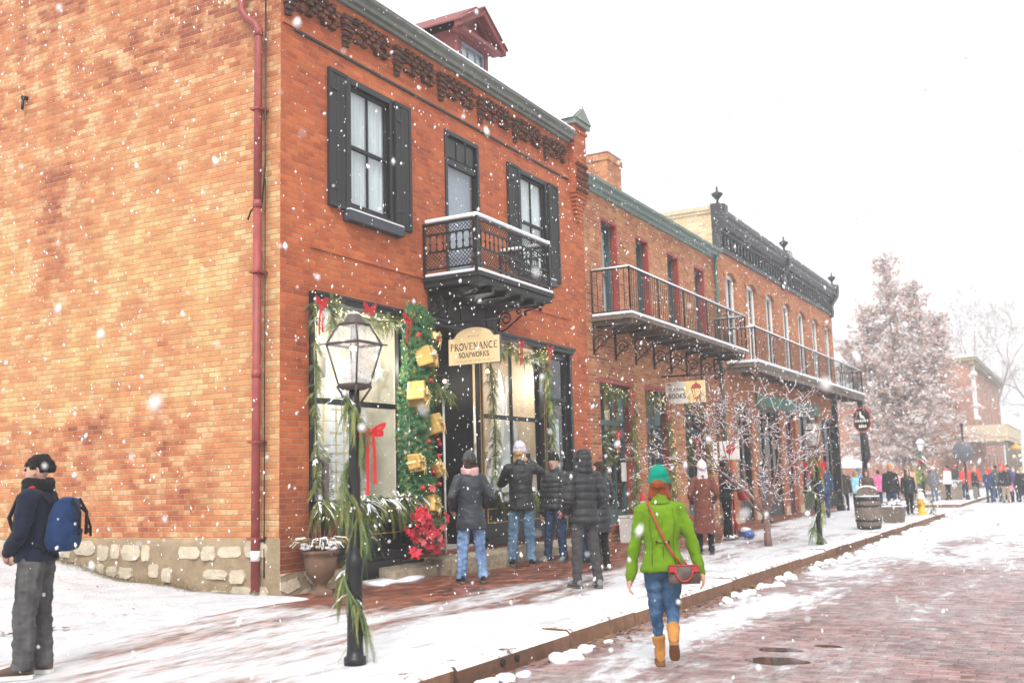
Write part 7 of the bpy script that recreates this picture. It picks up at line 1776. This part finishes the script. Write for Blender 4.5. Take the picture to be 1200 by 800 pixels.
# pair by the bookshop
person('woman in long rust brown coat and cream knit hat with silver hair, seen from behind', 17.6, 5.98, .205, 24, 1.60, 1, True, feet=((.06,0),(-.05,0)), hands=((-.20,.14,.98),(.20,.14,.98)), coat=fab('rust_coat', (.125,.042,.030)), hem=.40, flare=1.10, trouser=BLK2, shoe=SHB, hat='beanie', hat_mat=fab('cream_knit', (.60,.56,.48)), hair='long', hair_mat=HRG)
bc, J = person('person in black jacket and trousers with white trainers holding a cup, in profile', 21.3, 6.74, .235, -52, 1.66, 1, feet=((.10,-.03),(-.10,.05)), hands=((-.06,.26,1.10),(.10,.30,1.10)), elbow=((-.7,-.9,-.5),(.7,-.9,-.5)), coat=BLK, hem=.86, puff=(.11,.010), trouser=BLK2, tw=1.15, shoe=SHW, shoe_kind='shoe', skin=M['skin_dark'], hair='short', hair_mat=HRB, headyaw=6, toe=(10,12))
cp = empty('paper_cup', (21.3, 6.74, .235), 'white paper cup held by the person in black with white trainers', 'cup', None, R(-52-90)); s_ = 1.66/1.75; m = MB(); m.lathe((.03*s_, .36*s_, 1.07*s_), [(.030,0),(.040,.10),(.043,.10),(.043,.11),(.01,.115)], 14); obj('cup', m, M['white'], cp, local=True)
person('person in blue jacket and dark cap standing in the red doorway behind the small tree', 27.9, 7.75, .26, -40, 1.56, 2, coat=fab('steel_blue', (.07,.105,.17)), hem=.8, trouser=DJ2, shoe=SHB, hat='beanie', hat_mat=BLK2)
person('person in navy overalls with red collar walking beyond the second lamp post', 32.0, 7.08, .24, 20, 1.62, 2, coat=fab('navy_coverall', (.025,.05,.11)), hem=.75, trouser=fab('navy_coverall', 0), tw=1.2, shoe=SHB, scarf=fab('red_scarf', (.45,.03,.03)), hair='short', hair_mat=HRL)
# farther people on the pavement and at the corner
far_g = None
def fp(label, x, y, z, h, H, coat, tr, **kw):
    person(label, x, y, z, h, H, 3, coat=coat, trouser=tr, shoe=kw.pop('shoe', SHB), face=False, **kw)
def c(n, col): return fab('far_'+n, col)
fp('person in dark brown coat just right of the balcony post', 41.0, 8.3, 0, 200, 1.72, c('dkbrown', (.05,.035,.03)), BLK2, hair='short', hair_mat=HRD)
fp('child-size person in light blue jacket and black trousers by the post', 41.5, 7.95, 0, 60, 1.62, c('ltblue', (.22,.45,.60)), BLK2, hair='long', hair_mat=HRL)
fp('person in mid blue jacket behind the light blue jacket', 43.5, 8.2, 0, 40, 1.70, c('midblue', (.10,.25,.50)), DJ3, hat='beanie', hat_mat=c('midblue', 0))
fp('person in brown hooded coat directly behind the wooden barrel', 32.2, 5.86, .20, 200, 1.42, c('brownhood', (.085,.055,.045)), BLK2, hood=c('brownhood', 0))
fp('person in bright pink jacket far behind the barrel', 44.9, 7.7, 0, 30, 1.62, c('pink', (.62,.13,.28)), DJ3, hair='short', hair_mat=HRD)
fp('person in pale pink jacket beside the bright pink one', 45.6, 7.1, 0, 30, 1.60, c('palepink', (.62,.36,.36)), CHR, hair='long', hair_mat=HRL)
fp('man in black jacket with orange fronted hat walking toward camera', 33.9, 5.45, .185, 205, 1.58, c('blackj', (.02,.02,.022)), DJ3, feet=((.1,0),(-.1,0)), hat='beanie', hat_mat=c('orange', (.62,.20,.02)))
fp('woman in black coat with fur hood walking beside the orange hat man', 34.7, 5.06, .18, 205, 1.42, BLK, BLK2, feet=((-.1,0),(.12,0)), hood=c('fur', (.10,.06,.045)))
fp('person in salmon jacket behind the walking couple', 44.2, 6.4, 0, 30, 1.78, c('salmon', (.55,.30,.24)), CHR, hair='short', hair_mat=HRL)
fp('person in yellow safety vest standing far by the snow capped lamp', 57.5, 7.75, .125, 30, 1.66, c('hiviz', (.45,.60,.02)), DJ2, hat='beanie', hat_mat=BLK2)
fp('person in grey coat and white hat standing left of the far planter block', 51.6, 6.38, .125, 30, 1.58, c('grey', (.12,.12,.13)), DJ2, hem=.7, hat='beanie', hat_mat=c('white', (.7,.7,.7)))
fp('person in white coat and red scarf at the left of the planter block', 53.2, 5.95, .125, 60, 1.66, c('whitecoat', (.66,.65,.62)), BLK2, scarf=c('redscarf', (.55,.05,.08)), hair='short', hair_mat=HRD)
fp('person in red jacket behind the planter block', 56.6, 5.55, .125, 210, 1.60, c('redj', (.55,.06,.04)), DJ3, hair='short', hair_mat=HRD)
fp('second person in red jacket nearer the round sign post', 58.2, 5.2, .125, 210, 1.70, c('redj', 0), BLK2, hair='short', hair_mat=HRB)
fp('bald man in black jacket and plaid trousers right of planter block', 55.0, 4.95, .0, 250, 1.62, c('blackj', 0), c('plaid', (.20,.19,.15)), hands=((-.1,.25,1.0),(.1,.25,1.0)))
fp('person in navy jacket with red hood at left of the street queue', 52.4, 4.12, 0, 25, 1.56, c('navyj', (.025,.045,.10)), DJ3, hood=c('redhood', (.60,.04,.03)))
fp('man in olive grey jacket and blue jeans in the street queue', 53.5, 3.88, 0, 40, 1.72, c('olive', (.07,.08,.065)), DJ2, feet=((.05,-.05),(0,.05)), hair='short', hair_mat=HRD)
fp('person in black jacket and tan trousers in the street queue', 52.1, 3.42, 0, 15, 1.66, c('blackj', 0), c('tan', (.28,.22,.16)), tw=1.2, hat='beanie', hat_mat=c('redj', 0))
fp('person in tall red hat behind the tan trousers', 56.0, 3.8, 0, 200, 1.80, c('redj', 0), BLK2, hat='pom', hat_mat=c('redj', 0))
fp('person in purple jacket near the right edge of the queue', 53.2, 3.12, 0, 200, 1.60, c('purple', (.10,.06,.20)), BLK2, hair='short', hair_mat=HRL)
fp('small child in pink coat in front of the purple jacket', 52.6, 3.3, 0, 200, 1.1, c('kidpink', (.60,.25,.32)), DJ3, hat='pom', hat_mat=c('kidpink', 0))
fp('person in black coat with long blond hair at right edge of the picture', 52.8, 2.80, 0, 20, 1.58, c('blackj', 0), BLK2, hair='long', hair_mat=HRL)
fp('person in dark grey coat behind the queue near the porch', 60.0, 4.5, 0, 190, 1.74, c('grey', 0), BLK2, hair='short', hair_mat=HRD)
fp('person in navy coat near the porch steps', 62.0, 3.9, 0, 200, 1.72, c('navyj', 0), BLK2, hat='beanie', hat_mat=BLK2)
fp('person in cream coat near the porch steps', 63.5, 3.3, 0, 200, 1.66, c('whitecoat', 0), DJ3, hair='short', hair_mat=HRD)
fp('person in dark coat by the white market tent', 66, 8.2, .1, 200, 1.72, c('navyj', 0), BLK2, hair='short', hair_mat=HRD)
fp('person in black puffer by the white market tent', 68, 7.2, .1, 30, 1.70, BLK, BLK2, hat='beanie', hat_mat=c('redj', 0))
# ------------------------------------------------------------------ falling snow
rnd = random.Random(99)
m = MB()
def flake(p, r):
    k = [V((rnd.gauss(0,1), rnd.gauss(0,1), rnd.gauss(0,1))).normalized()*r*rnd.uniform(.7,1.2) for _ in range(1)][0]
    a = V((rnd.gauss(.12,.3), rnd.gauss(.1,.3), -1)).normalized()*r*rnd.uniform(1.0,2.2); b = a.orthogonal().normalized()*r*rnd.uniform(.5,1.0); c_ = a.cross(b).normalized()*r*rnd.uniform(.6,1.1)
    m.add([p+a, p-a, p+b, p-b, p+c_, p-c_], [(0,2,4),(2,1,4),(1,3,4),(3,0,4),(2,0,5),(1,2,5),(3,1,5),(0,3,5)], True)
NF = 37000
for _ in range(NF):
    p = V((rnd.uniform(-3, 26), rnd.uniform(-5, 8.3), rnd.uniform(.25, 10)))
    if p.x < 9.3 and rnd.random() < .5: p.y = rnd.uniform(8.3, 14)
    if (p - V((0,0,1.55))).length < .9: continue
    flake(p, rnd.choice((.0035, .0045, .0055, .0055, .007, .009, .012)))
for _ in range(9000):
    flake(V((rnd.uniform(26, 60), rnd.uniform(-6, 8.2), rnd.uniform(.3, 13))), rnd.uniform(.006, .013))
tag(obj('falling_snow', m, M['flake']), 'snowflakes falling through the air over the whole street', 'snowflakes', kind='stuff')
# ------------------------------------------------------------------ air full of snow
hz = MB(); hz.box(-20, -46, -1, 262, 74, 26)
n = NT('snow_haze'); pv = n.new('ShaderNodeVolumePrincipled'); pv.inputs['Color'].default_value = (.97,.975,.98,1); pv.inputs['Density'].default_value = HAZE; pv.inputs['Anisotropy'].default_value = .1
n.l.new(pv.outputs[0], n.out.inputs['Volume'])
if HAZE > 0: tag(obj('haze', hz, n.mat), 'pale snowy air that fades the far end of the street', 'haze', kind='stuff')
# ------------------------------------------------------------------ camera
f, pt, rl, yw = 1204.617, .135773661, -.0274856, .50528163
fh = V((math.cos(yw), math.sin(yw), 0)); rh = V((math.sin(yw), -math.cos(yw), 0)); zz = V((0,0,1))
fw = fh*math.cos(pt) + zz*math.sin(pt); up_ = -fh*math.sin(pt) + zz*math.cos(pt)
rt = rh*math.cos(rl) + up_*math.sin(rl); up2 = -rh*math.sin(rl) + up_*math.cos(rl)
cam = bpy.data.cameras.new('camera'); co = bpy.data.objects.new('camera', cam); C.objects.link(co)
co.matrix_world = Matrix(((rt.x, up2.x, -fw.x, 0), (rt.y, up2.y, -fw.y, 0), (rt.z, up2.z, -fw.z, 1.55), (0,0,0,1)))
cam.sensor_width = 36; cam.lens = f/1200*36; cam.clip_start = .05; cam.clip_end = 2000
cam.dof.use_dof = True; cam.dof.focus_distance = 12.0; cam.dof.aperture_fstop = 1.8
S.camera = co
# ------------------------------------------------------------------ overcast daylight
EL, AZ = R(48), R(205)        # soft sun seen through cloud: from behind the camera, left of the street
w = bpy.data.worlds.new('World'); S.world = w; w.use_nodes = True; nt = w.node_tree; nt.nodes.clear()
sk = nt.nodes.new('ShaderNodeTexSky'); sk.sky_type = 'NISHITA'; sk.sun_disc = False; sk.sun_elevation = EL; sk.sun_rotation = R(90)-AZ; sk.air_density = 1.0; sk.dust_density = 6; sk.ozone_density = 1
hs_ = nt.nodes.new('ShaderNodeHueSaturation'); hs_.inputs['Saturation'].default_value = .12; hs_.inputs['Value'].default_value = 1.0
mx = nt.nodes.new('ShaderNodeMix'); mx.data_type = 'RGBA'; mx.inputs[0].default_value = .6; mx.inputs[7].default_value = (9.5, 9.6, 9.8, 1)   # cloud layer evens the sky out
bg = nt.nodes.new('ShaderNodeBackground'); bg.inputs[1].default_value = SKY; ou = nt.nodes.new('ShaderNodeOutputWorld')
nt.links.new(sk.outputs[0], hs_.inputs['Color']); nt.links.new(hs_.outputs[0], mx.inputs[6]); nt.links.new(mx.outputs[2], bg.inputs[0]); nt.links.new(bg.outputs[0], ou.inputs[0])
sl = bpy.data.lights.new('sun', 'SUN'); sl.energy = SUN; sl.angle = R(14); sl.color = (1, .965, .92); so = bpy.data.objects.new('sun', sl); C.objects.link(so)
sd = V((math.cos(EL)*math.cos(AZ), math.cos(EL)*math.sin(AZ), math.sin(EL))); so.rotation_euler = sd.to_track_quat('Z', 'Y').to_euler(); so.location = (0,0,24)
S.view_settings.view_transform = 'Standard'; S.view_settings.look = 'None'; S.view_settings.gamma = 1; S.view_settings.use_curve_mapping = False; S.view_settings.exposure = EXPO
cy = S.cycles; cy.use_denoising = True; cy.max_bounces = 6; cy.diffuse_bounces = 3; cy.glossy_bounces = 2; cy.transparent_max_bounces = 12; cy.volume_bounces = 0; cy.caustics_reflective = False; cy.caustics_refractive = False; cy.sample_clamp_indirect = 6
cy.use_adaptive_sampling = True; cy.adaptive_threshold = .02
